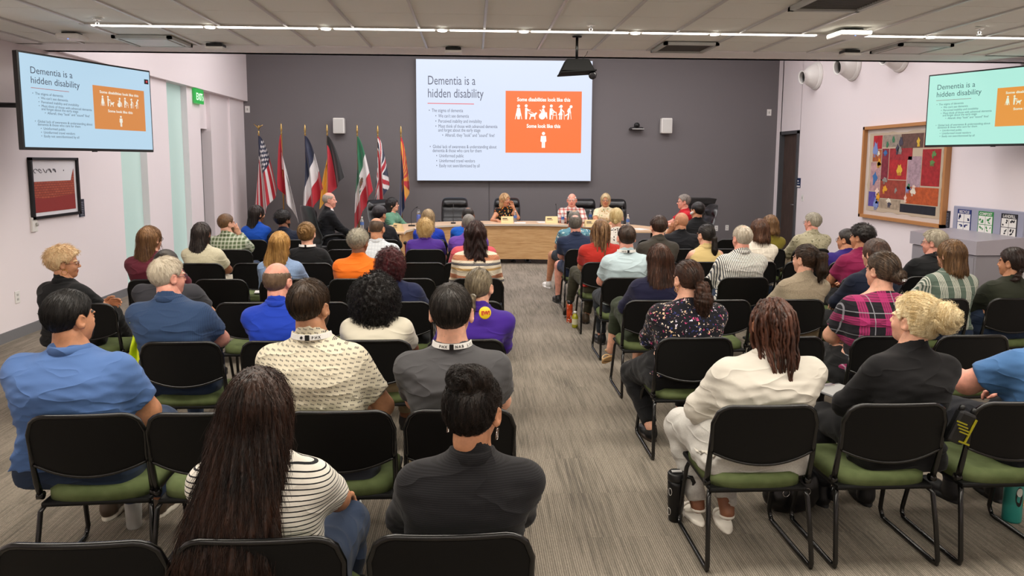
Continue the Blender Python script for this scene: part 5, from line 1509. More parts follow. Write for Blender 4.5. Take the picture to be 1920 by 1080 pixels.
# ---------------------------------------------------------------- the audience
chairs = {}
CHAIR_GROUP = 'green stacking chairs in rows'
def chair_at(key, u, v, row, label, rz=0, dy=0):
    x, y = chair_pos(u, v, row, dy)
    place_chair(x, y, math.radians(rz), label, CHAIR_GROUP)
    chairs[key] = (x, y, rz)
def sit(label, key, head, yaw=0, lean=0.0, hs=1.0, t=.012, hdy=0, back=.055, maxshift=.07, **k):
    x, y, rz = chairs[key] if isinstance(key, str) else key
    back = back-.035*k.get('fat', 0); k.setdefault('blim', .20-back)
    px_, py_ = x, y-back
    yw = math.radians(yaw)
    fwd = .007+lean*1.25+hdy
    # head position in plan
    hx = px_-math.sin(yw)*fwd; hy = py_+math.cos(yw)*fwd
    p = at_y(head[0], head[1], hy)
    dx = p.x-hx
    sh = max(-maxshift, min(maxshift, dx*.8)); px_ += dx-sh
    H = p.z-t
    if not 1.14 < H < 1.46: print('CHECK head height', label, round(H, 2))
    H = max(1.10, min(1.48, H))
    c_, s_ = math.cos(yw), math.sin(yw)
    shl = sh*c_
    return person(label, (px_, py_), H, yaw=yaw, lean=lean-sh*s_*.8, shift=shl/1.1, hs=hs, hdy=hdy, **k)

G = 'green cushioned black stacking chair '
for key, u, v, row, l, rz in [
 ('a0', 138, 1021, 0, 'empty, nearest row at the bottom left corner', 0), ('a1', 481, 1034, 0, 'nearest row, behind the woman with very long dark hair', 0), ('a2', 845, 1009, 0, 'nearest row, behind the woman in the black jacket', 0),
 ('b0', 146, 779, 1, 'under the large man in the blue shirt', 3), ('b1', 375, 771, 1, 'empty, between the blue shirt man and the dotted shirt man', 0), ('b2', 632, 771, 1, 'under the man in the cream dotted shirt', 0), ('b3', 862, 787, 1, 'under the man in the grey polo', 0),
 ('c0', 336, 657, 2, 'under the grey haired man in the navy polo', 0), ('c1', 525, 646, 2, 'under the bald man in the royal blue shirt', 0), ('c2', 697, 646, 2, 'under the woman with black curls', 0), ('c3', 873, 646, 2, 'under the ponytailed person in the purple blazer', 0),
 ('d0', 152, 577, 3, 'under the spiky blonde woman by the left wall', 0), ('d1', 330, 570, 3, 'under the man in charcoal behind the navy polo man', 0), ('d2', 461, 567, 3, 'empty, left of the bald man in blue', 0), ('d3', 597, 568, 3, 'empty, before the man in the dotted shirt', 0), ('d4', 750, 569, 3, 'under the woman with dark red curls', 0), ('d5', 885, 567, 3, 'empty, at the aisle before the purple blazer', 0),
 ('e0', 287, 527, 4, 'under the woman in maroon', 0), ('e1', 412, 524, 4, 'empty, right of the maroon woman', 0), ('e2', 535, 524, 4, 'under the woman with straight blonde hair', 0), ('e3', 665, 524, 4, 'under the person with the orange sweater', 0), ('e4', 767, 521, 4, 'empty, before the dark red curls', 0), ('e5', 895, 523, 4, 'under the person with long wavy dark hair at the aisle', 0),
 ('f0', 374, 494, 5, 'under the woman in the cream puff sleeve top', 0), ('f1', 478, 491, 5, 'empty, left of the straight blonde hair', 0), ('f2', 580, 492, 5, 'under the woman with the twisted updo', 0), ('f3', 705, 492, 5, 'under the balding man in the pale checked shirt', 0), ('f4', 793, 491, 5, 'empty, right behind the purple polo woman', 0), ('f5', 872, 492, 5, 'under the person in salmon', 0),
 ('g0', 434, 474, 6, 'under the man in the green check shirt', 0), ('g1', 648, 467, 6, 'empty, left of the balding man in the pale shirt', 0), ('g2', 797, 469, 6, 'under the curly blonde woman in the purple polo', 0), ('g3', 876, 468, 6, 'under the man in the light purple shirt', 0),
 ('h0', 467, 449, 7, 'under the long haired woman in blue by the flags', 0), ('h1', 540, 449, 7, 'under the young man with the short afro', 0), ('h2', 646, 448, 7, 'empty, before the suited man in the armchair', 0), ('h3', 716, 448, 7, 'under the dark suited person bending forward', 0), ('h4', 805, 449, 7, 'under the woman in the royal blue blazer', 0), ('h5', 880, 449, 7, 'under the man in the bright blue shirt at the dais', 0),
 ('B0', 1442, 765, 1, 'under the person with locs in the white shirt', 0), ('B1', 1688, 763, 1, 'under the woman with the blonde bun in black', 0), ('B2', 1928, 766, 1, 'at the right frame edge under the man with the radio', 0),
 ('C0', 1306, 636, 2, 'under the woman in the floral blouse', 0), ('C1', 1480, 630, 2, 'empty, before the person with locs', 0), ('C2', 1672, 635, 2, 'under the woman in pink plaid', 0), ('C3', 1830, 629, 2, 'empty, between the blonde bun and the right edge', 0),
 ('D0', 1229, 565, 3, 'under the brown haired woman in the navy cardigan', 0), ('D1', 1355, 562, 3, 'empty, behind the man in the striped shirt', 0), ('D2', 1494, 566, 3, 'under the woman in the oatmeal sweater', 0), ('D3', 1630, 566, 3, 'under the woman in the navy top', 0), ('D4', 1768, 565, 3, 'under the woman in the green striped top', 0), ('D5', 1911, 563, 3, 'under the woman in olive at the right edge', 0),
 ('E0', 1178, 523, 4, 'under the man in the pale blue polo', 0), ('E1', 1397, 527, 4, 'under the grey haired man in the striped shirt', 0), ('E2', 1626, 525, 4, 'under the person in the magenta tee', 0), ('E3', 1745, 524, 4, 'under the man in black near the bins', 0), ('E4', 1290, 524, 4, 'empty, behind the yellow sleeveless top', 0),
 ('F0', 1134, 497, 5, 'under the person with long locs in red', 0), ('F1', 1235, 492, 5, 'under the man in the dark olive polo', 0), ('F2', 1330, 491, 5, 'under the woman in the sleeveless yellow top', 0), ('F3', 1418, 491, 5, 'under the brown bob woman in the cream blouse', 0), ('F4', 1513, 487, 5, 'empty, behind the man in the beige shirt', 0), ('F5', 1597, 488, 5, 'under the person in purple near the right wall', 0),
 ('G0', 1097, 467, 6, 'under the balding man in the navy polo at the aisle', 0), ('G1', 1163, 467, 6, 'under the blonde woman in the black and white top', 0), ('G2', 1272, 464, 6, 'under the bald man in black', 0), ('G3', 1355, 463, 6, 'empty, before the sleeveless yellow top', 0), ('G4', 1440, 463, 6, 'under the woman in mustard', 0), ('G5', 1523, 468, 6, 'under the man in the beige shirt', 0),
 ('H0', 1082, 450, 7, 'under the man in the blue leaf print shirt', 0), ('H1', 1229, 447, 7, 'empty, before the bald man in black', 0), ('H2', 1305, 446, 7, 'under the young man in black by the lectern', 0), ('H3', 1377, 446, 7, 'empty, in front of the grey wall outlets', 0)]:
    chair_at(key, u, v, row, G+l, rz)

JEANS = cloth('#28354c', fold=.5); BLK = cloth('#141416'); KHK = cloth('#8a7a60'); GRYP = cloth('#3c3f4a')
BALD1 = (0, -.02, .13, .062, .095, .055)
# ---- nearest row
sit('woman with very long dark brown hair in a white and black striped tee', 'a1', (482, 686), t=.02, fem=True, fat=.42, lean=-.02, skin='tan', hyaw=-4, hpitch=-2, res=.011, seed=1,
    hair=dict(kind='long', t=.020, L=.56, wt=.102, wb=.165, by=-.19, dp=.070, side=-.05, crown=(0, -.02, .15), amp=.003, lift=.014, jit=.16, curl=.35, cf=70), hc=('#120b08', '#41281c'), strand=(3800, .20, 11, .0011), tips=None,
    top=cloth('#e3ddd2', 'hstripe', c2='#17171b', f=70, duty=.24, slope=.12), sleeve='short', bottom=JEANS, arms='knees', neck='crew')
sit('woman with a black twisted bun in a black blazer, nearest row', 'a2', (888, 690), t=.02, fem=True, fat=.25, sw=.215, skin='tan', hyaw=-24, hpitch=-10, res=.011, seed=2,
    hair=dict(kind='updo', t=.014, tie=(0, -.085, .11), bc=(.0, -.062, .112), br=(.072, .07, .048), bamp=.005, lift=.006, jit=.3, curl=.5, cf=60), hc=('#0c0908', '#2c211b'), strand=(2600, .085, 8, .0010),
    top=cloth('#1b1a1c', 'hstripe', c2='#242326', f=170, duty=.5), sleeve='long', bottom=BLK, arms='lap', neck='collar', fold=.005, earring='drop')
# ---- second row
sit('large man in a cornflower blue shirt with slick black hair', 'b0', (128, 540), t=.012, fat=1.0, sw=.262, skin='tan', hyaw=-28, res=.011, seed=3, maxshift=.04, hs=1.04, beard=True,
    hair=dict(kind='short', t=.011, back=-.066, crown=(0, .09, .15), lift=.003, jit=.1), hc=('#0b0a0a', '#221e1c'), strand=(2200, .06, 6, .0009),
    top=cloth('#4f6da2'), sleeve='short', bottom=JEANS, arms='lapwide', neck='collar', fold=.005, legs='default', shoes=('shoe', '#4a3c30', '#d8d2c4'), hem=.53)
sit('man in a cream shirt with small dark dots and short brown hair', 'b2', (580, 520), t=.012, fat=.45, sw=.228, skin='olive', hyaw=-22, res=.011, seed=4, beard=True, hs=1.02, maxshift=.09,
    hair=dict(kind='short', t=.012, back=-.060, crown=(0, -.045, .15), lift=.004), hc=('#1d140f', '#43301f'), strand=(2400, .05, 6, .0009),
    top=cloth('#d0c7b1', 'dots', c2='#20222c'), sleeve='short', bottom=GRYP, arms='lapwide', neck='collar', lanyard='●|PHX', fold=.004, legs='ankles', shoes=('shoe', '#f0f0ee', '#8c8c8c'))
sit('man in a dark grey polo with a white event lanyard and short dark hair', 'b3', (846, 528), t=.012, fat=.5, sw=.245, skin='light', hyaw=-6, res=.011, seed=5, hs=1.12,
    hair=dict(kind='short', t=.011, back=-.072, crown=(-.01, -.05, .15), lift=.004), hc=('#15110f', '#3a332e'), strand=(2600, .045, 6, .0009),
    top=cloth('#4b4a4c'), sleeve='short', bottom=KHK, arms='lap', neck='collar', lanyard='PHX|NAB LIS', fold=.005)
# ---- third row
sit('grey haired man with glasses in a navy polo, arms crossed', 'c0', (314, 480), t=.010, fat=.6, sw=.235, skin='pink', hyaw=-42, res=.012, seed=6, glasses='#30343c',
    hair=dict(kind='short', t=.012, back=-.070, lift=.007), hc=('#b9ac98', '#d8cdb8'), strand=(2000, .03, 5, .0009),
    top=cloth('#34496b', 'vstripe', c2='#2e4262', f=110, duty=.5), sleeve='short', bottom=JEANS, arms='crossed', neck='collar', fold=.005, legs='cross')
sit('bald man in a royal blue pullover', 'c1', (520, 491), t=.004, fat=.35, sw=.205, skin='pink', hyaw=-14, res=.012, seed=7, maxshift=.05, glasses='#2a2a2e',
    hair=dict(kind='balding', t=.004, back=-.068, bald=(0, .0, .10, .075, .105, .085)), hc=('#5a4636', '#7a634e'), strand=(900, .015, 4, .0008),
    top=cloth('#1f3eae'), sleeve='long', bottom=JEANS, arms='lap', neck='collar', fold=.006)
sit('woman with big black curls in an ivory short sleeve top', 'c2', (706, 503), t=.045, fem=True, fat=.45, sw=.205, skin='brown', hyaw=-10, res=.012, seed=8,
    hair=dict(kind='curly', t=.02, R=(.150, .135, .155), c=(0, -.045, -.02), amp=.010, curl=2.6, cf=260, jit=.3, lift=.014), hc=('#0a0808', '#1c1614'), strand=(2600, .11, 18, .0016),
    top=cloth('#d9d2bf'), sleeve='short', bottom=KHK, arms='lap', neck='crew')
sit('person with thin grey ponytail in a purple blazer with a round yellow badge', 'c3', (899, 500), t=.010, fem=False, fat=.15, sw=.215, skin='light', hyaw=-22, hpitch=2, res=.012, seed=9, lean=.02, maxshift=.1,
    hair=dict(kind='pony', t=.008, tie=(0, -.11, -.03), tail=[(0, -.105, -.03), (0, -.135, -.05), (0, -.13, -.10), (0, -.12, -.14)], tr=[.016, .022, .02, .006], tieband='#c8c4bc'), hc=('#4f4436', '#8d8068'), strand=(1500, .06, 6, .0009),
    top=cloth('#412488'), sleeve='long', bottom=BLK, arms='lap', neck='collar', fold=.004, hem=.40)
# ---- fourth row
sit('woman with spiky blonde hair and glasses in a black polo by the left wall', 'd0', (118, 460), t=.022, fem=True, fat=.6, sw=.205, skin='tan', yaw=-22, hyaw=-42, res=.014, seed=10, glasses='#6a4a3a', earring='hoop',
    hair=dict(kind='short', t=.030, back=-.07, lift=.02, jit=.5), hc=('#c79a70', '#e8cfa4'), strand=(1500, .035, 5, .0016),
    top=cloth('#141517'), sleeve='short', bottom=BLK, arms='crossed', neck='collar', legs='cross')
sit('dark haired man in a charcoal polo seated before the navy polo man', 'd1', (312, 467), t=.010, fat=.55, sw=.24, skin='tan', hyaw=-5, res=.014, seed=11, lean=.04, hair=dict(kind='short', t=.014), hc=('#17130f', '#3a3028'), top=cloth('#3a3a40'), sleeve='short', bottom=BLK, arms='lap', neck='collar')
sit('woman with short dark red curls in a navy top', 'd4', (733, 460), t=.03, fem=True, fat=.5, sw=.215, skin='light', hyaw=-12, res=.014, seed=12, maxshift=.1,
    hair=dict(kind='curly', t=.018, R=(.112, .115, .125), c=(0, -.03, .01), amp=.010, curl=2.2, cf=260, lift=.012), hc=('#2a0f12', '#5c2226'), strand=(1700, .07, 12, .0014), top=cloth('#1e2547'), sleeve='short', bottom=BLK, arms='lap', neck='crew')
# ---- fifth row
sit('woman with long light brown hair and glasses in a maroon top', 'e0', (281, 422), t=.012, fem=True, fat=.75, sw=.215, skin='light', hyaw=-26, res=.015, seed=13, glasses='#2a2a2e',
    hair=dict(kind='long', t=.012, L=.40, wt=.088, wb=.10, by=-.12, dp=.045, side=-.01, lift=.01), hc=('#5a3c26', '#8d6844'), strand=(1300, .16, 8, .0016), top=cloth('#5a1e2c'), sleeve='long', bottom=BLK, arms='lap', neck='crew')
sit('woman with straight honey blonde hair in a light denim shirt', 'e2', (525, 432), t=.012, fem=True, fat=.2, sw=.19, skin='light', hyaw=-10, res=.015, seed=14, maxshift=.03, lean=.03,
    hair=dict(kind='long', t=.012, L=.30, wt=.086, wb=.125, by=-.11, dp=.05, side=-.03, lift=.006, jit=.06), hc=('#8a6230', '#c79a58'), strand=(1300, .16, 8, .0014), top=cloth('#8aa0c0', 'heather', c2='#7188ac'), sleeve='long', bottom=JEANS, arms='lap', neck='collar')
sit('person with short grey curls and an orange sweater over khaki', 'e3', (672, 428), t=.016, fem=False, fat=.4, sw=.215, skin='brown', hyaw=-18, res=.015, seed=15, maxshift=.1, glasses='#303034',
    hair=dict(kind='curlshort', t=.022, amp=.006, back=-.08, curl=2, cf=400, lift=.008), hc=('#6f6a60', '#b0a894'), strand=(1400, .03, 7, .0012), top=cloth('#e8701c'), sleeve='long', bottom=KHK, arms='lap', neck='crew')
sit('person with very long wavy dark hair in a patterned cream and rust sweater', 'e5', (892, 413), t=.016, fem=True, fat=.5, sw=.205, skin='tan', hyaw=-8, res=.015, seed=16,
    hair=dict(kind='wavy', t=.016, L=.40, wt=.092, wb=.118, by=-.12, dp=.055, amp=.003, side=.02, lift=.01, curl=.6, cf=60), hc=('#1c0f0e', '#40241f'), strand=(1800, .16, 12, .0015),
    top=cloth('#d8c8b0', 'bands', cols='#a8603c #a8603c #d9cdb8 #d9cdb8 #b08a4c #d9cdb8 #3a4050 #d9cdb8', f=5.2, c2='#d8c8b0'), sleeve='long', bottom=JEANS, arms='lap', neck='crew')
# ---- sixth row
sit('woman with very long straight dark hair in a cream puff sleeve top', 'f0', (378, 415), t=.012, fem=True, fat=.35, skin='brown', hyaw=-14, res=.016, seed=17, maxshift=.1,
    hair=dict(kind='long', t=.012, L=.42, wt=.084, wb=.10, by=-.12, dp=.045, side=-.02), hc=('#1c1614', '#453b36'), strand=(1000, .16, 8, .0018), top=cloth('#cfc8ae', 'heather', c2='#b8b094'), sleeve='short', bottom=cloth('#b8b0a0'), arms='lap', neck='crew')
sit('woman with a twisted light brown updo in a black top', 'f2', (575, 415), t=.018, fem=True, fat=.3, skin='light', hyaw=-8, res=.016, seed=18,
    hair=dict(kind='updo', t=.020, tie=(0, -.10, .04), bc=(0, -.095, .05), br=(.07, .05, .06), bamp=.006), hc=('#5b4024', '#9a7646'), strand=(900, .07, 6, .0014), top=cloth('#121214'), sleeve='three', bottom=BLK, arms='lap', neck='scoop', lanyard=True)
sit('balding man in a pale checked shirt leaning forward', 'f3', (706, 408), t=.004, fat=.5, sw=.225, skin='tan', hyaw=-8, hpitch=-14, lean=.08, res=.016, seed=19,
    hair=dict(kind='balding', t=.005, bald=(0, -.01, .11, .066, .09, .07)), hc=('#3a2c20', '#5a4634'), top=cloth('#c8ccd0', 'grid', c2='#aab2ba', f=30, w=.5), sleeve='long', bottom=JEANS, arms='lap', neck='collar')
sit('grey haired person in a salmon pink shirt at the aisle', 'f5', (890, 413), t=.012, fem=False, fat=.3, skin='light', res=.018, seed=20, hyaw=-10, hair=dict(kind='short', t=.014), hc=('#8f8a84', '#c4c0ba'), top=cloth('#c4525c'), sleeve='short', bottom=JEANS, arms='lap', neck='crew')
# ---- seventh row
sit('man in a green and white checked shirt raising a hand to his face', 'g0', (424, 400), t=.008, fat=.3, skin='light', hyaw=-38, res=.016, seed=21, beard=True, hair=dict(kind='short', t=.010), hc=('#4a3422', '#7a5a3c'), top=cloth('#5d6c4c', 'plaid', c2='#c8cdb8', f=22, w=.8), sleeve='long', bottom=JEANS, arms='chin', neck='collar')
sit('woman with short blonde curls in a purple polo', 'g2', (797, 407), t=.016, fem=True, fat=.75, sw=.215, skin='pink', hyaw=-4, res=.016, seed=22,
    hair=dict(kind='curly', t=.016, R=(.098, .105, .11), c=(0, -.03, .015), amp=.008, curl=2, cf=260, lift=.01), hc=('#b08a50', '#e0c48c'), strand=(1200, .05, 10, .0014), top=cloth('#4f2f8c'), sleeve='short', bottom=BLK, arms='lap', neck='collar')
sit('grey haired man in a light purple shirt at the aisle', 'g3', (879, 401), t=.010, fat=.35, skin='tan', hyaw=-6, res=.018, seed=23, hair=dict(kind='short', t=.012), hc=('#5c5650', '#8a847c'), top=cloth('#6c46a4'), sleeve='short', bottom=JEANS, arms='lap', neck='collar')
# ---- front row left
sit('woman with long straight dark hair in a bright blue top by the flags', 'h0', (482, 384), t=.010, fem=True, fat=.2, skin='tan', yaw=-8, hyaw=-37, res=.017, seed=24, hair=dict(kind='long', t=.012, L=.36, wt=.084, wb=.10, by=-.11, dp=.045, side=-.03), hc=('#171212', '#362b28'), strand=(800, .16, 8, .0018), top=cloth('#1a4fb4'), sleeve='long', bottom=BLK, arms='lap', neck='crew')
sit('young man with a short black afro in a navy polo', 'h1', (531, 393), t=.028, fat=.3, skin='brown', hyaw=-38, res=.017, seed=25, hair=dict(kind='afro', t=.034, amp=.004, back=-.06, curl=2, cf=400, lift=.008), hc=('#0c0a0a', '#221c1a'), strand=(1100, .025, 6, .0014), top=cloth('#1c2233'), sleeve='short', bottom=BLK, arms='lap', neck='collar', beard=True)
sit('dark suited person with short black hair bending forward', 'h3', (712, 385), t=.012, fem=True, fat=.25, skin='tan', hyaw=-35, res=.017, seed=26, lean=.06, hair=dict(kind='short', t=.022, back=-.05), hc=('#0e0c0e', '#2a2428'), top=cloth('#17171b'), sleeve='long', bottom=BLK, arms='lap', neck='collar', maxshift=.1)
sit('woman with long highlighted blonde hair in a royal blue blazer', 'h4', (803, 391), t=.012, fem=True, fat=.3, skin='light', hyaw=-10, res=.017, seed=27, hair=dict(kind='long', t=.013, L=.24, wt=.088, wb=.12, by=-.09, dp=.05), hc=('#7a6246', '#b8a078'), strand=(700, .12, 7, .0016), top=cloth('#1b3aa8'), sleeve='long', bottom=BLK, arms='lap', neck='collar')
sit('man in a bright blue shirt with thinning black hair nearest the dais', 'h5', (878, 388), t=.008, fat=.35, skin='brown', hyaw=-12, res=.018, seed=28, lean=.03, hair=dict(kind='balding', t=.010, bald=(0, -.03, .135, .035, .045, .03)), hc=('#141010', '#332a24'), top=cloth('#1558b8'), sleeve='short', bottom=BLK, arms='lap', neck='collar')

# ================= right block
sit('person with long brown locs in an off white shirt and light trousers', 'B0', (1449, 552), t=.018, fem=True, fat=1.0, sw=.250, skin='brown', hyaw=8, hpitch=-2, res=.011, seed=30, hs=1.04, maxshift=.1,
    hair=dict(kind='dreads', t=.006, n=95, L=.30, r=.0078, bk=.03), hc=('#22120c', '#5c3626'),
    top=cloth('#cbc5ba'), sleeve='three', bottom=cloth('#c9c6c0', 'heather', c2='#b8b5b0'), arms='lapwide', neck='collar', fold=.006, legs=((-.17, .22, .09), (-.04, .14, .09)), shoes=('sandal', '#e4ded2', '#ece6da'))
sit('woman with a messy platinum blonde bun in a black top', 'B1', (1716, 548), t=.016, fem=True, fat=.3, sw=.205, skin='light', hyaw=30, hpitch=6, res=.011, seed=31,
    hair=dict(kind='bun', t=.018, tie=(.0, -.115, .05), bc=(.03, -.125, .05), br=(.078, .062, .072), bamp=.007, lift=.014, jit=.35, curl=.4, cf=60), hc=('#cdb27e', '#fbeecb'), strand=(3000, .085, 8, .0011),
    top=cloth('#151416'), sleeve='three', bottom=BLK, arms='lapwide', neck='crew', legs='default', shoes=('boot', '#17171a', '#101012'))
sit('man in a steel blue shirt at the right frame edge, radio on his belt', 'B2', (1990, 545), t=.012, fat=.9, sw=.25, skin='pink', hyaw=20, res=.012, seed=32, maxshift=.06,
    hair=dict(kind='short', t=.012), hc=('#4a3c30', '#6b5a48'), top=cloth('#4a72a4'), sleeve='short', bottom=cloth('#16181f'), arms=((-.26, .36, .80), (.1, .33, .68)), neck='collar', fold=.006, shoes=('boot', '#17171a', '#101012'))
sit('woman with a curly brown ponytail in a black floral blouse', 'C0', (1290, 486), t=.010, fem=True, fat=.9, sw=.235, skin='light', hyaw=18, hpitch=-4, res=.012, seed=33, earring='hoop', maxshift=.08,
    hair=dict(kind='pony', t=.010, tie=(.0, -.115, -.01), tail=[(0, -.11, -.01), (.01, -.15, -.04), (.015, -.155, -.12), (.01, -.14, -.21)], tr=[.016, .040, .052, .03], tamp=.009, tf=170, curl=0, lift=.008, tieband='#101010'), hc=('#22160f', '#57382a'), strand=(2400, .07, 8, .0011),
    top=cloth('#15151d', 'floral', cols='#e8d8c8 #e2b8b0 #c04878 #d8d0e0 #38407c #e8c49c', f=52, dens=.66, r=.34), sleeve='three', bottom=BLK, arms='lap', neck='scoop', fold=.005, legs='backL', shoes=('shoe', '#141416', '#30241c'))
sit('woman with a clipped brown updo in a pink and black plaid blouse', 'C2', (1655, 469), t=.014, fem=True, fat=.95, sw=.25, skin='light', hyaw=22, res=.012, seed=34, maxshift=.12,
    hair=dict(kind='bun', t=.014, tie=(.02, -.11, -.02), bc=(.02, -.115, -.025), br=(.062, .036, .048), bamp=.005, clip=(.03, -.150, -.045)), hc=('#2c211a', '#6b5644'), strand=(1800, .07, 7, .0011),
    top=cloth('#1c1a20', 'plaid', c2='#a83068', c3='#9c9ca4', f=6.7, w=.8), sleeve='short', bottom=BLK, arms='lap', neck='wide', fold=.005)
sit('woman with long brown hair in a navy cardigan crossing her legs at the aisle', 'D0', (1236, 456), t=.014, fem=True, fat=.5, sw=.205, skin='light', hyaw=10, res=.014, seed=35, maxshift=.06,
    hair=dict(kind='long', t=.016, L=.29, wt=.096, wb=.135, by=-.10, dp=.06, lift=.008), hc=('#2e1c14', '#654130'), strand=(1900, .15, 9, .0014), top=cloth('#1d1d38'), sleeve='long', bottom=cloth('#2f3626'), pants_len=.62, arms='lap', neck='crew',
    legs=((-.24, .46, .22), (-.04, .30, .09)), shoes=('sandal', '#d8b98c', '#c29a64'))
sit('woman with a full brown ponytail in an oatmeal sweater', 'D2', (1511, 457), t=.010, fem=True, fat=.2, sw=.19, skin='light', hyaw=32, hpitch=2, res=.014, seed=36, maxshift=.08,
    hair=dict(kind='pony', t=.012, tie=(0, -.10, .06), tail=[(0, -.10, .06), (.0, -.155, .05), (.0, -.165, -.06), (.0, -.14, -.16)], tr=[.018, .040, .042, .010]), hc=('#21170f', '#4a3424'), strand=(1300, .08, 7, .0013), top=cloth('#a89a84', 'heather', c2='#8a7d6a'), sleeve='long', bottom=KHK, arms='lap', neck='crew')
sit('woman with brown hair in a dark navy top behind the pink plaid blouse', 'D3', (1642, 446), t=.012, fem=True, fat=.5, skin='light', hyaw=26, res=.015, seed=37, maxshift=.08, hair=dict(kind='bob', t=.014, L=.12, wt=.086, wb=.088, by=-.07, dp=.06), hc=('#2e1e18', '#5a4034'), top=cloth('#161d30'), sleeve='long', bottom=BLK, arms='lap', neck='crew')
sit('woman with a light brown bob in a sage top with white stripes', 'D4', (1784, 448), t=.012, fem=True, fat=.55, sw=.205, skin='light', hyaw=24, res=.014, seed=38, glasses='#38343a',
    hair=dict(kind='bob', t=.014, L=.165, wt=.092, wb=.104, by=-.06, dp=.08, lift=.005, jit=.06), hc=('#4f3823', '#8d6a48'), strand=(1300, .12, 8, .0014), top=cloth('#5f6f64', 'vgroups', c2='#d8d8cc', f=10), sleeve='short', bottom=JEANS, arms='lap', neck='crew')
sit('woman with a dark side braid in an olive long sleeve top at the right edge', 'D5', (1900, 463), t=.012, fem=True, fat=.7, sw=.215, skin='tan', hyaw=30, res=.014, seed=39,
    hair=dict(kind='braid', t=.014, tie=(-.04, -.08, -.06), tail=[(-.03, -.085, -.05), (-.07, -.08, -.10), (-.10, -.04, -.16), (-.11, .0, -.26)]), hc=('#1a100e', '#3a2822'), strand=(1100, .07, 7, .0013), top=cloth('#2c2f24'), sleeve='long', bottom=JEANS, arms='lap', neck='crew')
sit('man in a pale blue polo with a white lanyard at the aisle', 'E0', (1175, 421), t=.010, fat=.4, sw=.215, skin='pink', hyaw=4, res=.014, seed=40, maxshift=.06,
    hair=dict(kind='short', t=.011, back=-.078, lift=.004), hc=('#241812', '#4a3426'), strand=(900, .03, 5, .0011), top=cloth('#b4c6cc'), sleeve='short', bottom=cloth('#22262c'), arms='lap', neck='collar', lanyard='NRG|', legs='default', shoes=('shoe', '#141416', '#2a2624'))
sit('grey haired man in a black and white pinstriped shirt', 'E1', (1392, 422), t=.010, fat=.7, sw=.225, skin='pink', hyaw=14, res=.014, seed=41, hair=dict(kind='balding', t=.012, back=-.075, bald=(0, -.045, .135, .03, .035, .022)), hc=('#a39684', '#cfc6b6'), strand=(1100, .025, 5, .0012),
    top=cloth('#dcd8d0', 'vstripe', c2='#3a3d48', f=62, duty=.42, tilt=.12), sleeve='long', bottom=JEANS, arms='lap', neck='collar', fold=.005)
sit('person with short dark curls in a magenta tee', 'E2', (1616, 419), t=.018, fem=True, fat=.4, sw=.205, skin='tan', hyaw=36, res=.015, seed=42, hair=dict(kind='curlshort', t=.024, amp=.006, back=-.06, curl=1.4, cf=300, lift=.008), hc=('#120e0d', '#2e2623'), strand=(1100, .04, 7, .0014), top=cloth('#7c1a44'), sleeve='short', bottom=BLK, arms='lap', neck='crew', maxshift=.1)
sit('grey haired man with glasses in a black shirt near the bins', 'E3', (1752, 430), t=.014, fat=.5, sw=.22, skin='pink', hyaw=44, res=.015, seed=43, glasses='#4a4a50', hair=dict(kind='short', t=.020, back=-.07, lift=.01), hc=('#8a8070', '#c4baa4'), strand=(1100, .04, 6, .0013), top=cloth('#131416'), sleeve='long', bottom=BLK, arms='lap', neck='collar')
sit('person with long thin brown locs in a red tee', 'F0', (1127, 409), t=.014, fat=.3, skin='tan', hyaw=-4, res=.015, seed=44, hair=dict(kind='dreads', t=.012, n=60, L=.48, r=.0075, bk=.02), hc=('#4a3020', '#93704a'), top=cloth('#a82a22'), sleeve='short', bottom=cloth('#3c3a2c'), arms='lap', neck='crew', legs=((-.28, .52, .20), (-.10, .34, .09)), shoes=('shoe', '#4a3c2c', '#2a241e'), maxshift=.1)
sit('man with neat brown hair in a dark olive polo', 'F1', (1235, 403), t=.014, fat=.1, skin='light', hyaw=8, res=.015, seed=45, hair=dict(kind='short', t=.018, back=-.085), hc=('#2a1c15', '#4a342a'), strand=(800, .04, 5, .0012), top=cloth('#3a3630'), sleeve='short', bottom=BLK, arms='lap', neck='collar')
sit('woman with a sleek dark ponytail in a sleeveless pale yellow top', 'F2', (1324, 419), t=.010, fem=True, fat=.25, skin='light', hyaw=24, res=.015, seed=46, glasses='#3a2a2a',
    hair=dict(kind='pony', t=.010, tie=(0, -.11, .0), tail=[(0, -.10, .0), (.005, -.14, -.02), (.005, -.15, -.15), (.0, -.135, -.30)], tr=[.014, .026, .030, .008], tieband='#c8a050'), hc=('#15110f', '#332a24'), strand=(900, .08, 7, .0014), top=cloth('#c8b078'), sleeve='none', bottom=BLK, arms='lap', neck='collar')
sit('woman with a chestnut bob in a cream sheer blouse', 'F3', (1424, 409), t=.012, fem=True, fat=.35, skin='light', hyaw=14, res=.015, seed=47, hair=dict(kind='bob', t=.014, L=.13, wt=.09, wb=.10, by=-.06, dp=.078), hc=('#3a241a', '#6e4a34'), strand=(900, .1, 7, .0014), top=cloth('#cfc6b8', 'grid', c2='#e4ddd0', f=16, w=.5), sleeve='long', bottom=JEANS, arms='lap', neck='crew')
sit('person in a deep purple top with glasses, beside the magenta tee', 'F5', (1588, 428), t=.012, fat=.35, skin='tan', hyaw=40, res=.017, seed=48, glasses='#38302c', hair=dict(kind='short', t=.014), hc=('#1a1412', '#3a302a'), top=cloth('#2e1f6a'), sleeve='short', bottom=BLK, arms='lap', neck='crew')
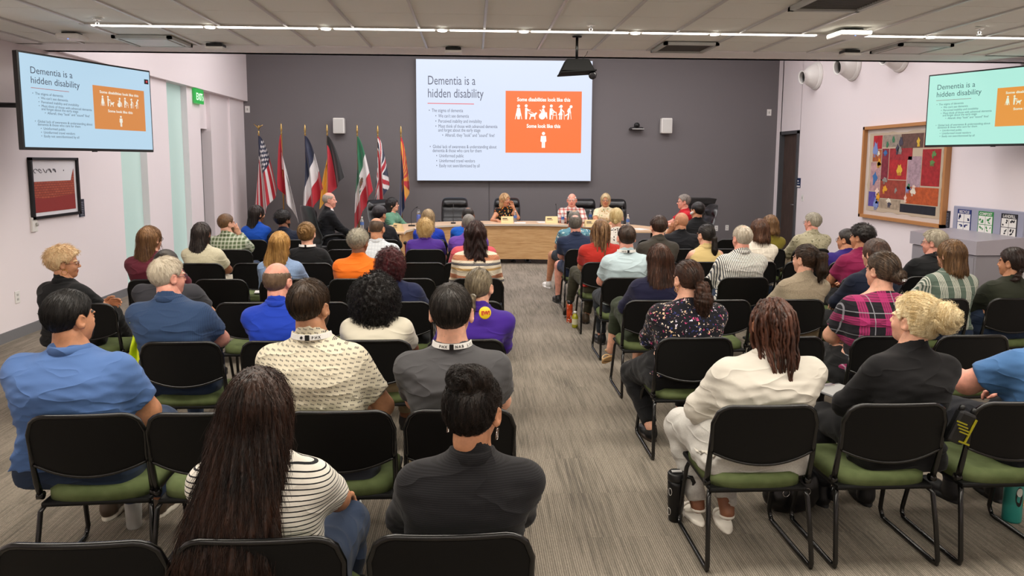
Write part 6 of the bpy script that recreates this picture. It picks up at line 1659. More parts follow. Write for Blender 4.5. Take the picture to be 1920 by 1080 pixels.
sit('balding grey haired man in a navy polo at the aisle', 'G0', (1079, 402), t=.006, fat=.35, skin='pink', hyaw=-12, lean=.03, res=.016, seed=49, hair=dict(kind='balding', t=.012, bald=(0, -.04, .13, .045, .055, .035)), hc=('#4f4a44', '#7e776e'), strand=(700, .025, 5, .0012), top=cloth('#26304a'), sleeve='short', bottom=cloth('#26304a'), arms='lap', neck='collar', maxshift=.1, legs='apart', pants_len=.0)
sit('woman with a low platinum ponytail in a black and white patterned top', 'G1', (1156, 389), t=.010, fem=True, fat=.15, skin='light', hyaw=-20, res=.017, seed=50, hair=dict(kind='bun', t=.012, tie=(.01, -.11, -.03), bc=(.01, -.115, -.035), br=(.03, .025, .035)), hc=('#b89a60', '#e8d8a8'), strand=(600, .07, 6, .0013), top=cloth('#e8e4dc', 'floral', cols='#15151a #15151a #e8e4dc', f=40, dens=.8), sleeve='short', bottom=BLK, arms='lap', neck='scoop')
sit('bald man in a black shirt with his hand at his chin', 'G2', (1277, 398), t=.002, fat=.55, sw=.225, skin='tan', hyaw=28, res=.016, seed=51, hair=dict(kind='none'), top=cloth('#15161a'), sleeve='short', bottom=BLK, arms='chinL', neck='crew', beard=False)
sit('woman with a light brown bob in a mustard top', 'G4', (1444, 402), t=.012, fem=True, fat=.25, skin='light', hyaw=16, res=.017, seed=52, hair=dict(kind='bob', t=.014, L=.11, wt=.09, wb=.10, by=-.06, dp=.078), hc=('#5a4028', '#977048'), strand=(600, .1, 6, .0014), top=cloth('#7c7028'), sleeve='short', bottom=BLK, arms='lap', neck='crew', maxshift=.1)
sit('grey haired man with glasses in a beige leaf patterned shirt by the right wall', 'G5', (1524, 398), t=.012, fat=.45, sw=.22, skin='pink', hyaw=34, res=.016, seed=53, glasses='#6a5a50', hair=dict(kind='short', t=.016), hc=('#8c8474', '#bcb4a2'), strand=(700, .03, 5, .0012), top=cloth('#b0a88c', 'floral', cols='#8f8a6c #c6c0a6 #76745a', f=34, dens=.7), sleeve='long', bottom=KHK, arms='lap', neck='collar')
sit('man in a teal leaf print shirt and shorts, front row aisle end', 'H0', (1077, 393), t=.008, fat=.3, skin='tan', yaw=6, hyaw=-20, res=.016, seed=54, lean=.02, hair=dict(kind='balding', t=.012, bald=(0, -.04, .135, .04, .05, .03)), hc=('#5c5850', '#8c877c'), top=cloth('#5f8e9c', 'floral', cols='#2c5a78 #b8d0cc #3c7488 #e0e4dc', f=26, dens=.8, r=.42), sleeve='short', bottom=cloth('#2c3038'), pants_len=.0, arms='lap', neck='collar', legs=((-.28, .46, .09), (.14, .42, .09)), shoes=('shoe', '#dcdad6', '#f0eeea'), maxshift=.1)
sit('young man in a black tee with a white face mask by the lectern', 'H2', (1308, 378), t=.010, fat=.25, skin='tan', hyaw=32, res=.017, seed=55, hair=dict(kind='short', t=.014, back=-.06), hc=('#0c0a0a', '#241c1a'), top=cloth('#121214'), sleeve='short', bottom=BLK, arms='lap', neck='crew', mask=True)
# ---------------------------------------------------------------- curved dais table
M_maple = mat('maple_veneer', '#c9a06c', .42); t = NT(M_maple)
f = t.noise(t.coords((1.2, 1.2, 14)), 3, 4, .6); t.color(t.ramp(f, [(.3, hexc('#b98d5b')), (.5, hexc('#cda472')), (.72, hexc('#d9b483'))]))
M_top = mat('table_top_laminate', '#d8b796', .3); M_edge = mat('table_edge', '#cfc6b8', .4)
path = [(-1.12, 11.85), (-1.12, 12.2), (-1.02, 12.55), (-.84, 12.88), (-.60, 13.14), (-.30, 13.32), (.05, 13.42), (.5, 13.47), (1.0, 13.46), (1.4, 13.38), (1.75, 13.26), (2.1, 13.08), (2.4, 12.82), (2.58, 12.5), (2.66, 12.2), (2.66, 12.02)]
def offs(P, d):
    out = []
    for i, p in enumerate(P):
        a = Vector(P[max(i-1, 0)]); b_ = Vector(P[min(i+1, len(P)-1)]); t_ = (b_-a).normalized(); n_ = Vector((-t_.y, t_.x))
        out.append((p[0]+n_.x*d, p[1]+n_.y*d))
    return out
r = thing('curved_table', 'long light wood U shaped conference table in front of the grey wall', 'table', (0.77, 13.4, 0))
LO = Matrix.Translation((-.77, -13.4, 0))
outer = offs(path, .76)
b = MB(); b.prism(path+outer[::-1], .025, LO @ Matrix.Translation((0, 0, .725))); b.build('tabletop', M_top, r)
b = MB()
e0, e1 = offs(path, -.006), offs(path, .0)
for i in range(len(path)-1):
    b.prism([e0[i], e0[i+1], e1[i+1], e1[i]], .034, LO @ Matrix.Translation((0, 0, .7175)))
b.build('edge_band', M_edge, r)
f0, f1 = offs(path, .05), offs(path, .075)
for a, c in ((0, 3), (3, 8), (8, 13)):
    b = MB(); b.prism(f0[a:c+1]+f1[a:c+1][::-1], .62, LO @ Matrix.Translation((0, 0, .09))); b.build('front_panel', M_maple, r)
for i in (1, 4, 8, 12, 14):
    q = offs(path, .4)[i]; b = MB(); b.box((q[0]-.77, q[1]-13.4, .365), (.06, .06, .72), bevel=.004); b.box((q[0]-.77, q[1]-13.4, .012), (.1, .5, .024), bevel=.005); b.build('leg', M_black, r)

# ---------------------------------------------------------------- executive armchairs
M_lea = mat('black_leather', '#121214', .28, spec=.5); t = NT(M_lea); t.bump(t.noise(t.coords(), 130, 3), .15, .002)
def exec_chair():
    r = thing('leather_armchair', 'x', 'armchair')
    # back shell: tall padded panel with a rolled head section
    V = []; 
    def pt(u, v, front):
        x = u*2-1; z = .50+v*.66; hw = .265+.01*math.sin(v*3.14)
        m_ = max(abs(x), abs(2*v-1)); n = 7; l = (abs(x)**n+abs(2*v-1)**n)**(1/n); k = m_/l if l > 1e-6 else 1
        X = x*hw*k; Zc = .83+(z-.83)*k
        th = (.055+.03*math.exp(-((v-.86)/.12)**2)-.025*math.exp(-((v-.70)/.03)**2)-.012*math.exp(-((v-.36)/.02)**2))*(1-m_**8) if front else -.02*(1-m_**8)
        return (X, -.26-(Zc-.5)*.22+.04*math.exp(-((v-.2)/.2)**2)+th+.03*x*x, Zc)
    N, Mv = 18, 30; F = []
    for s_ in (1, 0):
        for j in range(Mv+1):
            for i in range(N+1): V.append(pt(i/N, j/Mv, s_))
    n = (N+1)*(Mv+1); idx = lambda i, j, s_: s_*n+j*(N+1)+i
    for j in range(Mv):
        for i in range(N): F += [(idx(i, j, 0), idx(i, j+1, 0), idx(i+1, j+1, 0), idx(i+1, j, 0)), (idx(i, j, 1), idx(i+1, j, 1), idx(i+1, j+1, 1), idx(i, j+1, 1))]
    for i in range(N): F += [(idx(i, 0, 0), idx(i+1, 0, 0), idx(i+1, 0, 1), idx(i, 0, 1)), (idx(i, Mv, 0), idx(i, Mv, 1), idx(i+1, Mv, 1), idx(i+1, Mv, 0))]
    for j in range(Mv): F += [(idx(0, j, 0), idx(0, j, 1), idx(0, j+1, 1), idx(0, j+1, 0)), (idx(N, j, 0), idx(N, j+1, 0), idx(N, j+1, 1), idx(N, j, 1))]
    mesh_np('backrest', np.array(V), np.array(F), M_lea, parent=r)
    b = MB(); b.box((0, 0, .46), (.54, .52, .11), bevel=.045, seg=4); b.build('seat', M_lea, r, smooth_angle=50)
    for s in (-1, 1):
        b = MB(); b.tube([(s*.27, -.24, .60), (s*.31, -.20, .66), (s*.315, -.05, .68), (s*.315, .10, .67), (s*.31, .17, .62), (s*.29, .16, .50), (s*.26, .10, .43)], [.02, .024, .028, .028, .024, .02, .018], 10); b.build('armrest', M_lea, r)
    b = MB(); b.tube([(0, 0, .10), (0, 0, .41)], .028); b.box((0, 0, .40), (.22, .22, .03), bevel=.008); b.build('gas_lift', M_blackm, r)
    b = MB()
    for k in range(5):
        a = k*2*math.pi/5+.3; b.tube([(0, 0, .12), (.16*math.cos(a), .16*math.sin(a), .10), (.29*math.cos(a), .29*math.sin(a), .075)], [.03, .022, .016], 8)
    b.build('star_base', M_blackm, r)
    for k in range(5):
        a = k*2*math.pi/5+.3; b = MB(); b.lathe([(.015, -.022), (.028, -.02), (.028, .02), (.015, .022)], (.29*math.cos(a), .29*math.sin(a), .029), 14, axis=(math.sin(a), -math.cos(a), 0)); b.tube([(.29*math.cos(a), .29*math.sin(a), .03), (.29*math.cos(a), .29*math.sin(a), .08)], .008); b.build('caster', M_black, r)
    return r
_ex = exec_chair(); first = True
EX = {}
for key, u, y, rz, l in [('suit', 613, 12.5, -52, 'black leather armchair under the man in the dark suit'), ('green', 729, 13.95, -140, 'black leather armchair behind the woman in the sage blazer'),
                   ('empty', 852, 14.75, 180, 'empty black leather armchair left of the woman in the floral top'), ('floral', 952, 14.75, 180, 'black leather armchair behind the woman in the floral top'),
                   ('plaid', 1092, 14.45, 172, 'black leather armchair behind the man in the red plaid shirt'), ('blonde', 1147, 14.25, 165, 'black leather armchair behind the woman in the cream floral blouse'),
                   ('red', 1299, 12.75, 92, 'black leather armchair behind the man in the red polo')]:
    o = _ex if first else copy_tree(_ex); first = False
    x = at_y(u, 375, y).x; o.location = (x, y, 0); o.rotation_euler = (0, 0, math.radians(rz)); o['label'] = l; o['group'] = 'leather armchairs around the dais'; EX[key] = (x, y)

# ---------------------------------------------------------------- panellists
def panel(label, pos, head, yaw, t=.01, **k):
    px_, py_ = pos; H = at_y(head[0], head[1], py_).z-t
    return person(label, pos, H, yaw=yaw, res=k.pop('res', .013), seat=.50, blim=None, **k)
SUIT = cloth('#17181c')
panel('bald man in a dark suit jacket over an open patterned shirt, in profile', (at_y(618, 400, 12.4).x, 12.4), (627, 361), -64, t=.0, hyaw=-20, hair=dict(kind='balding', t=.003, bald=(0, .01, .13, .07, .10, .08)), hc=('#8c7c70', '#b0a294'), skin='pink', top=SUIT, inner=cloth('#e0dcd8', 'floral', cols='#48484c #e0dcd8', f=60), sleeve='long', neck='crew', bottom=SUIT, arms='lap', legs='cross', fat=.1, seed=60, hs=1.06, lean=-.0)
panel('woman with long black hair and glasses in a sage green blazer', (at_y(736, 400, 13.8).x, 13.8), (739, 370), -112, fem=True, hyaw=14, hair=dict(kind='long', t=.018, L=.26, wt=.09, wb=.10, by=-.09, dp=.055), hc=('#0b0909', '#1e1a1c'), skin='light', glasses='#202024', top=cloth('#5f8c74'), inner=cloth('#6f9c84'), sleeve='long', neck='crew', bottom=BLK, arms='lap', fat=.45, seed=61, hs=1.04, hpitch=6)
panel('woman with wavy blonde hair in a black floral sleeveless top looking aside', (at_y(947, 400, 14.3).x, 14.3), (948, 362), 180, fem=True, hyaw=40, hair=dict(kind='wavy', t=.014, L=.24, wt=.085, wb=.10, by=-.05, dp=.06), hc=('#7e5c3e', '#c4a072'), skin='tan', top=cloth('#17130f', 'floral', cols='#c8862c #17130f #b85c2c #d8b070', f=30, dens=.8), sleeve='cap', neck='crew', bottom=BLK, arms=((-.15, .18, 1.03), (.16, .34, .78)), fat=.15, seed=62, lanyard=True)
panel('bald man with glasses in a red and white plaid shirt at the dais', (at_y(1072, 400, 14.0).x, 14.0), (1072, 363), 178, t=.0, hyaw=-10, hair=dict(kind='balding', t=.005, bald=(0, .0, .10, .075, .105, .085)), hc=('#c8c0b8', '#e0d8d0'), skin='pink', glasses='#6a5a50', top=cloth('#d8cfc8', 'plaid', c2='#a84a40', f=13, w=.8), sleeve='long', neck='collar', bottom=BLK, arms='table', fat=.75, sw=.235, seed=63, hs=1.04)
panel('woman with a short blonde bob and glasses speaking in a cream floral blouse', (at_y(1135, 400, 13.85).x, 13.85), (1134, 362), 172, fem=True, hyaw=-4, hair=dict(kind='bob', t=.014, L=.10, wt=.084, wb=.086, by=-.03, dp=.075), hc=('#8c7350', '#c9b48c'), skin='tan', glasses='#4a3a34', top=cloth('#dccfae', 'floral', cols='#b09058 #98a070 #e0d8b8 #c8a878', f=26, dens=.55), sleeve='short', neck='crew', bottom=KHK, arms='table', fat=.35, seed=64, hs=1.02)
panel('grey haired man with glasses in a red polo, in profile at the right wing', (at_y(1284, 400, 12.75).x, 12.75), (1277, 364), 84, hair=dict(kind='short', t=.016, back=-.06), hc=('#5c544e', '#958c84'), skin='pink', glasses='#202024', top=cloth('#b81c28'), sleeve='short', neck='collar', bottom=BLK, arms='table', fat=.45, seed=65, hs=1.04, lean=.02)

# ---------------------------------------------------------------- things on the dais
TT = .751
def on_table(u, v): p = at_z(u, v, TT); return (p.x, p.y, TT)
M_pet = mat('clear_plastic', '#eef4f8', .08, trans=.85, spec=.5); M_water = M_pet
def water_bottle(u, v, label, s=1.0):
    p = on_table(u, v); r = thing('water_bottle', label, 'bottle', p, group='water bottles on the dais')
    b = MB(); b.lathe([(.028*s, 0), (.031*s, .006), (.031*s, .06), (.029*s, .075), (.031*s, .09), (.031*s, .135), (.022*s, .165), (.0125*s, .185), (.0125*s, .198)], (0, 0, 0), 20); b.build('bottle_body', M_pet, r)
    b = MB(); b.lathe([(.0318*s, .075), (.0318*s, .125)], (0, 0, 0), 20, cap=False); b.build('label', mat('bottle_label_blue', '#4a6cae', .5), r)
    b = MB(); b.lathe([(.0145*s, .195), (.0145*s, .212)], (0, 0, 0), 16); b.build('cap', M_white, r)
water_bottle(966, 416, 'clear water bottle right of the placard before the floral top woman'); water_bottle(1055, 419, 'clear water bottle before the man in red plaid'); water_bottle(1107, 414, 'clear water bottle between the plaid man and the speaking woman')
water_bottle(1177, 424, 'clear water bottle right of the speaking woman'); water_bottle(679, 430, 'clear water bottle by the man in the dark suit')
M_card = mat('placard_cream', '#e8cf98', .6)
def placard(u, v, label, rz, name):
    p = on_table(u, v); r = thing('name_placard', label, 'name card', p, math.radians(rz), 'tent cards on the dais')
    b = MB(); b.prism([(-.05, 0), (.05, 0), (.003, .125), (-.003, .125)], .23, Matrix(((0, 0, 1, -.115), (1, 0, 0, 0), (0, 1, 0, 0), (0, 0, 0, 1)))); b.build('card', M_card, r)
    Mx = Matrix.Translation((-.095, -.033, .055)) @ Matrix.Rotation(math.radians(68), 4, 'X')
    b = MB(); b.box((.05, .035, .001), (.09, .016, .001)); b.box((.06, .008, .001), (.11, .007, .001)); b.build('text_lines', mat('card_ink', '#4a4038', .6), r, M=Mx)
placard(951, 418, 'cream name card before the woman in the floral top', 0, ''); placard(1034, 418, 'cream name card left of the man in red plaid', 5, ''); placard(1108, 425, 'cream name card before the speaking woman', 10, ''); placard(746, 433, 'cream name card on the left wing before the sage blazer', -50, '')
p = on_table(785, 424); r = thing('insulated_bottle', 'tall violet blue insulated bottle with a steel lid on the dais', 'bottle', p)
b = MB(); b.lathe([(.036, 0), (.038, .01), (.038, .19), (.03, .21)], (0, 0, 0), 20); b.build('bottle_body', mat('violet_steel', '#5b6bb0', .35, .4), r)
b = MB(); b.lathe([(.03, .21), (.034, .215), (.034, .25), (.03, .258)], (0, 0, 0), 20); b.tube([(-.02, 0, .256), (-.02, 0, .285), (.02, 0, .285), (.02, 0, .256)], .005); b.build('lid', M_metal, r)
p = on_table(1066, 420); r = thing('desk_loudspeaker', 'narrow dark grey box standing on the dais before the plaid man', 'speaker', p)
b = MB(); b.box((0, 0, .12), (.07, .07, .24), bevel=.008); b.build('casing', mat('dark_grey_plastic', '#3c3c3e', .5), r); b = MB(); b.box((0, -.037, .12), (.056, .004, .21)); b.build('grille', M_black, r)
def mic(u, v, label, rz=0):
    p = on_table(u, v); r = thing('gooseneck_microphone', label, 'microphone', p, math.radians(rz), 'gooseneck microphones on the dais')
    b = MB(); b.box((0, 0, .012), (.09, .12, .024), bevel=.008); b.build('base', M_black, r)
    b = MB(); b.tube([(0, 0, .02), (0, .01, .14), (0, .0, .25), (0, -.05, .31), (0, -.08, .33)], .004, 8); b.build('neck', M_black, r)
    b = MB(); b.tube([(0, -.075, .325), (0, -.11, .345)], [.008, .010], 10); b.build('capsule', M_black, r)
mic(772, 424, 'gooseneck microphone before the woman in the sage blazer', 90); mic(1168, 426, 'gooseneck microphone right of the speaking woman', 180); mic(1043, 417, 'gooseneck microphone left of the man in red plaid', 180); mic(850, 419, 'gooseneck microphone before the empty armchair', 180)
for u, v, l, rz in ((1018, 417, 'white paper sheet on the dais between two name cards', .1), (975, 418, 'white notepad on the dais by the floral top woman', -.1), (1200, 430, 'white paper on the right wing of the dais', .5), (790, 429, 'white notepad on the left bend of the dais', .3)):
    p = on_table(u, v); b = MB(); b.box((0, 0, .003), (.21, .28, .004)); o = b.build('paper_sheet', M_white, loc=p); o.rotation_euler = (0, 0, rz); tag(o, l, 'paper', 'papers on the dais')

# ---------------------------------------------------------------- lectern behind
p = at_y(1309, 380, 14.6); r = thing('lectern', 'black lectern with a slanted top against the grey wall', 'lectern', (p.x, 14.6, 0))
b = MB(); b.box((0, 0, .54), (.46, .40, 1.08), bevel=.01); b.box((0, 0, .02), (.54, .5, .04), bevel=.01); b.build('body', M_black, r)
b = MB(); b.prism([(-.26, 0), (.26, 0), (.30, .10), (-.30, .10)], .5, Matrix(((1, 0, 0, 0), (0, 0, -1, .25), (0, 1, 0, 1.08), (0, 0, 0, 1)))); b.build('top', M_black, r)

# ---------------------------------------------------------------- flags
M_pole = mat('brass_pole', '#b98d50', .3, .7)
FC = {'red': '#b21a2c', 'white': '#dcd8d8', 'blue': '#1c2440', 'green': '#1c6a48', 'black': '#141416', 'gold': '#e0a520', 'brown': '#6a4430', 'copper': '#b05a30', 'azred': '#c02030', 'azgold': '#e09a30', 'azblue': '#20305c'}
def FM(c):
    m = mat('flag_'+c, FC[c], .55, sheen=.3); return m
def us(s, t_):
    if s < .42 and t_ > .46:
        a, b_ = s/.42*11, (t_-.46)/.54*9
        if (int(a) % 2) == (int(b_) % 2) and 0 < int(a) < 10 or (int(a) == 0 and False):
            if abs(a % 1-.5) < .4 and abs(b_ % 1-.5) < .4: return 'white'
        return 'blue'
    return 'red' if int((1-t_)*13) % 2 == 0 else 'white'
def uk(s, t_):
    x, y = (s-.5)*2, (t_-.5)
    if abs(x) < .1 or abs(y) < .1: return 'red'
    if abs(x) < .18 or abs(y) < .17: return 'white'
    d = abs(abs(x)-2*abs(y))/2.2
    return 'red' if d < .045 else 'white' if d < .13 else 'blue'
def mx(s, t_):
    if s < .333: return 'green'
    if s > .667: return 'red'
    r_ = math.hypot((s-.5)*1.6, (t_-.5)*1.0)
    if r_ < .11: return 'brown' if math.sin(s*120)*math.sin(t_*90) > -.5 else 'green'
    if .15 < r_ < .20 and t_ < .5: return 'green'
    return 'white'
def az(s, t_):
    x, y = (s-.5)*1.5, t_-.5
    if math.hypot(x, y) < .17+.06*math.cos(5*math.atan2(x, y)): return 'copper'
    if t_ < .5: return 'azblue'
    a = math.degrees(math.atan2(y, x)); return 'azred' if int(a/13.85) % 2 == 0 else 'azgold'
FL = [(484.5, 232, us, .44, False, 1.08, 'stars and stripes flag of red and white bars on a pole with an eagle finial', .42), (527, 230, lambda s, t_: 'red' if t_ > .5 else 'white', .38, True, .98, 'flag with a red upper half and white lower half on a pole', .3),
      (571.5, 232, lambda s, t_: ('blue', 'white', 'red')[min(2, int(s*3))], .44, False, 1.05, 'blue, white and red striped flag on a pole', .2), (613, 232, lambda s, t_: ('gold', 'red', 'black')[min(2, int(t_*3))], .40, False, .82, 'black, red and gold striped flag on a pole', .55),
      (669.5, 233, mx, .36, False, 1.08, 'green, white and red flag with a centre emblem on a pole', .3), (708, 234, uk, .28, False, .95, 'blue flag with red and white crosses on a pole', .45), (751.5, 235, az, .22, False, 1.0, 'flag with red and yellow rays over blue on a pole', .35)]
for fi, (u, v, fn, Wd, flip, Lk, l, lf) in enumerate(FL):
    YF = 15.35; p = at_y(u, v, YF); zt = p.z
    r = thing('flag_on_pole', l, 'flag', (p.x, YF, 0), group='flags along the grey wall')
    b = MB(); b.tube([(0, 0, .03), (0, 0, zt-.22)], .014, 10); b.build('pole', M_pole, r)
    b = MB()
    if fi == 0:
        b.lathe([(.012, 0), (.02, .03), (.012, .06), (.02, .1)], (0, 0, zt-.24), 12); b.tube([(-.10, 0, zt), (-.04, .0, zt-.05), (0, 0, zt-.09), (.04, 0, zt-.05), (.09, 0, zt-.02)], [.004, .014, .02, .014, .004], 8); b.tube([(0, 0, zt-.12), (0, 0, zt-.05), (.015, 0, zt-.03)], [.012, .016, .006], 8)
    else: b.lathe([(.010, 0), (.022, .02), (.010, .05), (.018, .07), (.024, .12), (.012, .2), (.002, .24)], (0, 0, zt-.24), 14)
    b.build('finial', mat('finial_gold', '#c8a86a', .25, .9), r)
    b = MB(); b.lathe([(.16, 0), (.16, .02), (.06, .05), (.025, .10), (.018, .14)], (0, 0, 0), 24); b.build('base', M_pole, r)
    NS, NTt = 96, 60; V = []; Fq = []; mi = []; names = sorted(FC); 
    top = zt-.24; rr = random.Random(fi); ph = rr.uniform(0, 6)
    for i in range(NS+1):
        s_ = i/NS
        for j in range(NTt+1):
            t_ = j/NTt
            fx = (-lf+(1+lf)*t_)
            if flip: fx = (1-(1+lf)*t_)
            sp = s_**.8
            x = (.8*s_**.5+.2*s_)*Wd*.84*fx+.012*math.sin(t_*19+ph)*sp
            y = -.05-.085*(s_**.5)*math.sin(t_*13+ph+s_*1.2)-.03*s_
            z = top-(1-t_)*.72*Lk-s_*1.12*Lk*(1-.08*t_)
            V.append((x, y, z))
    for i in range(NS):
        for j in range(NTt):
            a = i*(NTt+1)+j; Fq.append((a, a+1, a+NTt+2, a+NTt+1)); mi.append(names.index(fn((i+.5)/NS, (j+.5)/NTt)))
    o = mesh_np('flag_cloth', np.array(V), np.array(Fq), [FM(n) for n in names], mi, parent=r)
    md = o.modifiers.new('thickness', 'SOLIDIFY'); md.thickness = .003
# ---------------------------------------------------------------- things on the floor and on chairs
def floor_pt(u, v): p = at_z(u, v, 0); return (p.x, p.y, 0)
p = floor_pt(1266, 975); r = thing('tumbler', 'black insulated tumbler with a handle standing in the aisle', 'tumbler', p)
b = MB(); b.lathe([(.034, 0), (.037, .006), (.037, .05), (.043, .09), (.046, .20), (.046, .225)], (0, 0, 0), 28); b.build('cup', mat('matte_black_steel', '#08080a', .38, .2), r)
b = MB(); b.lathe([(.047, .225), (.048, .235), (.047, .262), (.040, .270), (.036, .266)], (0, 0, 0), 28); b.build('lid', M_black, r)
b = MB(); b.box((0, .0, .272), (.055, .022, .008), bevel=.003); b.build('spout_cover', mat('lid_grey', '#bfbfbf', .2), r)
b = MB(); b.tube([(.044, -.02, .25), (.075, -.02, .245), (.088, -.02, .22), (.082, -.02, .20)], [.010, .011, .012, .010], 8); b.lathe([(.008, 0), (.008, .006)], (.02, -.046, .245), 10, axis=(0, -1, 0)); b.build('handle', M_black, r)
b = MB()
for z, a in ((.17, -2.6), (.06, -2.7), (.05, -.5)):
    b.tube([(.0455*math.cos(a+.25*math.cos(k/10*6.28)), .0455*math.sin(a+.25*math.cos(k/10*6.28)), z+.02*math.sin(k/10*6.28)) for k in range(10)], .0012, 4, closed=True)
b.build('sticker', M_white, r)
p = floor_pt(1078, 614); r = thing('juice_bottle', 'yellow green juice bottle with a white label on the aisle carpet', 'bottle', p)
b = MB(); b.lathe([(.032, 0), (.036, .008), (.036, .12), (.033, .135), (.018, .16), (.016, .17)], (0, 0, 0), 20); b.build('bottle_body', mat('lime_juice', '#a8a428', .12, spec=.6), r)
b = MB(); b.lathe([(.0368, .04), (.0368, .105)], (0, 0, 0), 20, cap=False); b.build('label', mat('juice_label', '#d4cfae', .5), r)
b = MB(); b.lathe([(.019, .168), (.019, .19)], (0, 0, 0), 16); b.build('cap', M_white, r)
p = floor_pt(1072, 606); r = thing('drink_bottle', 'tall orange and white bottle with a black cap behind the juice bottle', 'bottle', (p[0]-.02, p[1]+.05, 0))
b = MB(); b.lathe([(.034, 0), (.037, .01), (.037, .2), (.03, .225)], (0, 0, 0), 20); b.build('bottle_body', cloth('#c84a20', 'floral', cols='#e8e0d8 #c84a20 #202020', f=40, dens=.8, rough=.4), r)
b = MB(); b.lathe([(.03, .225), (.032, .23), (.03, .262)], (0, 0, 0), 20); b.build('cap', M_black, r)
p = floor_pt(252, 988); r = thing('shaker_bottle', 'clear shaker bottle with a blue band under the near left chairs', 'bottle', p)
b = MB(); b.lathe([(.034, 0), (.037, .01), (.042, .15)], (0, 0, 0), 20); b.build('bottle_body', mat('frosted_plastic', '#d8d8d4', .3, trans=.4), r)
b = MB(); b.lathe([(.044, .145), (.045, .15), (.045, .175)], (0, 0, 0), 20); b.build('band', mat('navy_plastic', '#2c3c6a', .4), r)
b = MB(); b.lathe([(.043, .175), (.03, .205), (.012, .21)], (0, 0, 0), 20); b.build('lid', mat('frosted_plastic', '#d8d8d4', .3, trans=.4), r)
p = floor_pt(1896, 975); r = thing('teal_bottle', 'teal insulated bottle with a face sticker under the right edge chair', 'bottle', p)
b = MB(); b.lathe([(.043, 0), (.046, .01), (.046, .22), (.03, .25)], (0, 0, 0), 24); b.build('bottle_body', mat('teal_enamel', '#2f8f86', .35), r)
b = MB(); b.lathe([(.03, .25), (.034, .255), (.034, .285)], (0, 0, 0), 20); b.build('lid', M_black, r)
def curved_patch(b, cx, cz, rx, rz, R):
    n = 16
    b.bm.faces.new([b.bm.verts.new((R*math.sin(cx+rx*math.cos(a/n*6.283)), -R*math.cos(cx+rx*math.cos(a/n*6.283)), cz+rz*math.sin(a/n*6.283))) for a in range(n)])
b = MB(); curved_patch(b, -.05, .15, .40, .055, .0475); s1 = b.build('sticker', M_black, r)
b = MB(); curved_patch(b, -.05, .175, .33, .024, .0485); b.build('sticker_face', mat('sticker_pale', '#cfd2cc', .5), s1)
b = MB(); curved_patch(b, .75, .11, .18, .025, .0475); b.build('sticker', mat('sticker_gold', '#c8902c', .5), r)

# handbag with rings and a key carabiner under the locs chair
p = floor_pt(1500, 975); r = thing('handbag', 'slouchy black leather handbag on the carpet under a right hand chair', 'bag', (p[0], p[1]+.12, 0), .1)
g = Grid((-.2, -.13, -.02), (.2, .13, .26), .008)
d = ell(g, (0, 0, .10), (.165, .085, .12)); d = smax(d, -g.Z+.0+0*g.X+0*g.Y, .01); d = smin(d, ell(g, (.05, 0, .17), (.10, .05, .06)), .04)+.004*wobble(g, np.random.RandomState(2), 60, 4)
V, Q = nets(d, g); mesh_np('bag_body', V, Q, M_lea, parent=r)
b = MB(); b.tube([(-.10, 0, .17), (-.07, -.03, .27), (.02, -.03, .29), (.09, 0, .18)], .008, 8); b.build('strap', M_lea, r)
for x in (-.08, .04):
    b = MB(); b.tube([(x+.02*math.cos(a*.628), -.088, .14+.02*math.sin(a*.628)) for a in range(10)], .0025, 6, closed=True); b.build('ring', M_chrome, r)
p = floor_pt(1570, 965); r = thing('key_carabiner', 'silver carabiner with keys hanging beside the black handbag', 'keys', (p[0], p[1]+.06, 0))
b = MB(); b.tube([(.012*math.cos(a*.628), 0, .17+.035*math.sin(a*.628)) for a in range(10)], .003, 6, closed=True); b.tube([(0, 0, .205), (-.03, .02, .26), (-.1, .03, .30)], .003, 6); b.build('carabiner', M_chrome, r)
b = MB(); b.lathe([(.004, .05), (.022, .06), (.025, .10), (.008, .135)], (0, 0, 0), 14); b.build('pouch', M_lea, r)

# two-way radio on the belt of the man at the right edge
p = at_y(1799, 800, 3.16); r = thing('two_way_radio', 'black and yellow radio on the belt of the man at the right edge', 'radio', p, -.1); r.scale = (1.3, 1.3, 1.25)
Mr = Matrix.Rotation(math.radians(22), 4, 'Y')
b = MB(); b.box((0, 0, 0), (.062, .04, .125), bevel=.01, rot=Mr); b.build('casing', M_black, r)
b = MB()
for k in range(4): b.box((-.004+k*.0035, -.0215, .022-k*.013), (.038, .004, .005), rot=Mr)
b.box((.028, -.0205, -.01), (.006, .005, .095), rot=Mr); b.box((.008, -.0205, -.055), (.04, .005, .006), rot=Mr); b.build('speaker_grille', mat('hi_vis_yellow', '#a39c18', .4), r)
for x in (-.0, .042):
    b = MB(); b.lathe([(.009, 0), (.010, .018), (.006, .022)], (x, 0, .062-x*.3), 12, axis=(.37, 0, .93)); b.build('knob', M_black, r)
# clipboard on the lap of the blonde bun woman
p = at_y(1586, 735, 3.75); r = thing('clipboard', 'dark clipboard with paper resting on the lap of the blonde bun woman', 'clipboard', (p.x, p.y, .655), .35)
b = MB(); b.box((0, 0, 0), (.23, .31, .006), bevel=.002); b.build('board', mat('board_grey', '#47484a', .5), r)
b = MB(); b.box((0, 0, .004), (.205, .27, .001)); b.build('paper', mat('paper_grey', '#8f8f8e', .6), r)
b = MB(); b.box((0, .135, .008), (.1, .03, .012), bevel=.003); b.build('clip', M_chrome, r)
b = MB(); b.tube([(.09, -.1, .008), (.1, .08, .012)], .003, 6); b.build('pen', M_white, r)
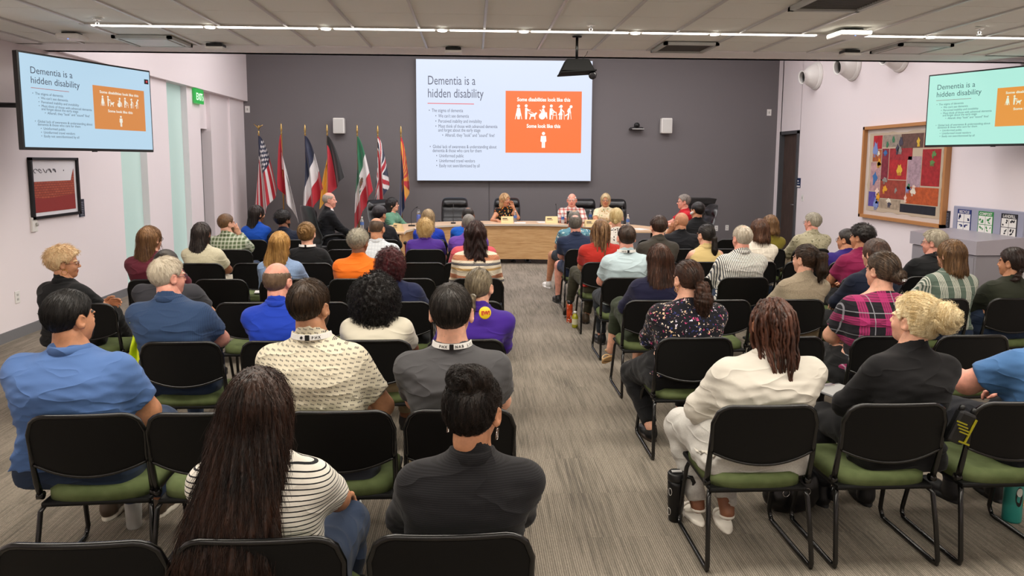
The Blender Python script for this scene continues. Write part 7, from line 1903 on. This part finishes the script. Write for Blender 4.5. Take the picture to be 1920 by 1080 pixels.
# neon vest over the chair beside the navy polo man
x, y, _ = chairs['c0']
r = thing('safety_vest', 'neon yellow safety vest draped on the chair of the navy polo man', 'vest', (x-.30, y-.14, 0))
V = []; F = []; n1_, n2_ = 10, 24
for i in range(n1_+1):
    for j in range(n2_+1):
        a = j/n2_; ww = .05+.06*a
        V.append((-.02+(i/n1_-.5)*ww+.01*math.sin(a*9), .02*math.sin(i/n1_*9+a*5)+.01*math.sin(a*14)-.02, .90-.42*a))
for i in range(n1_):
    for j in range(n2_): a = i*(n2_+1)+j; F.append((a, a+1, a+n2_+2, a+n2_+1))
o = mesh_np('vest_cloth', np.array(V), np.array(F), mat('neon_cloth', '#c8e010', .6), parent=r); md = o.modifiers.new('t', 'SOLIDIFY'); md.thickness = .006
b = MB(); b.box((-.0, -.03, .66), (.02, .006, .3), rot=Matrix.Rotation(.05, 4, 'Y')); b.build('trim', mat('neon_trim', '#e8f030', .4), r)
# papers left on empty seats
for key, l in (('c1', 'white notepad on the seat left of the bald man in blue'), ('e1', 'white sheets on the empty seat right of the maroon woman'), ('f1', 'white handout on the empty seat left of the blonde hair')):
    x, y, _ = chairs[key]; dx = -.17 if key == 'c1' else 0
    b = MB(); b.box((0, 0, .004), (.2, .27, .006)); o = b.build('notepad', M_white, loc=(x+dx, y+.02, .452)); o.rotation_euler = (0, 0, .2); tag(o, l, 'paper')
# rollator by the curly blonde woman
p = at_y(760, 455, 9.75); r = thing('rollator', 'red framed rollator with black grips by the purple polo woman', 'walker', (p.x, 9.75, 0))
zt_ = p.z
for s in (0, .5):
    b = MB(); b.tube([(s, -.05, zt_), (s, .02, zt_-.01), (s, .06, zt_-.08), (s, .1, .45), (s, .0, .1)], .013, 8); b.tube([(s, .1, .5), (s, .42, .1)], .013, 8); b.build('frame', mat('red_enamel', '#a01c28', .35, .3), r)
    b = MB(); b.tube([(s, -.07, zt_+.002), (s, .02, zt_)], .02, 10); b.build('grip', M_black, r)
    for yy in (0, .42):
        b = MB(); b.lathe([(.03, -.014), (.08, -.013), (.08, .013), (.03, .014)], (s, yy, .081), 20, axis=(1, 0, 0)); b.build('wheel', M_black, r)
b = MB(); b.box((.25, .16, .5), (.44, .24, .03), bevel=.01); b.build('seat', M_black, r)
# round badge on the back of the purple blazer
p = at_y(909, 586, 4.50); r = thing('round_badge', 'round yellow badge with red letters on the purple blazer', 'badge', (p.x, 4.49, p.z)); r.rotation_euler = (math.radians(-8), 0, .25)
b = MB(); b.lathe([(0, 0), (.037, 0), (.040, .004), (.036, .008), (0, .009)], (0, 0, 0), 28, axis=(0, -1, 0), cap=False); b.build('disc', mat('badge_yellow', '#e8c820', .4), r)
text_mesh('lettering', 'EW!', .034, mat('badge_red', '#b82020', .5), r, Matrix.Translation((.002, -.0105, -.012)) @ Matrix.Rotation(math.radians(90), 4, 'X'), 'CENTER', .9, 0, .0015)
